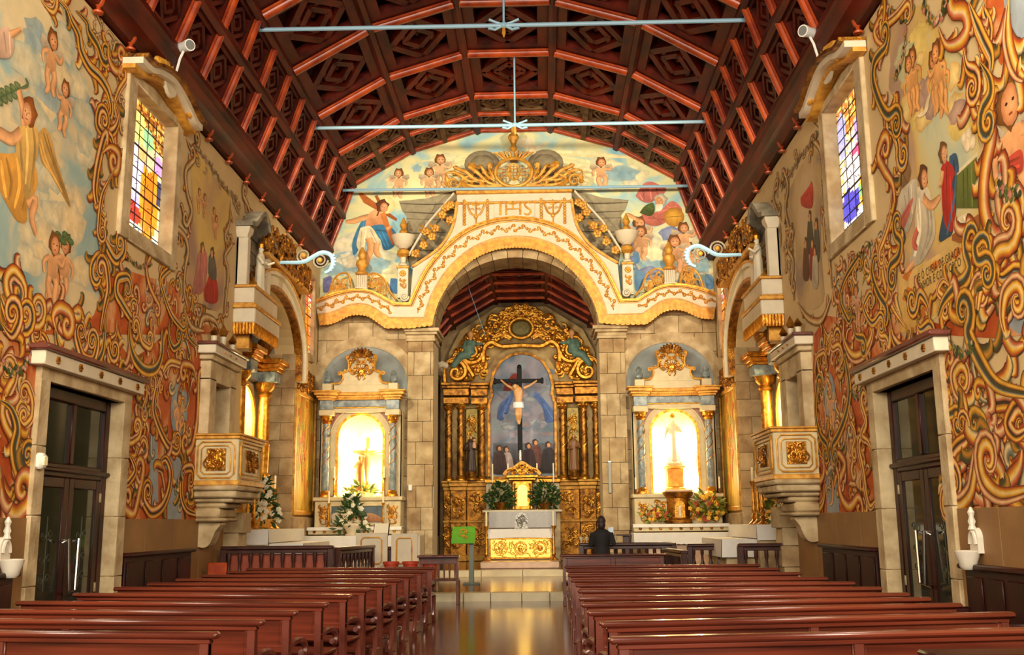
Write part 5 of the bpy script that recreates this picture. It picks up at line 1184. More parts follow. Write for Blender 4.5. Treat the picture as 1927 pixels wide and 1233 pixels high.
for s, nm, pic, lab in ((-1, 'window_1', picA, 'stained glass window in the left wall with violet, orange and red figures'), (1, 'window_2', picB, 'bright stained glass window in the right wall with white, gold and blue figures')):
    w = sthing(nm, (s*WX, (WY0+WY1)/2, WZ0), lab); X = s*5.76
    y0, y1 = WY0+.02, WY1-.06
    glazing(w, X, y0, y1, WZ0+.03, WZ1-.03, 5, 12, pic, 3+s, s)
    for a, b, c, d, n in ((WY0-.3, WY0+.02, WZ0-.22, WZ1+.14, 'jamb'), (WY1-.02, WY1+.24, WZ0-.22, WZ1+.14, 'jamb'), (WY0+.02, WY1-.02, WZ1-.02, WZ1+.14, 'head_stone'), (WY0+.02, WY1-.02, WZ0-.22, WZ0+.02, 'sill')):
        obj(n, MB().bev(s*(WX-.07), s*(WX+.3), a, b, c, d, .015), ST2, w)
    # ogee hood with gold-trimmed cresting
    path = cr([(WY0-.5, 8.5), (WY0-.12, 8.52), (WY0+.3, 8.66), ((WY0+WY1)/2, 8.76), (WY1-.3, 8.66), (WY1+.12, 8.52), (WY1+.42, 8.5)], 5)
    f = lambda a, b, h: (s*(WX-.02-h), a, b)
    mb = MB(); band(mb, path, 0, .1, f, 0, .32); obj('hood_moulding', mb, WH, w, False)
    mb = MB(); band(mb, path, .1, .16, f, 0, .4); obj('gilt_hood_edge', mb, GD, w, False)
    mb = MB(); band(mb, path, -.07, 0, f, 0, .2); obj('dentil_band', mb, GP, w, False)
    mb = MB(); yc = (WY0+WY1)/2
    for k in (-1, 1):
        Q = curl(cr([(yc+k*.1, 8.9), (yc+k*.35, 9.0), (yc+k*.6, 8.92), (yc+k*.9, 8.75)], 4), .1, -k, 1.1); mb.tube([f(a, b, .25) for a, b in Q], [.05]*len(Q), 6)
        for j in range(4): mb.ball(f(yc+k*(.75-j*.12), 8.86+.03*j, .27), .07, 6, 4)
    for j in range(7): e = PI*(.15+.7*j/6); mb.tube([f(yc, 8.88, .22), f(yc+.2*math.cos(e), 8.88+.3*math.sin(e), .26), f(yc+.24*math.cos(e), 8.88+.36*math.sin(e), .2)], [.04, .06, .02], 6)
    obj('gilt_shell', mb, GP, w); obj('shell_back', MB().lathe([(.3, 0), (.28, .05)], f(yc, 8.86, .18), 16, 1, 1, 'X'), WH, w)
    # floodlight clamped on top
    q = Vector((s*5.12, 15.55, 9.38)); t = thing('floodlight', 'white cylinder floodlight above the %s stained glass window' % ('left', 'right')[s > 0], 'lamp', (q.x, q.y, q.z-.32), 'nave floodlights')
    d = Vector((-s*.5, -.75, -.12)).normalized(); d = Vector((s*.35, -.8, .02)).normalized() if 0 else Vector((-s*.75, -.6, -.12)).normalized()
    obj('housing', MB().tube([q-d*.15, q+d*.12], .085, 14), mat('white_enamel', rgb(226, 222, 212), .4), t); obj('shroud', MB().tube([q+d*.1, q+d*.17], [.098, .1], 14), mat('white_enamel', rgb(226, 222, 212), .4), t)
    obj('lens', MB().tube([q+d*.171, q+d*.175], .08, 14), mat('lamp_lens', rgb(120, 120, 115), .2), t); obj('arm', MB().tube([q-Vector((0, 0, .06)), q-Vector((s*-.06, 0, .2)), q-Vector((s*-.14, -.05, .46))], .022, 6), mat('white_enamel', rgb(226, 222, 212), .4), t)
for s, nm in ((-1, 'window_3'), (1, 'window_4')):
    w = sthing(nm, (s*WX, 27, 6.15), 'tall narrow stained glass window beside the chancel wall, mostly orange'); glazing(w, s*5.66, 26.47, 27.53, 6.17, 8.28, 3, 8, picC, 9+s, s)
    for a, b, c, d, n in ((26.3, 26.47, 6.0, 8.4, 'jamb'), (27.53, 27.75, 6.0, 8.4, 'jamb'), (26.47, 27.53, 5.95, 6.17, 'sill'), (26.47, 27.53, 8.28, 8.4, 'head_stone')): obj(n, MB().bev(s*(WX-.05), s*(WX+.2), a, b, c, d, .01), ST2, w)
# ================================================================== DOORS
for s, nm, lab in ((-1, 'door_1', 'dark red glazed double door in the left wall'), (1, 'door_2', 'dark red glazed double door in the right wall')):
    d = sthing(nm, (s*WX, (DY0+DY1)/2, 0), lab); X = lambda h: s*(WX-h)
    for a, b in ((DY0-.24, DY0+.02), (DY1-.02, DY1+.26)):
        for k, (z0, z1) in enumerate(((0, .9), (.9, 1.75), (1.75, 2.6), (2.6, DZ+.02))): obj('jamb_stone', MB().bev(X(.08), X(-.3), a, b, z0+.003, z1-.003, .01), ST2, d)
    obj('lintel', MB().bev(X(.08), X(-.3), DY0-.24, DY1+.26, DZ, DZ+.16, .01), ST2, d)
    obj('cornice_board', MB().bev(X(.2), X(0), DY0-.42, DY1+.4, DZ+.16, DZ+.34, .012), WH, d); obj('cornice_cap', MB().bev(X(.27), X(0), DY0-.48, DY1+.46, DZ+.34, DZ+.42, .02), WPD, d)
    for k in range(5):
        y = DY0-.1+(DY1-DY0+.2)*k/4; mb = MB()
        for e in range(6): mb.ball((X(.21), y+.035*math.cos(e*PI/3), DZ+.25+.035*math.sin(e*PI/3)), .02, 6, 4)
        obj('rosette', mb, GD, d)
    F = .06; x0, x1 = X(-.12), X(-.22); ym = (DY0+DY1)/2; zt = 2.28
    for a, b, c, e, n in ((DY0+.02, DY0+.18, 0, DZ, 'frame_post'), (DY1-.18, DY1-.02, 0, DZ, 'frame_post'), (DY0+.18, DY1-.18, DZ-.16, DZ, 'frame_head'), (DY0+.18, DY1-.18, zt-.02, zt+.16, 'transom_bar'), (ym-.06, ym+.06, zt+.16, DZ-.16, 'mullion')):
        obj(n, MB().bev(x0, x1, a, b, c, e, .015), WDK, d)
    obj('transom_moulding', MB().bev(X(-.07), x1, DY0+.02, DY1-.02, zt+.04, zt+.1, .015), WDK, d)
    for a, b in ((DY0+.18, ym-.06), (ym+.06, DY1-.18)): obj('pane', MB().box(X(-.17), X(-.18), a, b, zt+.16, DZ-.16), GLASSD, d)
    for k, (a, b) in enumerate(((DY0+.18, ym-.005), (ym+.005, DY1-.18))):
        mb = MB()
        for q in ((a, a+.15, .02, zt-.02), (b-.15, b, .02, zt-.02), (a+.15, b-.15, zt-.16, zt-.02), (a+.15, b-.15, .02, .55)): mb.bev(X(-.13), X(-.19), *q, .012)
        lf = obj('leaf', mb, WDK, d); obj('pane', MB().box(X(-.155), X(-.165), a+.15, b-.15, .55, zt-.16), GLASSD, lf)
        # etched ornament on the glass
        g = MB(); yc = (a+b)/2; f = lambda p, q, h: (X(-.153), p, q); et = mat('etched_glass', rgb(66, 68, 50), .5)
        for kk in (-1, 1):
            for zz in (1.5, 1.2, .95): spiral_tube(g, f, (yc+kk*.09, zz), .07, 1.2*kk, .008, 0, 14, 4)
        g.tube([f(yc, .8, 0), f(yc, 1.75, 0)], .008, 4); o = obj('etching', g, et, lf); 
        yh = b-.08 if k == 0 else a+.08
        h = MB().tube([(X(-.1), yh+(.09 if k else -.09), 1.42), (X(-.02), yh+(.06 if k else -.06), 1.45), (X(.0), yh, .78), (X(-.1), yh-(.14 if k else -.14), .74)], .022, 8); obj('handle', h, STEEL, lf)
        for z in (.7, 1.95): obj('hinge', MB().bev(X(-.11), X(-.13), (a if k == 0 else b-.04), (a+.04 if k == 0 else b), z, z+.13, .004), mat('hinge_metal', rgb(190, 170, 130), .4, .6), lf)
    struct(obj('wall_porch_'+('left', 'right')[s > 0], MB().box(s*(WX+.5), s*(WX+1.6), DY0-.3, DY1+.3, -.05, DZ+.2), DARK), 'dark porch behind the door')
# ================================================================== PULPITS, THEIR DOORS, STATUE NICHES, SIDE ALTAR RECESSES
def panel(mb_frame, P, U, V_, N, w, h, d=.03, t=.04):
    """moulded frame with clipped corners lying on a plane: origin P, axes U,V_, outward N"""
    P, U, V_, N = map(Vector, (P, U, V_, N)); c = min(w, h)*.12
    O = [(c, 0), (w-c, 0), (w, c), (w, h-c), (w-c, h), (c, h), (0, h-c), (0, c), (c, 0)]
    mb_frame.tube([P+U*a+V_*b+N*d*.5 for a, b in O], t/2, 5)
for s, sd in ((-1, 'left'), (1, 'right')):
    X = lambda h: s*(WX-h); Y0, Y1, Z0, Z1 = 18.42, 20.05, 2.36, 3.18
    t = thing('pulpit', 'cream and gold pulpit on a stone corbel, %s nave wall' % sd, 'pulpit', (X(.4), (Y0+Y1)/2, 1.3), 'pulpits')
    obj('body', MB().bev(X(0), X(.8), Y0, Y1, Z0, Z1, .015), CREAM, t)
    mb = MB()
    for z0, z1, e in ((Z1-.03, Z1+.03, .04), (Z1+.03, Z1+.07, .07), (Z0-.04, Z0+.05, .03)): mb.bev(X(0), X(.8+e), Y0-e, Y1+e, z0, z1, .012)
    obj('gilt_rail', mb, GP, t)
    for nm_, P, U, N, w in (('front', (X(.06), Y0, Z0+.09), (-s, 0, 0), (0, -1, 0), .68), ('side', (X(.8), Y0+.1, Z0+.09), (0, 1, 0), (-s, 0, 0), Y1-Y0-.2)):
        mb = MB(); panel(mb, P, U, (0, 0, 1), N, w, Z1-Z0-.17, .03, .035); panel(mb, Vector(P)+Vector(U)*.07+Vector((0, 0, .07)), U, (0, 0, 1), N, w-.14, Z1-Z0-.31, .03, .025); o = obj('panel_moulding', mb, GP, t)
        U3, P3, N3 = Vector(U), Vector(P), Vector(N); mb = MB(); a0, a1 = w*.24, w*.76
        fl_ = MB(); Q = P3+U3*a0+Vector((0, 0, .13)); A, Bq = Q, Q+U3*(a1-a0)
        pr3 = [A, Bq, Bq+Vector((0, 0, .4)), A+Vector((0, 0, .4))]; obj('relief_ground', MB().prism(pr3, N3*.02), GD, t, False)
        carve(mb, lambda a, b, h: P3+U3*a+Vector((0, 0, b))+N3*(.03+h), [(a0, .15), (a1, .15), (a1, .51), (a0, .51)], 30, .13, 5+(nm_ == 'side'), None, .15)
        obj('relief', mb, G if nm_ == 'front' else GD, t)
    mb = MB()
    for z0, z1, e in ((Z0-.13, Z0-.04, .05), (Z0-.26, Z0-.13, .0), (Z0-.34, Z0-.26, -.08)): mb.bev(X(0), X(.78+e), Y0-e, Y1+e, z0, z1, .03)
    obj('stone_moulding', mb, ST2, t)
    mb = MB()
    for z0, z1, e in ((1.92, 2.02, .56), (1.74, 1.92, .46), (1.68, 1.74, .5)): mb.bev(X(0), X(e), Y0+.12, Y0+1.2, z0, z1, .04)
    obj('corbel', mb, ST, t); mb = MB(); P = cr([(0, 1.68), (.42, 1.66), (.34, 1.5), (.26, 1.3), (.16, 1.22), (0, 1.24)], 3)
    mb.prism([(X(a), Y0+.3, b) for a, b in P], (0, .34, 0)); obj('bracket', mb, ST2, t, False)
    # doorway above the pulpit
    d = sthing('door_%d' % (3 if s < 0 else 4), (WX*s, 19.3, 3.2), 'small stone doorway above the %s pulpit' % sd)
    for a, b in ((18.5, 18.87), (19.73, 20.1)): obj('jamb_stone', MB().bev(X(.2), X(-.3), a, b, 3.2, 4.3, .015), ST2, d)
    obj('lintel', MB().bev(X(.2), X(-.3), 18.5, 20.1, 4.25, 4.62, .015), ST2, d); obj('cornice_board', MB().bev(X(.34), X(0), 18.3, 20.3, 4.72, 4.88, .015), WH, d); obj('cornice_cap', MB().bev(X(.38), X(0), 18.26, 20.34, 4.88, 4.94, .015), WPD, d); obj('bed_moulding', MB().bev(X(.27), X(0), 18.4, 20.2, 4.62, 4.72, .02), ST2, d)
    obj('leaf', MB().bev(X(-.22), X(-.3), 18.87, 19.73, 3.0, 4.25, .02), WDK, d); mb = MB()
    for k in range(3): mb.ball((X(.36), 18.8+k*.35, 4.79), .02, 6, 4)
    obj('studs', mb, GD, d)
    # little pinnacles on the doorway cornice
    for k, (yy, hh) in enumerate(((18.75, .35), (19.3, .5), (19.9, .4))):
        tt = thing('pinnacle', 'small white and gold pinnacle, number %s from the nave end on the %s pulpit doorway' % (('one', 'two', 'three')[k], sd), 'ornament', (X(.15), yy, 4.94), 'pinnacles over the pulpit doors')
        obj('base', MB().lathe([(.09, 0), (.09, .05), (.05, .09), (.06, hh*.5)], (X(.15), yy, 4.94), 8), WH, tt); obj('flame', MB().lathe([(.05, hh*.5), (.09, hh*.65), (.04, hh*.85), (.005, hh)], (X(.15), yy, 4.94), 8), GD, tt)
    # stone pilaster by the recess (projecting pier with base)
    pier = sthing('trim_%d' % (1 if s < 0 else 2), (X(.2), 20.7, 0), 'stone pier beside the %s side altar' % sd)
    z = .0
    for i, h in enumerate((.5, .22, .4, .34, .4)): obj('pier_stone', MB().bev(X((.4, .3, .34, .3, .38)[i]), X(-.02), 20.3-(.05 if i == 0 else 0), 20.9, z+.003, z+h-.003, .012), (ST2, ST, ST3)[i % 3], pier); z += h
    # statue niche on its bracket
    n = thing('statue_niche', 'grey canopied wall niche on a white boxed bracket, %s wall beside the arch' % sd, 'niche', (X(.2), 21.3, 5.45), 'canopied statue niches'); a, b = 20.35, 22.2
    obj('bracket_box', MB().bev(X(0), X(.42), a, b, 6.1, 6.42, .012), WH, n); obj('bracket_base', MB().bev(X(0), X(.47), a-.05, b+.05, 5.68, 5.98, .02), WH, n)
    mb = MB(); mb.bev(X(0), X(.5), a-.08, b+.08, 5.98, 6.06, .015); mb.bev(X(0), X(.47), a-.04, b+.04, 6.42, 6.48, .012); mb.bev(X(0), X(.45), a-.03, b+.03, 6.05, 6.1, .01); obj('gilt_moulding', mb, GP, n)
    mb = MB()
    for k in range(7): mb.lathe([(.03, 5.45), (.045, 5.52), (.04, 5.68)], (X(.04+k*.065), a, 0), 6)
    for k in range(20): mb.lathe([(.03, 5.45), (.045, 5.52), (.04, 5.68)], (X(.44), a+.06+k*.09, 0), 6)
    obj('fringe', mb, G, n)
    for yy in (a+.08, b-.12): obj('pilaster', MB().bev(X(0), X(.25), yy-.08, yy+.12, 6.48, 7.5, .015), WH, n); obj('capital', MB().lathe([(.14, 7.5), (.15, 7.55), (.2, 7.62), (.22, 7.72)], (X(.12), yy+.02, 0), 4, 1.1, 1, 'Z', PI/4, PI/4+2*PI), WH, n)
    obj('niche_back', MB().bev(X(-.02), X(.06), a, b, 6.48, 7.7, .01), STG, n)
    for k in range(4): obj('niche_course', MB().bev(X(.055), X(.09), a+.2, b-.2, 6.5+k*.3, 6.78+k*.3, .01), STG, n)
    P = cr([(a-.1, 7.72), (a+.25, 7.8), (a+.6, 8.05), ((a+b)/2, 8.22), (b-.6, 8.05), (b-.25, 7.8), (b+.1, 7.72)], 5); mb = MB(); band(mb, P, 0, .1, lambda p, q, h: (X(h), p, q), 0, .36); obj('canopy_hood', mb, STG, n, False)
    mb = MB(); mb.prism([(X(.05), y, z) for y, z in P], (s*-.02, 0, 0)); obj('canopy_shell', mb, STG, n, False)
    st = thing('statue', 'small white and gold crowned statue standing in the %s wall niche' % sd, 'statue', (X(.27), 21.25, 6.48), 'niche statues')
    mb = robed(MB(), (X(.27), 21.25, 6.48), 1.05, s*PI/2+PI, [[(.12, 0, .76), (.2, -.1, .66), (.24, -.22, .72)], [(-.12, 0, .76), (-.17, -.1, .6), (-.05, -.14, .62)]]); fused('figure', mb, WH, st, .016)
    obj('crown', MB().lathe([(.06, 0), (.07, .08), (.03, .13), (.01, .16)], (X(.27), 21.25, 7.5), 8), G, st)
    # archivolt over the recess
    av = thing('archivolt', 'white and gold moulded arch over the side altar recess, %s wall' % sd, 'arch moulding', (X(.1), 23.7, 5.6), 'side altar arches')
    y0, y1, zs, rise = RY0+.55, RY1, 5.7, 1.3; c = (y0+y1)/2
    A = [(y0, 5.2)]+[(c-(c-y0)*math.cos(PI*i/24), zs+rise*math.sin(PI*i/24)) for i in range(25)]+[(y1, 5.2)]
    f = lambda p, q, h: (X(h), p, q)
    for w0, w1, h0, h1, m_, n_ in ((.0, .08, 0, .2, GD, 'gilt_inner_bead'), (.08, .32, 0, .16, WH, 'white_band'), (.32, .4, 0, .24, WH, 'outer_moulding'), (.4, .46, 0, .26, GP, 'gilt_edge')):
        mb = MB(); band(mb, A, w0, w1, f, h0, h1); obj(n_, mb, m_, av, False)
    sp = MB(); R_ = [(y0-.2, zs+.4)]+[(c-(c-y0+.5)*math.cos(PI*i/16), zs+(rise+.5)*math.sin(PI*i/16)) for i in range(3, 14)]+[(y1+.2, zs+.4), (y1+.2, 7.5), (y0-.2, 7.5)]
    carve(sp, lambda a_, b_, h: (X(.06+h), a_, b_), [(y0-.1, 6.5), (c, 7.45), (y1+.1, 6.5), (y1+.1, 7.5), (y0-.1, 7.5)], 40, .3, 12, None, .15); obj('spandrel_relief', sp, GD, av)
    obj('arch_cornice', MB().bev(X(0), X(.34), y0+.6, y1+.1, 7.46, 7.56, .02), GP, av)
    cr2 = thing('wall_cresting', 'carved gold flower cresting above the side altar arch, %s wall' % sd, 'cresting', (X(.25), c, 7.56), 'side altar crestings')
    mb = MB(); carve(mb, lambda a_, b_, h: (X(.3+h), a_, b_), [(y0+.1, 7.5), (y1+.3, 7.5), (y1+.2, 8.1), (c+.6, 8.45), (c-.6, 8.4), (y0+.2, 8.0)], 90, .26, 21, None, .16); obj('foliage', mb, GD, cr2)
    obj('backing', MB().prism([(X(.22), y, z) for y, z in [(y0+.2, 7.55), (y1+.1, 7.55), (y1, 7.9), (c+.6, 8.25), (c-.6, 8.2), (y0+.4, 7.85)]], (s*-.05, 0, 0)), GD, cr2, False)
    # side altar inside the recess
    al = thing('side_altar', 'gilded side altar with golden columns and lit niche inside the %s recess' % sd, 'altar', (s*6.5, c, .2), 'altars in the side recesses')
    xb = lambda h: s*(6.95-h); cy0, cy1 = 22.85, 24.95
    obj('plinth', MB().bev(xb(0), xb(.75), 21.7, 25.55, .17, 2.55, .02), CREAM, al)
    for yy in (cy0, cy1):
        obj('pedestal', MB().bev(xb(.55), xb(1.05), yy-.25, yy+.25, 1.55, 2.72, .02), GP, al)
        k = obj('column', MB().lathe([(.2, 2.72), (.2, 2.8), (.15, 2.86), (.16, 3.5), (.17, 3.55), (.145, 3.6), (.135, 4.7)], (xb(.8), yy, 0), 16), G, al)
        obj('capital', MB().lathe([(.14, 4.7), (.2, 4.76), (.16, 4.84), (.24, 4.94), (.26, 5.06)], (xb(.8), yy, 0), 10), G, k)
        obj('entablature_block', MB().bev(xb(.45), xb(1.12), yy-.27, yy+.27, 5.06, 5.32, .02), MARBB, al); mb = MB()
        for z0, z1, e in ((5.32, 5.4, .04), (5.4, 5.5, .1), (5.5, 5.62, .17)): mb.bev(xb(.45), xb(1.12+e), yy-.27-e, yy+.27+e, z0, z1, .015)
        obj('gilt_cornice', mb, G, al)
        ur = MB().lathe([(.12, 5.62), (.14, 5.68), (.07, 5.76), (.2, 5.98), (.22, 6.1), (.1, 6.2), (.14, 6.3), (.02, 6.5)], (xb(.8), yy, 0), 10); obj('urn', ur, GD, al)
    obj('entablature', MB().bev(xb(0), xb(.7), cy0, cy1, 5.06, 5.32, .02), MARBB, al); mb = MB()
    for z0, z1, e in ((5.32, 5.4, .04), (5.4, 5.5, .1), (5.5, 5.62, .17)): mb.bev(xb(0), xb(.7+e), cy0, cy1, z0, z1, .015)
    obj('gilt_cornice', mb, G, al)
    mb = holed(rect(21.75, 25.55, 2.55, 5.06), [archpoly((cy0+cy1)/2-.8, (cy0+cy1)/2+.95, 2.6, 4.1, .8)], lambda p, q: (xb(.55), p, q), (s*.48, 0, 0)); obj('niche_screen', mb, CREAM, al, False)
    mb = MB(); band(mb, archpoly((cy0+cy1)/2-.8, (cy0+cy1)/2+.95, 2.6, 4.1, .8), -.02, .1, lambda p, q, h: (xb(.55+h), p, q), 0, .06); obj('niche_arch', mb, GP, al, False)
    obj('niche_back', MB().box(xb(.05), xb(.08), 21.9, 25.5, 2.55, 5.0), NICHE, al)
    point('altar_niche_lamp', (xb(.35), (cy0+cy1)/2+.2, 4.55), 150, (1, .82, .45), .08)
    st = thing('statue', 'small robed statue in the glowing niche of the %s recess' % sd, 'statue', (xb(.3), 23.9, 2.6), 'statues in the recess niches')
    fused('figure', robed(MB(), (xb(.3), 23.9, 2.75), 1.15, s*PI/2+PI, [[(.12, 0, .76), (.16, -.1, .6), (.04, -.15, .62)], [(-.12, 0, .76), (-.16, -.1, .6), (-.04, -.15, .62)]]), GP, st, .02); obj('base', MB().lathe([(.22, 2.55), (.22, 2.65), (.18, 2.75)], (xb(.3), 23.9, 0), 10), GD, st)
    # gold-ground painted panel between recess and corner
    pn = thing('painted_panel', 'tall gilt-framed painting of gold foliage beside the chancel wall, %s side' % sd, 'painting', (X(.05), 27.1, 1.9), 'gold foliage paintings')
    obj('canvas', MB().bev(X(0), X(.04), 25.75, 27.95, 1.95, 4.9, .005), ramp_mat('foliage_canvas_'+sd, [(.3, rgb(116, 92, 34)), (.45, rgb(176, 128, 38)), (.55, rgb(206, 166, 62)), (.7, rgb(150, 146, 84))], 1.6, stretch=(1, 2.5, .5)), pn)
    pp = Paint(lambda x, y: (x, y), lambda a_, b_, h: (X(.04+h), a_, b_)); pp.at(.001)
    for k in range(26):
        r = random.Random(k+40); yy, zz = r.uniform(25.95, 27.75), r.uniform(2.1, 4.2); e = r.uniform(.9, 2.2); L = r.uniform(.4, .9)
        pp.at(.001+k*.0003, 0); pp.stroke(curl(cr([(yy, zz), (yy+L*.4*math.cos(e), zz+L*.5), (yy+L*.6*math.cos(e), zz+L)], 4), .1, r.choice((-1, 1))), .08, r.choice(([rgb(150, 70, 24), rgb(226, 170, 60), rgb(150, 90, 30)], [rgb(90, 96, 40), rgb(196, 176, 80), rgb(100, 90, 40)], [rgb(170, 64, 24), rgb(220, 120, 44), rgb(140, 60, 24)])), (.3, .4))
    obj('painted_foliage', pp.mb, PAINT, pn, False, fixn=False)
    mb = MB()
    for q in ((25.66, 25.78, 1.85, 5.0), (27.93, 28.05, 1.85, 5.0), (25.75, 27.95, 4.9, 5.02), (25.75, 27.95, 1.85, 1.97)): mb.bev(X(0), X(.08), *q, .02)
    obj('frame', mb, GP, pn); mb = MB(); carve(mb, lambda a_, b_, h: (X(.05+h), a_, b_), [(25.8, 4.95), (27.95, 4.95), (27.5, 5.7), (26.3, 5.7)], 34, .24, 4, None, .15); obj('crest', mb, GD, pn)
    obj('base_stone', MB().bev(X(0), X(.1), 25.65, 28.1, .17, 1.8, .02), ST3, pn)
# ================================================================== SMALL MAKERS
def candlestick(name, label, x, y, z, h, candle, group, m=None, base=.1):
    t = thing(name, label, 'candlestick', (x, y, z), group)
    k = h; pr_ = [(base, 0), (base*1.05, .02*k), (base*.5, .08*k), (base*.3, .12*k), (base*.5, .18*k), (base*.25, .25*k), (base*.45, .34*k), (base*.22, .42*k), (base*.4, .52*k), (base*.2, .62*k), (base*.34, .74*k), (base*.2, .84*k), (base*.55, .95*k), (base*.6, k)]
    obj('stick', MB().lathe(pr_, (x, y, z), 10), m or G, t); obj('candle', MB().lathe([(.025, h), (.024, h+candle), (.005, h+candle+.01)], (x, y, z), 8), CANDLE, t); return t
def bouquet(name, label, x, y, z, w, h, n, leafm, flowers, vase=None, group=None, seed=1, cone=0, droop=.0):
    """arrangement of leaves and blossoms; flowers = [(material, count, size)]"""
    r = random.Random(seed); t = thing(name, label, 'flowers', (x, y, z), group)
    if vase: obj('vase', MB().lathe([(w*.18, 0), (w*.2, .02), (w*.14, .06), (w*.26, h*.25), (w*.22, h*.3)], (x, y, z), 10), vase, t)
    mb = MB()
    def pt():
        e = r.random()*6.28; k = r.random()**.6; zz = r.random()
        R = w/2*k*((1-zz)**.8 if cone else math.sin(PI*(.2+.75*zz))); return (x+R*math.cos(e), y+R*math.sin(e)*.7, z+h*(.12+.88*zz)), e
    for i in range(n):
        c, e = pt(); L = w*r.uniform(.14, .3); d = Vector((math.cos(e)*r.uniform(.4, 1), math.sin(e)*r.uniform(.4, 1), r.uniform(-.5-droop, .9))).normalized(); sd = d.orthogonal().normalized()*L*.22
        C = Vector(c); mb.add([C, C+d*L*.5+sd, C+d*L, C+d*L*.5-sd, C+d*L*.5+Vector((0, 0, L*.06))], [(0, 1, 4), (1, 2, 4), (2, 3, 4), (3, 0, 4)])
    o = obj('foliage', mb, leafm, t, False); o['kind'] = 'stuff'
    for fm, cnt, sz in flowers:
        for i in range(cnt):
            c, e = pt(); C = Vector(c)+Vector((math.cos(e), math.sin(e)*.7-.3, .1))*w*.06; b = MB()
            for k in range(5): b.ball((C.x+sz*.5*math.cos(k*1.257), C.y, C.z+sz*.5*math.sin(k*1.257)), (sz*.42, sz*.3, sz*.42), 5, 4)
            b.ball((C.x, C.y-sz*.2, C.z), sz*.3, 5, 4); obj('blossom', b, fm, t)
    return t
def column_tw(t, x, y, z0, z1, r, body, cap):
    """column with twisted garland and gilded capital and base"""
    k = obj('column', MB().lathe([(r*1.0, z0+.16), (r*1.05, z0+(z1-z0)*.3), (r*1.15, z0+(z1-z0)*.32), (r*1.0, z0+(z1-z0)*.34), (r*.88, z1-.2)], (x, y, 0), 14), body, t)
    obj('base', MB().lathe([(r*1.5, z0), (r*1.5, z0+.05), (r*1.2, z0+.09), (r*1.3, z0+.13), (r*1.0, z0+.17)], (x, y, 0), 14), cap, k)
    mb = MB().lathe([(r*.9, z1-.22), (r*1.3, z1-.17), (r*1.0, z1-.12), (r*1.5, z1-.06), (r*1.6, z1)], (x, y, 0), 12)
    for e in range(8): mb.ball((x+r*1.25*math.cos(e*PI/4), y+r*1.25*math.sin(e*PI/4), z1-.09), r*.35, 5, 4)
    obj('capital', mb, cap, k); mb = MB(); H = z1-.25-(z0+(z1-z0)*.36)
    for ph in (0, PI): mb.tube([(x+r*1.0*math.cos(ph+a*.5), y+r*1.0*math.sin(ph+a*.5), z0+(z1-z0)*.36+H*a/24) for a in range(25)], r*.14, 4)
    obj('garland', mb, cap, k); return k
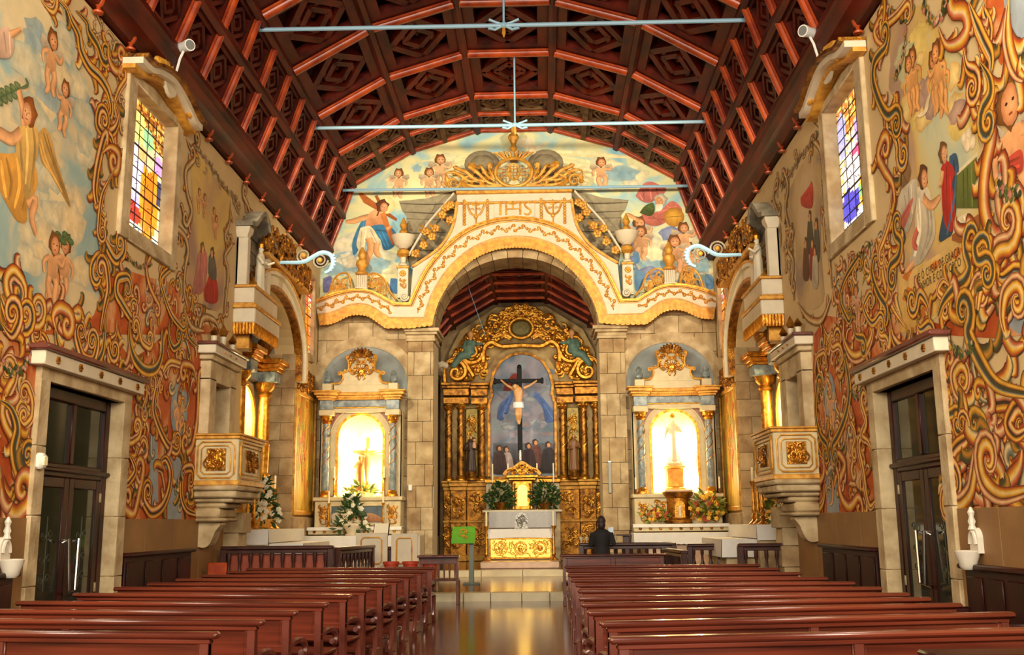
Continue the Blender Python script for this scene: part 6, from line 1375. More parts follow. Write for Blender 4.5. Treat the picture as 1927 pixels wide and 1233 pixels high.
# ================================================================== SIDE ALTARS ON THE CHANCEL WALL
AY = 27.75
for s, sd in ((-1, 'left'), (1, 'right')):
    c = s*4.24; f2 = lambda a, b, h: (c+a, AY-h, b)
    t = thing('side_altar', 'cream, blue and gold columned altar with a brightly lit niche, %s of the chancel arch' % sd, 'altar', (c, AY, .17), 'altars flanking the chancel arch')
    YB = 28.15
    mb = holed(rect(c-1.12, c+1.12, 2.3, 4.66), [archpoly(c-.62, c+.62, 2.36, 3.95, .6)], lambda a, b: (a, AY, b), (0, .4, 0)); obj('screen', mb, CREAM, t, False)
    obj('screen_side', MB().bev(c-1.13, c-1.08, AY, YB, 2.3, 4.66, .005), CREAM, t); obj('screen_side', MB().bev(c+1.08, c+1.13, AY, YB, 2.3, 4.66, .005), CREAM, t)
    obj('niche_back', MB().box(c-.72, c+.72, YB, YB+.03, 2.3, 4.7), NICHE, t)
    for w0, w1, h, m_, n_ in ((-.02, .05, .05, G, 'gilt_rope'), (.05, .17, .03, CREAM, 'arch_band'), (.17, .21, .06, CREAM, 'arch_moulding')):
        mb = MB(); band(mb, archpoly(c-.62, c+.62, 2.36, 3.95, .6), w0, w1, lambda a, b, hh: (a, AY-hh, b), 0, h); obj(n_, mb, m_, t, False)
    for k in (-1, 1): obj('spandrel', MB().prism([f2(k*.82, 4.62, .01), f2(k*.42, 4.62, .01), f2(k*.62, 4.4, .01), f2(k*.8, 4.1, .01)], (0, -.012, 0)), MARBR, t, False)
    # base with painted antependium or reliefs
    obj('plinth', MB().bev(c-1.15, c+1.15, AY-.3, YB, 1.5, 2.22, .015), CREAM, t)
    obj('plinth_cap', MB().bev(c-1.2, c+1.2, AY-.36, YB, 2.22, 2.33, .02), CREAM, t)
    for k in (-.92, .92):
        mb = MB(); carve(mb, lambda a, b, h: (c+a, AY-.31-h, b), [(k-.16, 1.62), (k+.16, 1.62), (k+.16, 2.16), (k-.16, 2.16)], 14, .13, 3, None, .14); obj('relief', mb, G, t)
        column_tw(t, c+k*.98, AY-.2, 2.33, 4.5, .1, MARBB, G)
        obj('entablature_block', MB().bev(c+k*.98-.2, c+k*.98+.2, AY-.34, AY, 4.5, 4.66, .02), CREAM, t); obj('frieze_block', MB().bev(c+k*.98-.18, c+k*.98+.18, AY-.32, AY, 4.66, 4.92, .01), MARBB, t)
        mb = MB()
        for z0, z1, e in ((4.92, 4.98, .02), (4.98, 5.05, .06), (5.05, 5.13, .12), (5.13, 5.18, .16)): mb.bev(c+k*.98-.2-e, c+k*.98+.2+e, AY-.34-e, AY, z0, z1, .012)
        obj('cornice_block', mb, GP, t); obj('finial_block', MB().bev(c+k*.98-.13, c+k*.98+.13, AY-.3, AY, 5.18, 5.38, .01), CREAM, t)
        obj('finial', MB().lathe([(.05, 5.38), (.11, 5.45), (.1, 5.55), (.06, 5.6), (.09, 5.66), (.03, 5.74)], (c+k*.98, AY-.16, 0), 8), MARBB, t)
    obj('architrave', MB().bev(c-.9, c+.9, AY-.12, AY, 4.6, 4.72, .01), CREAM, t); obj('gilt_line', MB().bev(c-.9, c+.9, AY-.15, AY, 4.72, 4.75, .01), G, t); obj('frieze', MB().bev(c-.9, c+.9, AY-.13, AY, 4.75, 4.94, .01), MARBB, t)
    mb = MB()
    for z0, z1, e in ((4.94, 5.0, .05), (5.0, 5.06, .09), (5.06, 5.14, .14)): mb.bev(c-.95, c+.95, AY-.15-e, AY, z0, z1, .012)
    obj('cornice', mb, GP, t); mb = MB()
    for k in range(34): mb.bev(c-.8+k*.048, c-.8+k*.048+.026, AY-.24, AY-.15, 4.97, 5.02, .004)
    obj('dentils', mb, GP, t)
    obj('attic', MB().bev(c-.75, c+.75, AY-.12, AY, 5.14, 5.36, .012), CREAM, t)
    P = [(-.86, 5.36), (-.6, 5.38), (-.5, 5.55), (-.56, 5.7), (-.38, 5.75), (-.36, 5.95), (-.42, 6.1), (-.2, 6.2), (-.12, 6.3), (.12, 6.3), (.2, 6.2), (.42, 6.1), (.36, 5.95), (.38, 5.75), (.56, 5.7), (.5, 5.55), (.6, 5.38), (.86, 5.36)]
    obj('pediment', MB().prism([f2(a, b, .02) for a, b in cr(P, 3)], (0, -.05, 0)), CREAM, t, False)
    mb = MB()
    for k in (-1, 1):
        for pts, tr in (([(-.86, 5.4), (-.6, 5.42), (-.5, 5.58), (-.55, 5.7)], 1), ([(-.55, 5.7), (-.38, 5.76), (-.36, 5.95), (-.42, 6.1)], -1), ([(-.42, 6.08), (-.3, 6.2), (-.14, 6.1), (-.1, 5.98)], 1)): Q = curl(cr([(k*a, b) for a, b in pts], 4), .05, tr*k, 1); mb.tube([f2(a, b, .09) for a, b in Q], .032, 5)
    obj('scrolled_edge', mb, MARBR if 0 else GP, t); mb = MB()
    for e in range(18): q = 2*PI*e/18; mb.tube([f2(.07*math.cos(q), 5.72+.07*math.sin(q), .09), f2((.17+.05*(e % 2))*math.cos(q), 5.72+(.17+.05*(e % 2))*math.sin(q), .08)], [.016, .006], 4)
    mb.lathe([(.075, -.06), (.06, -.1)], f2(0, 5.72, 0), 10, 1, 1, 'Y'); obj('sunburst', mb, G, t)
    mb = MB(); carve(mb, lambda a, b, h: f2(a, b, .08+h), [(0, 5.4), (.55, 5.4), (.4, 6.1), (0, 6.25)], 16, .14, 8, 0, .14); obj('pediment_relief', mb, G, t)
    mb = MB()
    for e in range(9): q = PI*(.1+.8*e/8); mb.tube([f2(.1*math.cos(q), 6.12, .1), f2(.3*math.cos(q), 6.12+.22*math.sin(q), .13), f2(.34*math.cos(q), 6.12+.27*math.sin(q), .08)], [.03, .05, .02], 5)
    obj('shell_crest', mb, GD, t)
    obj('tympanum', MB().prism([(c+a, 28.19, b) for a, b in archpoly(-1.2, 1.2, 5.1, 5.45, 1.05)], (0, -.03, 0)), MARBB if 0 else mat('blue_grey_plaster', rgb(140, 146, 142), .8, 0, .15, 5), t, False)
    mb = MB(); band(mb, archpoly(-1.2, 1.2, 5.0, 5.45, 1.05), 0, .3, lambda a, b, h: (c+a, 28.2-h, b), 0, .06); obj('stone_arch', mb, ST2, t, False)
    [point('niche_lamp', (c+k*.5, 27.86, z), 60, (1, .84, .46), .04) for k in (-1, 1) for z in (2.75, 3.7)]
    # predella and altar table with cloth
    obj('predella', MB().bev(c-1.22, c+1.22, AY-.72, AY-.3, 1.35, 1.52, .015), CREAM, t); mb = MB()
    for k in range(9): mb.lathe([(.045, -.012), (.03, -.03)], (c-1.05+k*.262, AY-.71, 1.43), 8, 1, 1, 'Y')
    obj('roundels', mb, GD, t)
    obj('mensa', MB().bev(c-1.0, c+1.0, AY-1.45, AY-.3, .3, 1.3, .02), MARBP, t)
    cl_ = MB(); cl_.bev(c-1.24, c+1.24, AY-.76, AY-.3, 1.52, 1.545, .008); cl_.box(c-1.24, c+1.24, AY-.77, AY-.76, 1.46, 1.54); tag(obj('altar_cloth', cl_, CLOTH), 'narrow white cloth on the predella shelf of the altar %s of the arch' % sd, 'cloth', 'predella cloths')
    cl_ = MB(); cl_.bev(c-1.3, c+1.3, AY-1.6, AY-.73, 1.3, 1.325, .008); n = 40
    V_ = [];
    for i in range(n+1):
        x = c-1.3+2.6*i/n; V_ += [(x, AY-1.6, 1.32), (x, AY-1.62-.012*math.sin(i*1.3), 1.04+.02*(i % 2))]
    cl_.add(V_, [(2*i, 2*i+2, 2*i+3, 2*i+1) for i in range(n)])
    for e in (-1, 1): cl_.add([(c+e*1.3, AY-1.6, 1.32), (c+e*1.3, AY-.75, 1.32), (c+e*1.31, AY-.75, .95), (c+e*1.31, AY-1.6, .95)], [(0, 1, 2, 3)])
    tag(obj('altar_cloth', cl_, CLOTH), 'long white lace-edged cloth covering the altar table %s of the arch' % sd, 'cloth', 'side altar table cloths')
    for k, (dx, z, h) in enumerate(((-1.02, 2.33, .5), (1.02, 2.33, .5), (-.72, 1.545, .62), (.72, 1.545, .62)) if s < 0 else ((-1.1, 2.33, .12), (1.1, 2.33, .12))):
        lab = ('outer', 'inner')[k > 1]; yy = AY-.33 if z > 2 else AY-.55
        if s < 0 and z > 2: dx *= .66; yy = AY-.14; 
        candlestick('candlestick', 'gold %s candlestick on the %s altar, %s side of its niche' % (('upper twisted', 'lower turned')[k > 1] if s < 0 else 'short', sd, ('left', 'right')[dx > 0]), c+dx, yy, z, h, .3, 'candlesticks of the altars by the arch', None, .07)
# left altar: painting in the plinth, crucifix group in niche, flowers
t = thing('antependium_painting', 'long framed painting of a reclining figure under a dark sky, plinth of the left altar', 'painting', (-4.24, AY-.31, 1.6))
obj('canvas', MB().bev(-4.24-.72, -4.24+.72, AY-.33, AY-.3, 1.64, 2.1, .004), mat('dark_sky_canvas', rgb(92, 108, 116), .6, 0, .4, 3), t)
pp = Paint(lambda x, y: (x, y), lambda a, b, h: (a, AY-.331-h, b)); pp.at(.001)
pp.poly([(-4.9, 1.66), (-4.6, 1.66), (-4.3, 1.68), (-4.5, 1.8), (-4.75, 1.92), (-4.92, 1.86)], rgb(206, 196, 176), rgb(226, 216, 196), raw=True); pp.poly([(-4.75, 1.85), (-4.6, 1.98), (-4.4, 1.9), (-4.2, 1.82), (-3.9, 1.9), (-3.6, 1.78), (-3.6, 1.68), (-4.3, 1.7)], rgb(150, 96, 60), rgb(206, 156, 110), raw=True); pp.disc((-4.68, 1.95), .07, FL, FD, 10, raw=True)
obj('painted_scene', pp.mb, PAINT, t, False, fixn=False); mb = MB()
for q in ((-5.02, -4.93, 1.6, 2.14), (-3.55, -3.46, 1.6, 2.14), (-4.95, -3.53, 2.08, 2.15), (-4.95, -3.53, 1.58, 1.65)): mb.bev(q[0], q[1], AY-.37, AY-.3, q[2], q[3], .015)
obj('frame', mb, CREAM, t)
t = thing('crucifix_group', 'golden crucifix with an embracing robed figure inside the left lit niche', 'statue', (-4.2, 27.95, 2.36))
obj('cross', MB().bev(-4.13, -4.05, 27.98, 28.03, 2.5, 3.95, .01).bev(-4.5, -3.68, 27.98, 28.03, 3.52, 3.6, .01), GP, t)
mb = MB(); A = [(-4.44, 27.95, 3.56), (-4.25, 27.93, 3.5), (-4.09, 27.93, 3.46)]; mb.tube(A, .035, 8); mb.tube([(-3.74, 27.95, 3.56), (-3.93, 27.93, 3.5), (-4.09, 27.93, 3.46)], .035, 8); mb.loft([[(-4.09+rx*math.cos(q), 27.93+ry*math.sin(q), z) for q in [2*PI*k/12 for k in range(12)]] for z, rx, ry in ((2.75, .04, .04), (3.0, .06, .05), (3.15, .08, .06), (3.3, .08, .06), (3.42, .1, .06), (3.5, .05, .04))]); mb.ball((-4.09, 27.9, 3.6), (.06, .065, .08), 8, 6); fused('crucified_figure', mb, SKINP, t, .015)
fused('robed_figure', robed(MB(), (-4.27, 27.86, 2.5), .95, -.6, [[(.12, 0, .76), (.2, -.08, .82), (.22, -.1, .95)], [(-.12, 0, .76), (-.1, -.12, .66), (.08, -.14, .7)]]), mat('brown_habit', rgb(176, 110, 40), .6), t, .015)
bouquet('flower_bed', 'low green and yellow foliage at the feet of the crucifix group', -4.2, 27.82, 2.36, .95, .28, 60, LEAFY, [(PETALY, 14, .05)], None, None, 5)
bouquet('flower_arrangement', 'tall green arrangement with white roses on the left altar beside the arch', -4.25, AY-.95, 1.325, .95, 1.02, 170, LEAF, [(PETALW, 26, .075)], WH, 'altar flower arrangements', 6, 1, .4)
# right altar: standing figure, gold tabernacle, flowers
t = thing('madonna_statue', 'pale standing robed statue with crowned child on a pedestal in the right lit niche', 'statue', (4.24, 27.95, 2.36))
obj('pedestal', MB().bev(4.02, 4.46, 27.75, 28.1, 2.5, 3.0, .02).bev(3.98, 4.5, 27.7, 28.12, 3.0, 3.07, .02).bev(3.98, 4.5, 27.7, 28.12, 2.4, 2.5, .02), GP, t)
fused('figure', robed(MB(), (4.24, 27.95, 3.2), 1.2, 0, [[(.12, 0, .76), (.18, -.1, .62), (.06, -.16, .66)], [(-.12, 0, .76), (-.18, -.06, .6), (-.2, -.12, .5)]]), WH, t, .018); obj('cloud_base', MB().ball((4.24, 27.95, 3.15), (.25, .16, .1), 10, 6).ball((4.08, 27.9, 3.14), .09, 8, 6).ball((4.4, 27.9, 3.14), .09, 8, 6), WH, t); obj('crown', MB().lathe([(.06, 0), (.07, .06), (.02, .12)], (4.24, 27.95, 4.38), 8), G, t)
t = thing('tabernacle', 'rounded gold tabernacle with an arched door on the right altar', 'tabernacle', (4.24, AY-.4, 1.545))
obj('body', MB().lathe([(.36, 1.56), (.36, 1.64), (.3, 1.68), (.3, 2.2), (.37, 2.26), (.42, 2.36)], (4.24, AY-.3, 0), 20), GD, t); mb = MB().prism([(4.24+a, AY-.62, b) for a, b in archpoly(-.13, .13, 1.7, 2.0, .13)], (0, .05, 0)); d = obj('door', mb, G, t, False); obj('door_figure', robed(MB(), (4.24, AY-.63, 1.72), .32, 0), WH, d); obj('top_slab', MB().bev(3.88, 4.6, AY-.62, AY, 2.36, 2.42, .02), MARBP, t)
for k, sg in enumerate((-1, 1)):
    mb = MB(); carve(mb, lambda a, b, h: (4.24+a, AY-.31-h, b), [(sg*.45-.22, 1.6), (sg*.45+.22, 1.6), (sg*.45+.22, 2.2), (sg*.45-.22, 2.2)], 16, .16, 5, None, .14); obj('acanthus_relief', mb, G, t)
bouquet('flower_arrangement', 'yellow and rust flowers at the right end of the right altar', 4.95, AY-.6, 1.545, .95, .75, 110, LEAFY, [(PETALY, 34, .07), (PETALR, 16, .07)], None, 'altar flower arrangements', 7, 0)
bouquet('flower_arrangement', 'small rust and yellow posy at the left end of the right altar', 3.62, AY-.6, 1.545, .7, .4, 60, LEAFY, [(PETALY, 12, .05), (PETALR, 14, .05)], None, 'altar flower arrangements', 8, 0)
# ================================================================== CHANCEL: RETABLE, HIGH ALTAR
RYY = 36.0
def Rq(u, v): q = px(800+u/4.566, 550+v/4.566, Y=RYY); return (q.x+.07, q.z)
ret = thing('retable', 'tall gilded baroque retable with columns filling the chancel end', 'retable', (0, RYY, .34))
r3 = lambda a, b, h: (a, RYY-h, b)
half = [(2.75, .34), (2.75, 6.4), (2.6, 7.6), (2.2, 8.4), (.9, 9.25)]
obj('back_board', MB().prism([r3(x, z, -.2) for x, z in [(-a, b) for a, b in half]+list(reversed(half))], (0, -.15, 0)), mat('retable_cream', rgb(186, 156, 92), .6, 0, .4, 3, rgb(140, 100, 44)), ret, False)
for s in (-1, 1):
    # base tier: projecting pedestals with arched gold panels
    for k, (xa, xb_, d) in enumerate(((1.2, 1.95, .25), (1.95, 2.5, .45), (2.45, 2.75, .25))):
        a, b = sorted((s*xa, s*xb_)); obj('pedestal', MB().bev(a, b, RYY-d, RYY, .34, 2.85, .02), GD, ret); mb = MB()
        for z0, z1, e in ((2.72, 2.85, .04), (2.85, 2.98, .1), (2.98, 3.06, .14), (1.62, 1.72, .04), (.34, .55, .05)): obj('pedestal_moulding', MB().bev(a-e*.5, b+e*.5, RYY-d-e, RYY, z0, z1, .02), GP, ret)
        mb = MB(); w = (b-a)*.36; cx = (a+b)/2
        carve(mb, lambda p_, q_, h: (p_, RYY-d-h-.01, q_), [(cx-w, .7), (cx+w, .7), (cx+w, 1.5), (cx-w, 1.5)], 12, .2, 31+k, None, .14); carve(mb, lambda p_, q_, h: (p_, RYY-d-h-.01, q_), [(cx-w, 1.8), (cx+w, 1.8), (cx+w, 2.65), (cx-w, 2.65)], 12, .2, 41+k, None, .14); obj('relief', mb, G, ret)
    for xx, d in ((1.42, .22), (2.14, .42), (2.58, .2)): column_tw(ret, s*xx, RYY-d-.02, 3.06, 5.72, .125, GD, G)
    mb = MB()
    for xa, xb_, d in ((1.2, 1.8, .3), (1.85, 2.75, .5)):
        a, b = sorted((s*xa, s*xb_))
        for z0, z1, e in ((5.72, 5.95, 0), (6.0, 6.25, .02), (6.25, 6.35, .1), (6.35, 6.46, .18)): mb.bev(a-e*.4, b+e*.4, RYY-d-e, RYY, z0, z1, .02)
    obj('entablature', mb, GD, ret)
    obj('panel', MB().bev(*sorted((s*1.55, s*2.0)), RYY-.12, RYY, 3.2, 5.6, .03), mat('green_gold', rgb(140, 116, 48), .45, .5, .5, 7), ret)
    mb = MB(); carve(mb, lambda a, b, h: r3(a, b, .12+h), [(s*1.6, 4.3), (s*1.95, 4.3), (s*1.95, 5.5), (s*1.6, 5.5)] if s > 0 else [(-1.95, 4.3), (-1.6, 4.3), (-1.6, 5.5), (-1.95, 5.5)], 14, .2, 51, None, .14); obj('panel_relief', mb, G, ret)
    # upper scrolls
    mb = MB(); spiral_tube(mb, lambda a, b, h: r3(s*a, b, .3), (1.78, 7.55), .42, 1.6*1, .09, 3.2, 34); spiral_tube(mb, lambda a, b, h: r3(s*a, b, .34), (2.3, 6.85), .42, 1.3, .1, 1.0, 34)
    Q = cr([(2.7, 6.5), (2.72, 7.0), (2.5, 7.3), (2.1, 7.3), (1.7, 6.7)], 5); mb.tube([r3(s*a, b, .3) for a, b in Q], .08, 6); Q = cr([(1.35, 7.2), (1.3, 7.7), (1.05, 7.9), (.7, 7.75), (0, 7.78)], 5); mb.tube([r3(s*a, b, .3) for a, b in Q], .09, 6); obj('great_scroll', mb, G, ret)
    mb = MB(); carve(mb, lambda a, b, h: r3(s*a, b, .1+h), [(1.1, 6.6), (2.6, 6.5), (2.5, 7.6), (2.0, 8.2), (1.0, 9.0), (0, 9.2), (0, 8.0), (1.2, 7.8)], 150, .34, 61, None, .17); obj('upper_relief', mb, G, ret)
    # painted frame moulding of the altarpiece
mb = MB(); carve(mb, lambda a, b, h: r3(a, b, .16+h), [(-.8, 8.75), (.8, 8.75), (.5, 9.3), (-.5, 9.3)], 24, .3, 71, 0, .16); obj('crest_relief', mb, G, ret)
obj('cartouche', MB().lathe([(.36, -.28), (.3, -.34), (.05, -.36)], (0, RYY, 8.4), 20, 1, .8, 'Y'), mat('olive_gold', rgb(120, 104, 50), .5, .4, .4, 10), ret)
mb = MB(); mb.tube([r3(.42*math.cos(a), 8.4+.36*math.sin(a), .3) for a in [2*PI*k/24 for k in range(25)]], .06, 6); obj('cartouche_frame', mb, G, ret)
AP = [(-1.12, 3.2), (-1.12, 5.7), (-1.0, 6.05), (-1.05, 6.35), (-.95, 6.8), (-.7, 7.2), (-.35, 7.42), (0, 7.48)]; AP = AP+[(-x, z) for x, z in reversed(AP[:-1])]
ap = thing('altarpiece_painting', 'arched painting of clouds, blue drapery and mourners in the centre of the retable', 'painting', (0, RYY-.2, 3.2))
obj('canvas', MB().prism([r3(a, b, .06) for a, b in AP], (0, -.06, 0)), ramp_mat('altarpiece_clouds', [(.3, rgb(70, 76, 82)), (.43, rgb(110, 128, 140)), (.55, rgb(150, 140, 148)), (.7, rgb(150, 172, 170))], .9), ap, False)
pp = Paint(lambda u, v: Rq(u, v), lambda a, b, h: (a, RYY-.121-h, b)); pp.at(.001, .0006)
pp.poly([(570, 1300), (1120, 1300), (1120, 1480), (570, 1480)], rgb(44, 38, 34), rgb(104, 106, 112), n=0); pp.poly([(570, 1480), (1120, 1480), (1120, 1560), (570, 1560)], rgb(52, 40, 30), rgb(44, 38, 34), n=0)
drape(pp, [(600, 1090), (620, 980), (700, 900), (760, 850), (720, 960), (690, 1060), (640, 1110)], rgb(92, 116, 170), None, [[(640, 1000), (700, 920)], [(650, 1060), (720, 900)], [(620, 1050), (680, 940)]], .05)
drape(pp, [(930, 850), (1000, 920), (1100, 1050), (1100, 1110), (1020, 1120), (990, 1000), (920, 900)], rgb(96, 122, 176), None, [[(960, 900), (1060, 1060)], [(1000, 960), (1080, 1090)], [(1000, 1000), (1040, 1100)]], .05)
drape(pp, [(650, 850), (690, 760), (760, 700), (790, 760), (720, 850)], rgb(150, 60, 50), None, [[(700, 790), (740, 740)]], .05)
obj('painted_drapery', pp.mb, PAINT, ap, False, fixn=False); pp.new()
for c, cc in (((680, 1390), rgb(170, 150, 140)), ((930, 1330), rgb(110, 70, 60)), ((1040, 1350), rgb(60, 54, 54)), ((620, 1380), rgb(80, 60, 56)), ((870, 1360), rgb(60, 44, 44))):
    drape(pp, [(c[0]-40, c[1]), (c[0]+40, c[1]), (c[0]+60, c[1]+170), (c[0]-60, c[1]+170)], cc, None, [[(c[0]-15, c[1]+20), (c[0]-20, c[1]+150)], [(c[0]+15, c[1]+20), (c[0]+25, c[1]+150)]], .04); head(pp, (c[0], c[1]-35), .11, None, rgb(90, 64, 44)); obj('painted_mourner', pp.mb, PAINT, ap, False, fixn=False); pp.new()
for i in range(26): rr = random.Random(i); pp.at(.001+i*.0001, 0); pp.disc((rr.uniform(640, 1060), rr.uniform(680, 1250)), (rr.uniform(.12, .3), rr.uniform(.08, .2)), rr.choice((rgb(168, 150, 156), rgb(120, 132, 146), rgb(150, 124, 120), rgb(176, 176, 170))), rgb(128, 132, 140), 14, i, 5)
STUFF += ('painted_cloud',)
obj('painted_cloud', pp.mb, PAINT, ap, False, fixn=False)
mb = MB(); band(mb, AP+[AP[0]], 0, .09, lambda a, b, h: r3(a, b, .1+h), 0, .14); obj('frame', mb, GD, ap, False)
mb = MB(); band(mb, AP, .09, .3, lambda a, b, h: r3(a, b, .0+h), 0, .1); obj('frame_surround', mb, MATS['retable_cream'], ap, False)
for s, sd, cl_ in ((-1, 'left', 'sea-green'), (1, 'right', 'sea-green')):
    q = Rq(370, 480); x = s*abs(q[0]); t = thing('seated_angel', 'carved angel in a %s robe reclining on the %s retable scroll' % (cl_, sd), 'statue', (x, RYY-.35, q[1]-.4), 'angels on the retable')
    mb = MB(); A = lambda dx, dz, dy=0: (x+s*dx, RYY-.35-dy, q[1]+dz)
    mb.tube([A(0, -.3), A(0, 0), A(-.03, .2)], [.2, .2, .14], 10); mb.tube([A(0, -.28), A(.3, -.35, .1), A(.6, -.75, .05)], [.18, .15, .1], 10); mb.tube([A(-.1, .18), A(-.3, .05, .1), A(-.5, .08, .1)], [.08, .06, .045], 8); mb.tube([A(.12, .18), A(.2, -.05, .1), A(.1, -.2, .15)], [.08, .06, .045], 8)
    fused('robe', mb, mat('sea_green', rgb(96, 124, 104), .6, 0, .4, 6), t, .03); obj('head', MB().ball(A(-.04, .44), (.11, .12, .14), 10, 8).tube([A(-.03, .2), A(-.04, .36)], .06, 8), SKINP, t)
# statues between the columns
for s, sd, lab in ((-1, 'left', 'dark-robed saint holding a child, left bay of the retable'), (1, 'right', 'brown and gold saint statue, right bay of the retable')):
    x = s*1.78; t = thing('statue', lab, 'statue', (x, RYY-.5, 3.06), 'retable saints'); obj('pedestal', MB().lathe([(.25, 3.06), (.25, 3.12), (.17, 3.18), (.2, 3.36)], (x, RYY-.45, 0), 12), GD, t)
    fused('figure', robed(MB(), (x, RYY-.45, 3.36), 1.25, 0, [[(.12, 0, .76), (.17, -.1, .62), (.06, -.16, .66)], [(-.12, 0, .76), (-.17, -.1, .6), (-.04, -.15, .6)]]), mat('dark_robe', rgb(62, 40, 26), .5) if s < 0 else mat('brown_gold_robe', rgb(130, 84, 40), .5), t, .02)
    obj('face', MB().ball((x, RYY-.51, 4.53), (.05, .05, .065), 8, 6), SKIN, t)
    if s < 0: obj('child', MB().ball((x+.13, RYY-.65, 4.42), .06, 8, 6).lathe([(.07, 4.15), (.08, 4.25), (.05, 4.36)], (x+.12, RYY-.62, 0), 10), SKIN, t)
# high altar behind
t = thing('high_altar', 'high altar shelf with lace cloth and gold ledge below the retable painting', 'altar', (0, 34.6, .34))
obj('body', MB().bev(-1.25, 1.25, 34.3, 35.6, .34, 1.95, .02), ST2, t); obj('top_slab', MB().bev(-1.32, 1.32, 34.2, 35.6, 1.95, 2.03, .015), MARB, t); obj('gradine', MB().bev(-1.25, 1.25, 35.2, 35.75, 2.03, 2.95, .02), CREAM, t); obj('gilt_ledge', MB().bev(-1.3, 1.3, 35.1, 35.75, 2.95, 3.08, .02), G, t)
V_ = []; n = 60; mb = MB()
for i in range(n+1): x = -1.1+2.2*i/n; V_ += [(x, 34.19, 1.97), (x, 34.17-.015*math.sin(i*.9), 1.45)]
mb.add(V_, [(2*i, 2*i+2, 2*i+3, 2*i+1) for i in range(n)]); tag(obj('lace_cloth', mb, mat('lace', rgb(190, 184, 178), .85, 0, .2, 40)), 'pale lace frontal hanging from the high altar shelf', 'cloth')
t = thing('tabernacle', 'domed gold tabernacle with a bright door at the centre of the high altar', 'tabernacle', (0, 34.75, 2.03))
obj('body', MB().bev(-.34, .34, 34.55, 35.1, 2.03, 3.0, .03), G, t); d = obj('door', MB().prism([(a, 34.52, b) for a, b in archpoly(-.16, .16, 2.15, 2.7, .16)], (0, .05, 0)), mat('bright_gold', rgb(246, 206, 96), .3, .7), t, False); mb = MB()
for k in (-1, 1): column_tw(t, k*.3, 34.5, 2.06, 2.9, .05, G, G)
for z0, z1, e in ((3.0, 3.08, .1), (3.08, 3.18, .18)): mb.bev(-.36-e, .36+e, 34.5-e, 35.1, z0, z1, .02)
obj('cornice', mb, G, t); P = cr([(-.62, 3.2), (-.5, 3.34), (-.3, 3.42), (-.1, 3.56), (0, 3.6), (.1, 3.56), (.3, 3.42), (.5, 3.34), (.62, 3.2)], 4); mb = MB(); band(mb, P, -.07, .04, lambda a, b, h: (a, 34.6-h, b), -.3, .1); obj('canopy', mb, GP, t, False); mb = MB(); carve(mb, lambda a, b, h: (a, 34.5-h, b), P+[(0, 3.15)], 16, .16, 5, 0, .15); obj('canopy_relief', mb, G, t)
for i, x in enumerate((-1.0, -.48, .5, 1.05)): candlestick('candlestick', 'slim white candle on a gold stick, %s on the high altar ledge' % ('far left', 'left of the tabernacle', 'right of the tabernacle', 'far right')[i], x, 35.0-.25, 2.03, .92, .62, 'high altar candles', None, .06)
for k, x in ((0, -.72), (1, .75)): bouquet('flower_arrangement', 'dense dark green leafy bouquet %s of the high altar tabernacle' % ('left', 'right')[k], x, 34.45, 2.03, .95, .85, 230, LEAF, [(LEAFY, 16, .05)], GD, 'leafy high altar bouquets', 11+k)
# crucifix standing before the painting
t = thing('crucifix', 'large black crucifix with a pale carved figure before the retable painting', 'crucifix', (0, 34.9, 3.55)); Y = 34.9; K = lambda u, v: px(800+u/4.566, 550+v/4.566, Y=Y)
za, zb, zc = K(810, 640).z, K(810, 1370).z, K(810, 762).z; xl, xr = K(600, 762).x, K(1005, 762).x; xc = K(810, 762).x
obj('upright', MB().bev(xc-.08, xc+.08, Y, Y+.08, zb, za, .012), BLACK, t); obj('crossbar', MB().bev(xl, xr, Y-.01, Y+.08, zc-.07, zc+.07, .012), BLACK, t)
mb = MB()
for q in ((xl, zc), (xr, zc)): mb.bev(q[0]-.05, q[0]+.05, Y-.02, Y+.09, q[1]-.1, q[1]+.1, .02)
mb.ball((xc, Y+.04, za), .08, 8, 6); obj('end_knobs', mb, BLACK, t)
mb = MB(); F = lambda u, v, d=.12: (lambda q: (q.x, Y-d, q.z))(K(u, v)); S_ = 1
for hand, el, sh in (((655, 760), (705, 805), (760, 835)), ((955, 765), (900, 805), (845, 830))): mb.tube([F(*hand, .06), F(*el, .12), F(*sh, .14)], [.035, .042, .06], 8); mb.ball(F(*hand, .06), .045, 6, 5)
mb.loft([[(F(u, v)[0]+rx*math.cos(q), Y-.13+ry*math.sin(q), F(u, v)[2]) for q in [2*PI*k/14 for k in range(14)]] for u, v, rx, ry in ((800, 820, .1, .07), (800, 850, .17, .1), (802, 890, .155, .1), (803, 940, .12, .08), (803, 970, .14, .09), (804, 1000, .15, .09))])
for k in (-1, 1): mb.tube([F(804+k*14, 990), F(802+k*16, 1060, .2), F(806+k*8, 1110, .12), F(808, 1140, .16)], [.08, .065, .05, .035], 8)
mb.tube([F(803, 820), F(775, 800, .2)], .05, 8); mb.ball(F(772, 815, .2), (.085, .1, .12), 10, 8); fused('figure', mb, mat('pale_flesh', rgb(206, 150, 88), .5, 0, .2, 8), t, .02)
mb = MB(); mb.ball(F(768, 800, .19), (.1, .1, .08), 8, 6); obj('hair', mb, mat('dark_hair', rgb(40, 24, 14), .6), t)
mb = MB().loft([[(F(u, v)[0]+rx*(1+.06*math.sin(q*6))*math.cos(q), Y-.14+ry*math.sin(q), F(u, v)[2]) for q in [2*PI*k/24 for k in range(24)]] for u, v, rx, ry in ((802, 950, .16, .11), (803, 975, .18, .13), (806, 1000, .17, .13))]); obj('loincloth', mb, CLOTH, t)
obj('socket', MB().lathe([(.16, 3.56), (.12, 3.62), (.07, 3.7), (.09, 3.9), (.06, zb+.05)], (xc, Y+.02, 0), 10), SILVER, t)
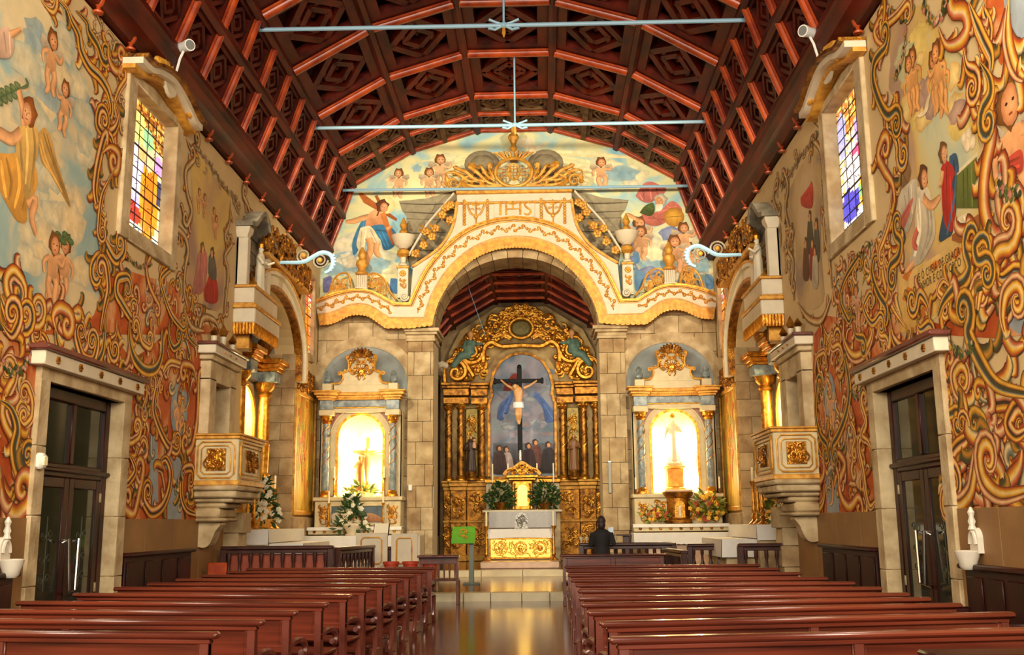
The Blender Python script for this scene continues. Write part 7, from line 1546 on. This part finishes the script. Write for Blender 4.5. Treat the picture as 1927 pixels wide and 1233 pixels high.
t = thing('hanging_wire', 'thin pale wire hanging before the chancel ceiling', 'wire', (-1.2, 31, 7)); a, b = px(884, 548, Y=31), px(914, 634, Y=31); obj('wire', MB().tube([Vector((a.x-.15, 31, 9.42)), a, b], .008, 5), BLUE, t); obj('hook', MB().ball(b, .03, 6, 5), GD, t)
q = px(831, 685, Y=29.6); t = thing('spot_lamp', 'small white spot lamp fixed high on the left chancel wall', 'lamp', tuple(q)); obj('housing', MB().tube([q, q+Vector((.1, .18, -.03))], [.09, .1], 10), WH, t); obj('arm', MB().tube([q, Vector((-2.96, q.y, q.z+.05))], .02, 6), WH, t)
# free-standing altar
t = thing('altar_table', 'front altar with a carved golden frontal of three medallions', 'altar', (0, 31.4, .52))
obj('body', MB().bev(-.92, .92, 31.05, 31.95, .52, 1.4, .015), CREAM, t); z0, z1 = .56, 1.18
obj('frontal', MB().bev(-.93, .93, 30.98, 31.05, z0, z1, .015), mat('bright_gold', rgb(246, 206, 96), .3, .7), t); mb = MB()
for k in (-1, 0, 1):
    mb.tube([(k*.58+.17*math.cos(a), 30.97, (z0+z1)/2+.17*math.sin(a)) for a in [2*PI*j/20 for j in range(21)]], .03, 6); mb.ball((k*.58, 30.97, (z0+z1)/2), (.09, .03, .09), 8, 6)
obj('medallions', mb, G, t); mb = MB(); carve(mb, lambda a, b, h: (a, 30.97-h, b), rect(-.88, .88, z0+.05, z1-.05), 70, .13, 9, None, .14); obj('frontal_relief', mb, mat('bright_gold', rgb(246, 206, 96), .3, .7), t); mb = MB()
for q in ((-.93, .93, z0, z0+.05), (-.93, .93, z1-.05, z1), (-.93, -.88, z0, z1), (.88, .93, z0, z1)): mb.bev(q[0], q[1], 30.94, 31, q[2], q[3], .012)
obj('frontal_border', mb, G, t)
mb = MB().bev(-1.0, 1.0, 30.92, 32.0, 1.4, 1.43, .008); n = 50; V_ = []
for i in range(n+1): x = -1.0+2*i/n; V_ += [(x, 30.92, 1.425), (x*1.02, 30.9-.01*math.sin(i*.7), 1.15+.03*abs(math.sin(i*.06)))]
mb.add(V_, [(2*i, 2*i+2, 2*i+3, 2*i+1) for i in range(n)])
for e in (-1, 1): mb.add([(e, 30.92, 1.425), (e, 32, 1.425), (e*1.03, 32, 1.0), (e*1.03, 30.92, 1.0)], [(0, 1, 2, 3)])
tag(obj('altar_cloth', mb, CLOTH), 'white cloth draped over the front altar above the golden frontal', 'cloth')
t = thing('silver_plaque', 'dark silver arched plaque standing on the front altar', 'plaque', (.02, 31.5, 1.43)); obj('plate', MB().prism([(.02+a, 31.5, b) for a, b in archpoly(-.19, .19, 1.45, 1.72, .2)], (0, .05, 0)), SILVER, t, False); mb = MB(); carve(mb, lambda a, b, h: (.02+a, 31.5-h, b), archpoly(-.17, .17, 1.48, 1.72, .17), 20, .12, 4, None, .14); obj('relief', mb, SILVER, t); obj('foot', MB().bev(-.2, .24, 31.42, 31.66, 1.43, 1.47, .01), SILVER, t)
for k, x in ((0, -1.0), (1, .98)): candlestick('floor_candlestick', 'tall turned gold candlestick standing %s of the front altar' % ('left', 'right')[k], x, 30.75, .52, 1.0, .42, 'altar floor candlesticks', G, .13)
# ================================================================== PEWS
def make_pew(L, H=.9, panels=2):
    t = thing('pew', 'pew', 'pew', (0, 0, 0), 'wooden pews in the nave')
    # local frame: aisle end at x=0, runs to x=L; back at y=0, seat towards +y
    obj('top_rail', MB().bev(-.06, L+.06, -.055, .05, H-.045, H, .016), WP, t)
    obj('rail_moulding', MB().bev(-.01, L+.01, -.035, .035, H-.08, H-.045, .008), WP, t)
    mb = MB(); w = L/panels
    obj('lower_rail', MB().bev(0, L, -.028, .028, H-.34, H-.28, .008), WP, t)
    for k in range(panels): obj('back_panel', MB().bev(k*w+.045, (k+1)*w-.045, -.014, .014, H-.285, H-.075, .004), WP, t)
    for k in range(panels+1): x = min(max(k*w, .045), L-.045); obj('stile', MB().bev(x-.045, x+.045, -.024, .024, H-.285, H-.075, .006), WP, t)
    obj('seat', MB().bev(0, L, .04, .4, .42, .455, .01), WP, t); obj('seat_rail', MB().bev(.03, L-.03, .36, .39, .34, .42, .006), WP, t)
    obj('kneeler', MB().bev(.06, L-.06, -.3, -.16, .17, .205, .01), WP, t); obj('stretcher', MB().bev(.05, L-.05, -.02, .02, .2, .27, .006), WP, t)
    for x in ([.0, L/2-.03, L-.06] if L > 2.5 else [0, L-.06]):
        P = [(-.035, 0), (.035, 0), (.035, .36), (.045, .55), (.03, H-.05), (-.03, H-.05), (-.035, .55)]
        e = obj('end_post', MB().prism([(x, a, b) for a, b in P], (.06, 0, 0)), WPD, t, False)
        Q = cr([(.03, .60), (.2, .63), (.36, .62), (.43, .56), (.4, .5), (.34, .52)], 4); obj('arm_scroll', MB().tube([(x+.03, a, b) for a, b in Q], [.03]*len(Q), 6), WPD, e)
        obj('front_leg', MB().tube([(x+.03, .38, .42), (x+.03, .42, .25), (x+.03, .36, .1), (x+.03, .42, 0)], [.04, .03, .025, .035], 6), WPD, t); obj('kneeler_foot', MB().bev(x, x+.05, -.3, -.02, .0, .17, .01), WPD, t)
    return t
ORD = ('nearest', 'second', 'third', 'fourth', 'fifth', 'sixth', 'seventh', 'eighth', 'ninth', 'tenth', 'eleventh', 'twelfth')
pew = make_pew(3.1); first = True
LP = [(-1.57, 7.1, 10), (-1.5, 7.98, 9), (-1.44, 8.8, 10), (-1.36, 9.68, 12), (-1.34, 10.75, 14), (-1.33, 11.8, 14), (-1.27, 12.7, 14), (-1.24, 13.7, 13), (-1.22, 14.8, 12), (-1.2, 16.1, 9), (-1.18, 17.35, 5)]
for i, (x, y, a) in enumerate(LP):
    c = place(pew, (x, y, 0), 0, 'reddish brown pew left of the aisle, %s row from the camera' % ORD[i], first); first = False
    c.scale = (-1, 1, 1); c.rotation_euler = (0, 0, -math.radians(a*.8))
RP = [(1.14, 6.64, 10), (1.14, 7.66, 12), (1.09, 8.6, 11), (1.07, 9.42, 8), (1.07, 10.2, 4), (1.1, 11.3, 0), (1.11, 12.35, -2), (1.08, 13.35, -1), (1.07, 14.6, 0), (1.08, 16.0, 0), (1.08, 17.4, 0)]
for i, (x, y, a) in enumerate(RP):
    c = place(pew, (x, y, 0), math.radians(a*.8), 'reddish brown pew right of the aisle, %s row from the camera' % ORD[i]); c.scale = (1, 1, 1)
fp = make_pew(2.0, .98); place(fp, (1.06, 20.9, 0), 0, 'short pew standing alone in front of the right block, nearest the altar', True)
# pew end and panel at the near right corner
t = thing('pew_desk', 'carved pew desk with a scrolled post at the lower right corner', 'pew', (2.62, 5.55, 0)); 
obj('top_board', MB().bev(2.62, 4.6, 5.35, 5.62, .9, .935, .012), WDK, t); obj('front_panel', MB().bev(2.68, 4.6, 5.55, 5.59, .1, .9, .01), WP, t); obj('corner_post', MB().lathe([(.07, 0), (.07, .1), (.045, .15), (.055, .5), (.04, .75), (.06, .8), (.045, .84), (.07, .9)], (2.68, 5.48, 0), 10), WPD, t)
# ================================================================== WALL BENCHES AND STALLS
def stall(name, label, s, y0, y1, h, xin, n, group='dark wall stalls'):
    t = thing(name, label, 'bench', (s*(WX-.2), (y0+y1)/2, 0), group); X = lambda d: s*(WX-.04-d)
    obj('backboard', MB().bev(X(0), X(.05), y0, y1, 0, h-.04, .01), WDK, t); obj('cap_rail', MB().bev(X(0), X(.13), y0-.03, y1+.03, h-.06, h, .015), WDK, t); w = (y1-y0)/n
    for k in range(n): obj('panel', MB().bev(X(.045), X(.07), y0+k*w+.06, y0+(k+1)*w-.06, .5, h-.14, .012), WDK, t)
    obj('seat', MB().bev(X(.05), X(xin), y0, y1, .42, .46, .01), WDK, t)
    for yy in (y0, y1-.06): obj('end_board', MB().bev(X(.05), X(xin), yy, yy+.06, 0, .62, .02), WDK, t)
    return t
stall('wall_stall', 'dark wooden wall bench between the door and pulpit on the left', -1, 15.35, 18.25, 1.22, .5, 4); stall('wall_stall', 'dark wooden wall bench between the door and pulpit on the right', 1, 15.4, 18.3, 1.2, .5, 4)
stall('wall_stall', 'dark wooden wall bench under the left holy water stoup', -1, 9.6, 12.1, 1.1, .5, 4)
t = stall('wall_stall', 'dark wooden wall bench under the right holy water stoup', 1, 10.1, 12.2, 1.1, .5, 4); stall('tall_stall', 'taller dark wooden stall end at the right edge beyond the stoup bench', 1, 8.2, 9.95, 1.28, .6, 2)
for s, sd in ((-1, 'left'), (1, 'right')):
    x, y = s*5.42, 11.86; t = thing('holy_water_stoup', 'white carved stoup with a knobbed finial on the %s wall' % sd, 'stoup', (x, y, 1.1), 'holy water stoups'); m_ = mat('white_marble', rgb(216, 206, 186), .45, 0, .15, 5)
    obj('bowl', MB().lathe([(.06, 1.04), (.09, 1.07), (.1, 1.12), (.13, 1.2), (.135, 1.24), (.115, 1.25), (.08, 1.2)], (x, y, 0), 14), m_, t); P = archpoly(-.11, .11, 1.22, 1.38, .12); obj('back_plate', MB().prism([(s*5.5, y+a, b) for a, b in P], (s*.1, 0, 0)), m_, t, False)
    obj('niche_roll', MB().tube([(s*5.49, y+.08*math.cos(a), 1.32+.14*math.sin(a)) for a in [PI*k/12 for k in range(13)]], .02, 6), m_, t); obj('finial', MB().lathe([(.05, 1.48), (.03, 1.53), (.045, 1.57), (.025, 1.62), (.04, 1.67), (.01, 1.73)], (s*5.5, y, 0), 8), m_, t)
# ================================================================== BALUSTRADES AND FRONT FURNITURE
def balustrade(label, p, q, h, n, z=0, infill=None):
    A, D = Vector((*p, z)), Vector((*q, z)); d = D-A; L = d.length; a = math.atan2(d.y, d.x); t = thing('balustrade', label, 'balustrade', tuple(A), 'dark altar balustrades'); t.rotation_euler = (0, 0, a); BASE[t.name] = (0, 0, 0)
    obj('hand_rail', MB().bev(-.05, L+.05, -.08, .08, h-.07, h, .02), WBAL, t); obj('bottom_rail', MB().bev(0, L, -.05, .05, .06, .14, .01), WBAL, t); obj('top_rail', MB().bev(0, L, -.04, .04, h-.14, h-.07, .01), WBAL, t)
    me = meshof('baluster', MB().lathe([(.045, .14), (.045, .2), (.025, .24), (.05, .4), (.055, .5), (.03, h*.62), (.025, h*.72), (.04, h*.78), (.04, h-.14)], (0, 0, 0), 8), WBAL)
    for k in range(n): shared('baluster', me, t, (L*(k+.5)/n, 0, 0))
    for x in (0, L): obj('newel', MB().bev(x-.06, x+.06, -.06, .06, 0, h-.05, .012), WBAL, t)
    if infill: obj('back_panel', MB().bev(.05, L-.05, .09, .12, .1, h-.15, .01), infill, t)
    return t
RED = mat('red_brown_panel', rgb(150, 58, 22), .5, 0, .3, 5)
balustrade('dark balustrade before reddish panels by the left pulpit', (-5.4, 19.75), (-3.35, 19.75), 1.22, 10, 0, RED)
balustrade('dark balustrade returning towards the left altar', (-3.25, 19.9), (-2.95, 22.0), 1.18, 9); balustrade('dark balustrade in front of the left altar table', (-3.9, 23.2), (-2.75, 23.2), .95, 6, .165)
balustrade('dark balustrade below the right pulpit', (4.5, 20.45), (5.5, 20.45), 1.17, 5); balustrade('dark communion rail behind the short front pew', (1.5, 22.75), (3.5, 22.75), 1.0, 12, .165); balustrade('dark balustrade running back from the right communion rail', (3.4, 20.4), (3.3, 22.6), 1.05, 10); balustrade('low dark balustrade beside the right altar', (3.9, 23.2), (5.0, 23.2), .95, 6, .165)
# side altar tables in the recesses
for s, sd in ((-1, 'left'), (1, 'right')):
    t = thing('side_table', 'stone altar table projecting from the %s recess' % sd, 'table', (s*5.2, 23.4, 0), 'recess altar tables'); obj('block', MB().bev(s*4.55, s*5.2, 22.3, 24.8, .17, 1.2, .02), ST2, t); obj('rear_shelf', MB().bev(s*5.2, s*6.15, 22.0, 25.2, .17, 1.5, .02), ST2, t)
    mb = MB().bev(s*4.45, s*5.2, 22.2, 24.9, 1.2, 1.225, .006); mb.add([(s*4.44, 22.2, 1.22), (s*4.44, 24.9, 1.22), (s*4.42, 24.9, .85), (s*4.42, 22.2, .85)], [(0, 1, 2, 3)]); mb.add([(s*4.45, 22.19, 1.22), (s*5.19, 22.19, 1.22), (s*5.19, 22.17, .85), (s*4.43, 22.17, .85)], [(0, 1, 2, 3)]); tag(obj('altar_cloth', mb, CLOTH), 'plain white cloth over the %s recess table' % sd, 'cloth', 'recess table cloths')
    mb = MB().bev(s*5.15, s*6.2, 21.95, 25.25, 1.5, 1.52, .006); mb.add([(s*5.14, 21.95, 1.52), (s*5.14, 25.25, 1.52), (s*5.13, 25.25, 1.24), (s*5.13, 21.95, 1.24)], [(0, 1, 2, 3)]); mb.add([(s*5.14, 21.94, 1.52), (s*6.2, 21.94, 1.52), (s*6.2, 21.93, 1.2), (s*5.14, 21.93, 1.2)], [(0, 1, 2, 3)]); tag(obj('shelf_cloth', mb, CLOTH), 'white cloth on the raised back shelf of the %s recess table' % sd, 'cloth', 'recess shelf cloths')
    for k, (y, hh) in enumerate(((22.35, .8), (22.85, .95), (24.6, .95)) if s < 0 else ((22.3, .75), (22.75, .95), (23.2, .95))): candlestick('candlestick', '%s tall golden candlestick on the %s recess shelf' % (('near', 'middle', 'far')[k], sd), s*5.72 if s < 0 else 5.36, y, 1.52, hh, .3, 'recess candlesticks', G, .13)
bouquet('flower_arrangement', 'tall green arrangement with white flowers on the left recess shelf', -5.72, 23.4, 1.52, .95, 1.15, 200, LEAF, [(PETALW, 46, .075)], None, 'recess flower arrangements', 21, 1, .3)
bouquet('flower_arrangement', 'yellow-green arrangement among candlesticks on the right recess shelf', 5.75, 22.55, 1.52, .8, .85, 160, LEAFY, [(PETALY, 30, .06), (PETALW, 12, .05)], None, 'recess flower arrangements', 22, 1, .3)
# white screen panels, pots, kneeler bench, lectern with green cloth
t = thing('white_screen', 'white panelled ambo screen with gilt frames near the left altar', 'screen', (-2.9, 23.0, .165))
for k, (a, b) in enumerate(((-3.45, -2.75), (-2.68, -2.1))):
    z1 = 1.42 if k == 0 else 1.4; pnl = obj('panel', MB().bev(a, b, 22.9+.1*k, 22.98+.1*k, .17, z1, .012), WH, t); mb = MB()
    for w0, w1 in ((.14, .0), ): panel(mb, (a+.12, 22.9+.1*k, .75), (1, 0, 0), (0, 0, 1), (0, -1, 0), b-a-.24, z1-.85, .02, .035)
    obj('gilt_frame', mb, GP, pnl)
obj('side_panel', MB().bev(-2.1, -2.04, 23.0, 23.9, .17, 1.35, .012), WH, t)
t = thing('open_book', 'open book propped on a small stand above the white screen', 'book', (-3.0, 23.6, 1.3)); obj('stand', MB().lathe([(.14, .17), (.14, .2), (.03, .24), (.03, 1.35)], (-3.0, 23.6, 0), 8), WBAL, t); obj('cover', MB().prism([(-3.18, 23.55, 1.36), (-2.82, 23.55, 1.36), (-2.82, 23.72, 1.62), (-3.18, 23.72, 1.62)], (0, .02, -.012)), WDK, t, False); obj('pages', MB().prism([(-3.16, 23.54, 1.37), (-2.84, 23.54, 1.37), (-2.84, 23.7, 1.61), (-3.16, 23.7, 1.61)], (0, -.02, .012)), PETALW, t, False)
for k, x in enumerate((-2.62, -2.2, -1.78)):
    t = thing('flower_pot', '%s red terracotta pot in front of the white screen' % ('left', 'middle', 'right')[k], 'pot', (x, 22.6, .165), 'red pots'); obj('pot', MB().lathe([(.1, .17), (.12, .18), (.16, .5), (.18, .5), (.18, .56), (.15, .56), (.14, .5)], (x, 22.6, .25), 14), TERRA, t); obj('soil', MB().lathe([(.15, .52), (.02, .54)], (x, 22.6, .25), 12), DARK, t); obj('pot_stand', MB().bev(x-.16, x+.16, 22.45, 22.75, .165, .42, .01), WBAL, t)
t = thing('bench', 'brown wooden bench with spindle back beside the aisle, left of the altar steps', 'bench', (-1.35, 21.4, 0))
obj('top_rail', MB().bev(-1.87, -1.03, 21.05, 21.4, .93, .98, .012), WPD, t); obj('apron', MB().bev(-1.84, -1.06, 21.21, 21.24, .8, .93, .006), WPD, t); obj('seat', MB().bev(-1.85, -1.05, 21.2, 21.65, .46, .5, .01), WPD, t)
for k in range(7): obj('spindle', MB().lathe([(.014, .5), (.02, .7), (.014, .92)], (-1.78+k*.11, 21.25, 0), 6), WPD, t)
for x in (-1.83, -1.07):
    for y in (21.22, 21.62): obj('leg', MB().bev(x-.025, x+.025, y-.025, y+.025, 0, .95 if y < 21.4 else .46, .008), WPD, t)
t = thing('lectern', 'slim lectern draped with a bright green cloth left of the altar', 'lectern', (-1.25, 25.2, .165)); obj('post', MB().bev(-1.12, -1.0, 25.2, 25.32, .165, 1.2, .01), mat('grey_green_metal', rgb(92, 104, 92), .4), t); obj('foot', MB().bev(-1.26, -.86, 25.05, 25.45, .165, .2, .01), MATS['grey_green_metal'], t); obj('desk', MB().prism([(-1.5, 25.1, 1.2), (-1.0, 25.1, 1.2), (-1.0, 25.4, 1.5), (-1.5, 25.4, 1.5)], (0, .03, -.02)), WBAL, t, False); obj('arm', MB().bev(-1.36, -1.0, 25.22, 25.3, 1.12, 1.2, .01), MATS['grey_green_metal'], t)
mb = MB(); V_ = []; n = 14
for i in range(n+1): x = -1.53+.56*i/n; V_ += [(x, 25.41, 1.53), (x, 25.08, 1.21), (x, 25.06-.012*math.sin(i*1.2), 1.13)]
mb.add(V_, [(3*i+k, 3*i+3+k, 3*i+4+k, 3*i+1+k) for i in range(n) for k in (0, 1)]); lc = tag(obj('lectern_cloth', mb, GREENC), 'bright green embroidered cloth hanging on the lectern', 'cloth'); mb = MB(); carve(mb, lambda a, b, h: (a, 25.06+(b-1.2)*1.02-h*.4-.03, b), [(-1.36, 1.24), (-1.14, 1.24), (-1.14, 1.48), (-1.36, 1.48)], 10, .09, 4, None, .1); obj('embroidery', mb, GP, lc)
t = thing('side_stand', 'small dark side table against the right pier', 'table', (2.75, 26.9, .165)); obj('top', MB().bev(2.5, 3.1, 26.7, 27.1, 1.25, 1.29, .01), WBAL, t); obj('post', MB().bev(2.72, 2.88, 26.82, 26.98, .165, 1.25, .01), WBAL, t)
t = thing('notice_strip', 'narrow grey strip fixed to the right stone pier', 'sign', (2.42, 28.06, 2.8)); q0, q1 = px(1147, 870, Y=28.05), px(1147, 928, Y=28.05); obj('plate', MB().bev(q0.x-.04, q0.x+.04, 28.03, 28.075, q1.z, q0.z, .006), mat('grey_plate', rgb(150, 150, 140), .5), t); obj('cap', MB().bev(q0.x-.045, q0.x+.045, 28.025, 28.075, q0.z, q0.z+.03, .006), STEEL, t)
q = px(772, 918, Y=28.05); tag(obj('switch_plate', MB().bev(q.x-.05, q.x+.05, 28.03, 28.075, q.z-.08, q.z+.08, .008), mat('white_plastic', rgb(230, 224, 206), .5)), 'small white switch plate on the left stone pier', 'switch')
q = px(75, 868, X=-5.5); t = thing('wall_lamp', 'small white emergency unit on the left door jamb', 'lamp', tuple(q)); obj('housing', MB().bev(-5.54, -5.44, q.y-.08, q.y+.08, q.z-.1, q.z+.1, .03), MATS['white_plastic'], t); obj('cover', MB().bev(-5.45, -5.42, q.y-.05, q.y+.05, q.z-.06, q.z+.06, .01), CANDLE, t)
t = thing('red_chair', 'small red-backed chair beyond the left wall bench', 'chair', (-5.2, 18.7, 0)); obj('seat', MB().bev(-5.4, -5.05, 18.5, 18.85, .42, .46, .015), WB, t); obj('backrest', MB().bev(-5.4, -5.05, 18.82, 18.86, .6, .95, .015), WB, t)
for x in (-5.38, -5.08):
    for y in (18.53, 18.84): obj('leg', MB().bev(x-.018, x+.018, y-.018, y+.018, 0, .62 if y > 18.7 else .42, .005), WDK, t)
t = thing('floor_heater', 'small white grille on the floor before the right pier', 'heater', (4.9, 17.9, 0)); q = px(1480, 1082, Z=.15); obj('case', MB().bev(q.x-.2, q.x+.2, q.y-.05, q.y+.05, .05, .18, .01), WH, t); 
for k in range(6): obj('slat', MB().bev(q.x-.17+k*.06, q.x-.14+k*.06, q.y-.06, q.y-.05, .08, .15, .003), WDK, t)
for k in (-1, 1): obj('foot', MB().bev(q.x+k*.16-.02, q.x+k*.16+.02, q.y-.05, q.y+.05, 0, .05, .003), WDK, t)
# ================================================================== PERSON
x, y = 1.9, 21.9; t = thing('person', 'person in a black top standing behind the front pew with a small device raised', 'person', (x, y, 0)); BLK = mat('black_clothes', rgb(18, 15, 16), .8)
A = lambda dx, dy, dz: (x+dx, y+dy, dz)
mb = MB(); EL = lambda z, rx, ry, ox=0, oy=0: [A(ox+rx*math.cos(q), oy+ry*math.sin(q), z) for q in [2*PI*k/16 for k in range(16)]]
mb.loft([EL(.82, .17, .13), EL(.95, .18, .13), EL(1.1, .15, .11), EL(1.25, .18, .12), EL(1.38, .2, .11), EL(1.44, .13, .08), EL(1.48, .055, .055)])
for k in (-1, 1): mb.tube([A(k*.09, 0, .86), A(k*.1, -.02, .5), A(k*.1, .01, .09)], [.1, .075, .055], 10); mb.tube([A(k*.1, .03, .05), A(k*.11, -.14, .04)], [.05, .045], 8)
mb.tube([A(.18, 0, 1.38), A(.26, -.02, 1.14), A(.2, .18, 1.3), ], [.065, .052, .04], 8); mb.tube([A(-.18, 0, 1.38), A(-.24, .04, 1.12), A(-.08, .22, 1.22)], [.065, .052, .04], 8)
fused('clothed_body', mb, BLK, t, .02)
mb = MB().ball(A(0, .02, 1.6), (.075, .09, .11), 12, 10).tube([A(0, 0, 1.46), A(0, .01, 1.54)], .05, 8); mb.ball(A(0, .115, 1.59), .018, 6, 5)
for k in (-1, 1): mb.ball(A(k*.076, .01, 1.59), (.012, .025, .03), 6, 5)
fused('head', mb, SKIN, t, .012)
obj('hair', MB().ball(A(0, -.02, 1.63), (.095, .1, .11), 12, 8).ball(A(0, -.06, 1.55), (.085, .06, .1), 10, 8), mat('dark_brown_hair', rgb(44, 24, 16), .6), t)
for k, hp in enumerate((A(.21, .2, 1.32), A(-.06, .24, 1.24))):
    mb = MB().ball(hp, (.035, .04, .045), 8, 6)
    for f in range(4): mb.tube([(hp[0]-.02+f*.014, hp[1]+.02, hp[2]+.01), (hp[0]-.022+f*.015, hp[1]+.06, hp[2]+.03), (hp[0]-.02+f*.012, hp[1]+.06, hp[2]+.065)], .009, 5)
    mb.tube([(hp[0]-.035, hp[1], hp[2]), (hp[0]-.045, hp[1]+.03, hp[2]+.04)], .01, 5); obj('hand', mb, SKIN, t)
t = thing('phone', 'pale small device held up by the person in black', 'phone', A(.2, .28, 1.38)); obj('case', MB().bev(x+.15, x+.27, y+.26, y+.275, 1.33, 1.5, .006), mat('white_plastic', rgb(230, 224, 206), .5), t); obj('screen', MB().bev(x+.16, x+.26, y+.255, y+.26, 1.35, 1.48, .002), mat('screen_glow', rgb(190, 200, 206), .2, emit=rgb(190, 200, 206), estr=.3), t)
for i, x in enumerate((1.5, 1.62, 2.25)): t = thing('small_cup', '%s of the small white cups on the communion rail' % ('leftmost', 'middle', 'rightmost')[i], 'cup', (x, 22.75, 1.165), 'cups on the rail'); obj('bowl', MB().lathe([(.025, 1.165), (.012, 1.18), (.012, 1.2), (.04, 1.24), (.042, 1.29), (.036, 1.285), (.03, 1.24)], (x, 22.75, 0), 10), WH, t); obj('flame', MB().lathe([(.004, 1.27), (.012, 1.31), (.003, 1.34)], (x, 22.75, 0), 6), PETALY, t)
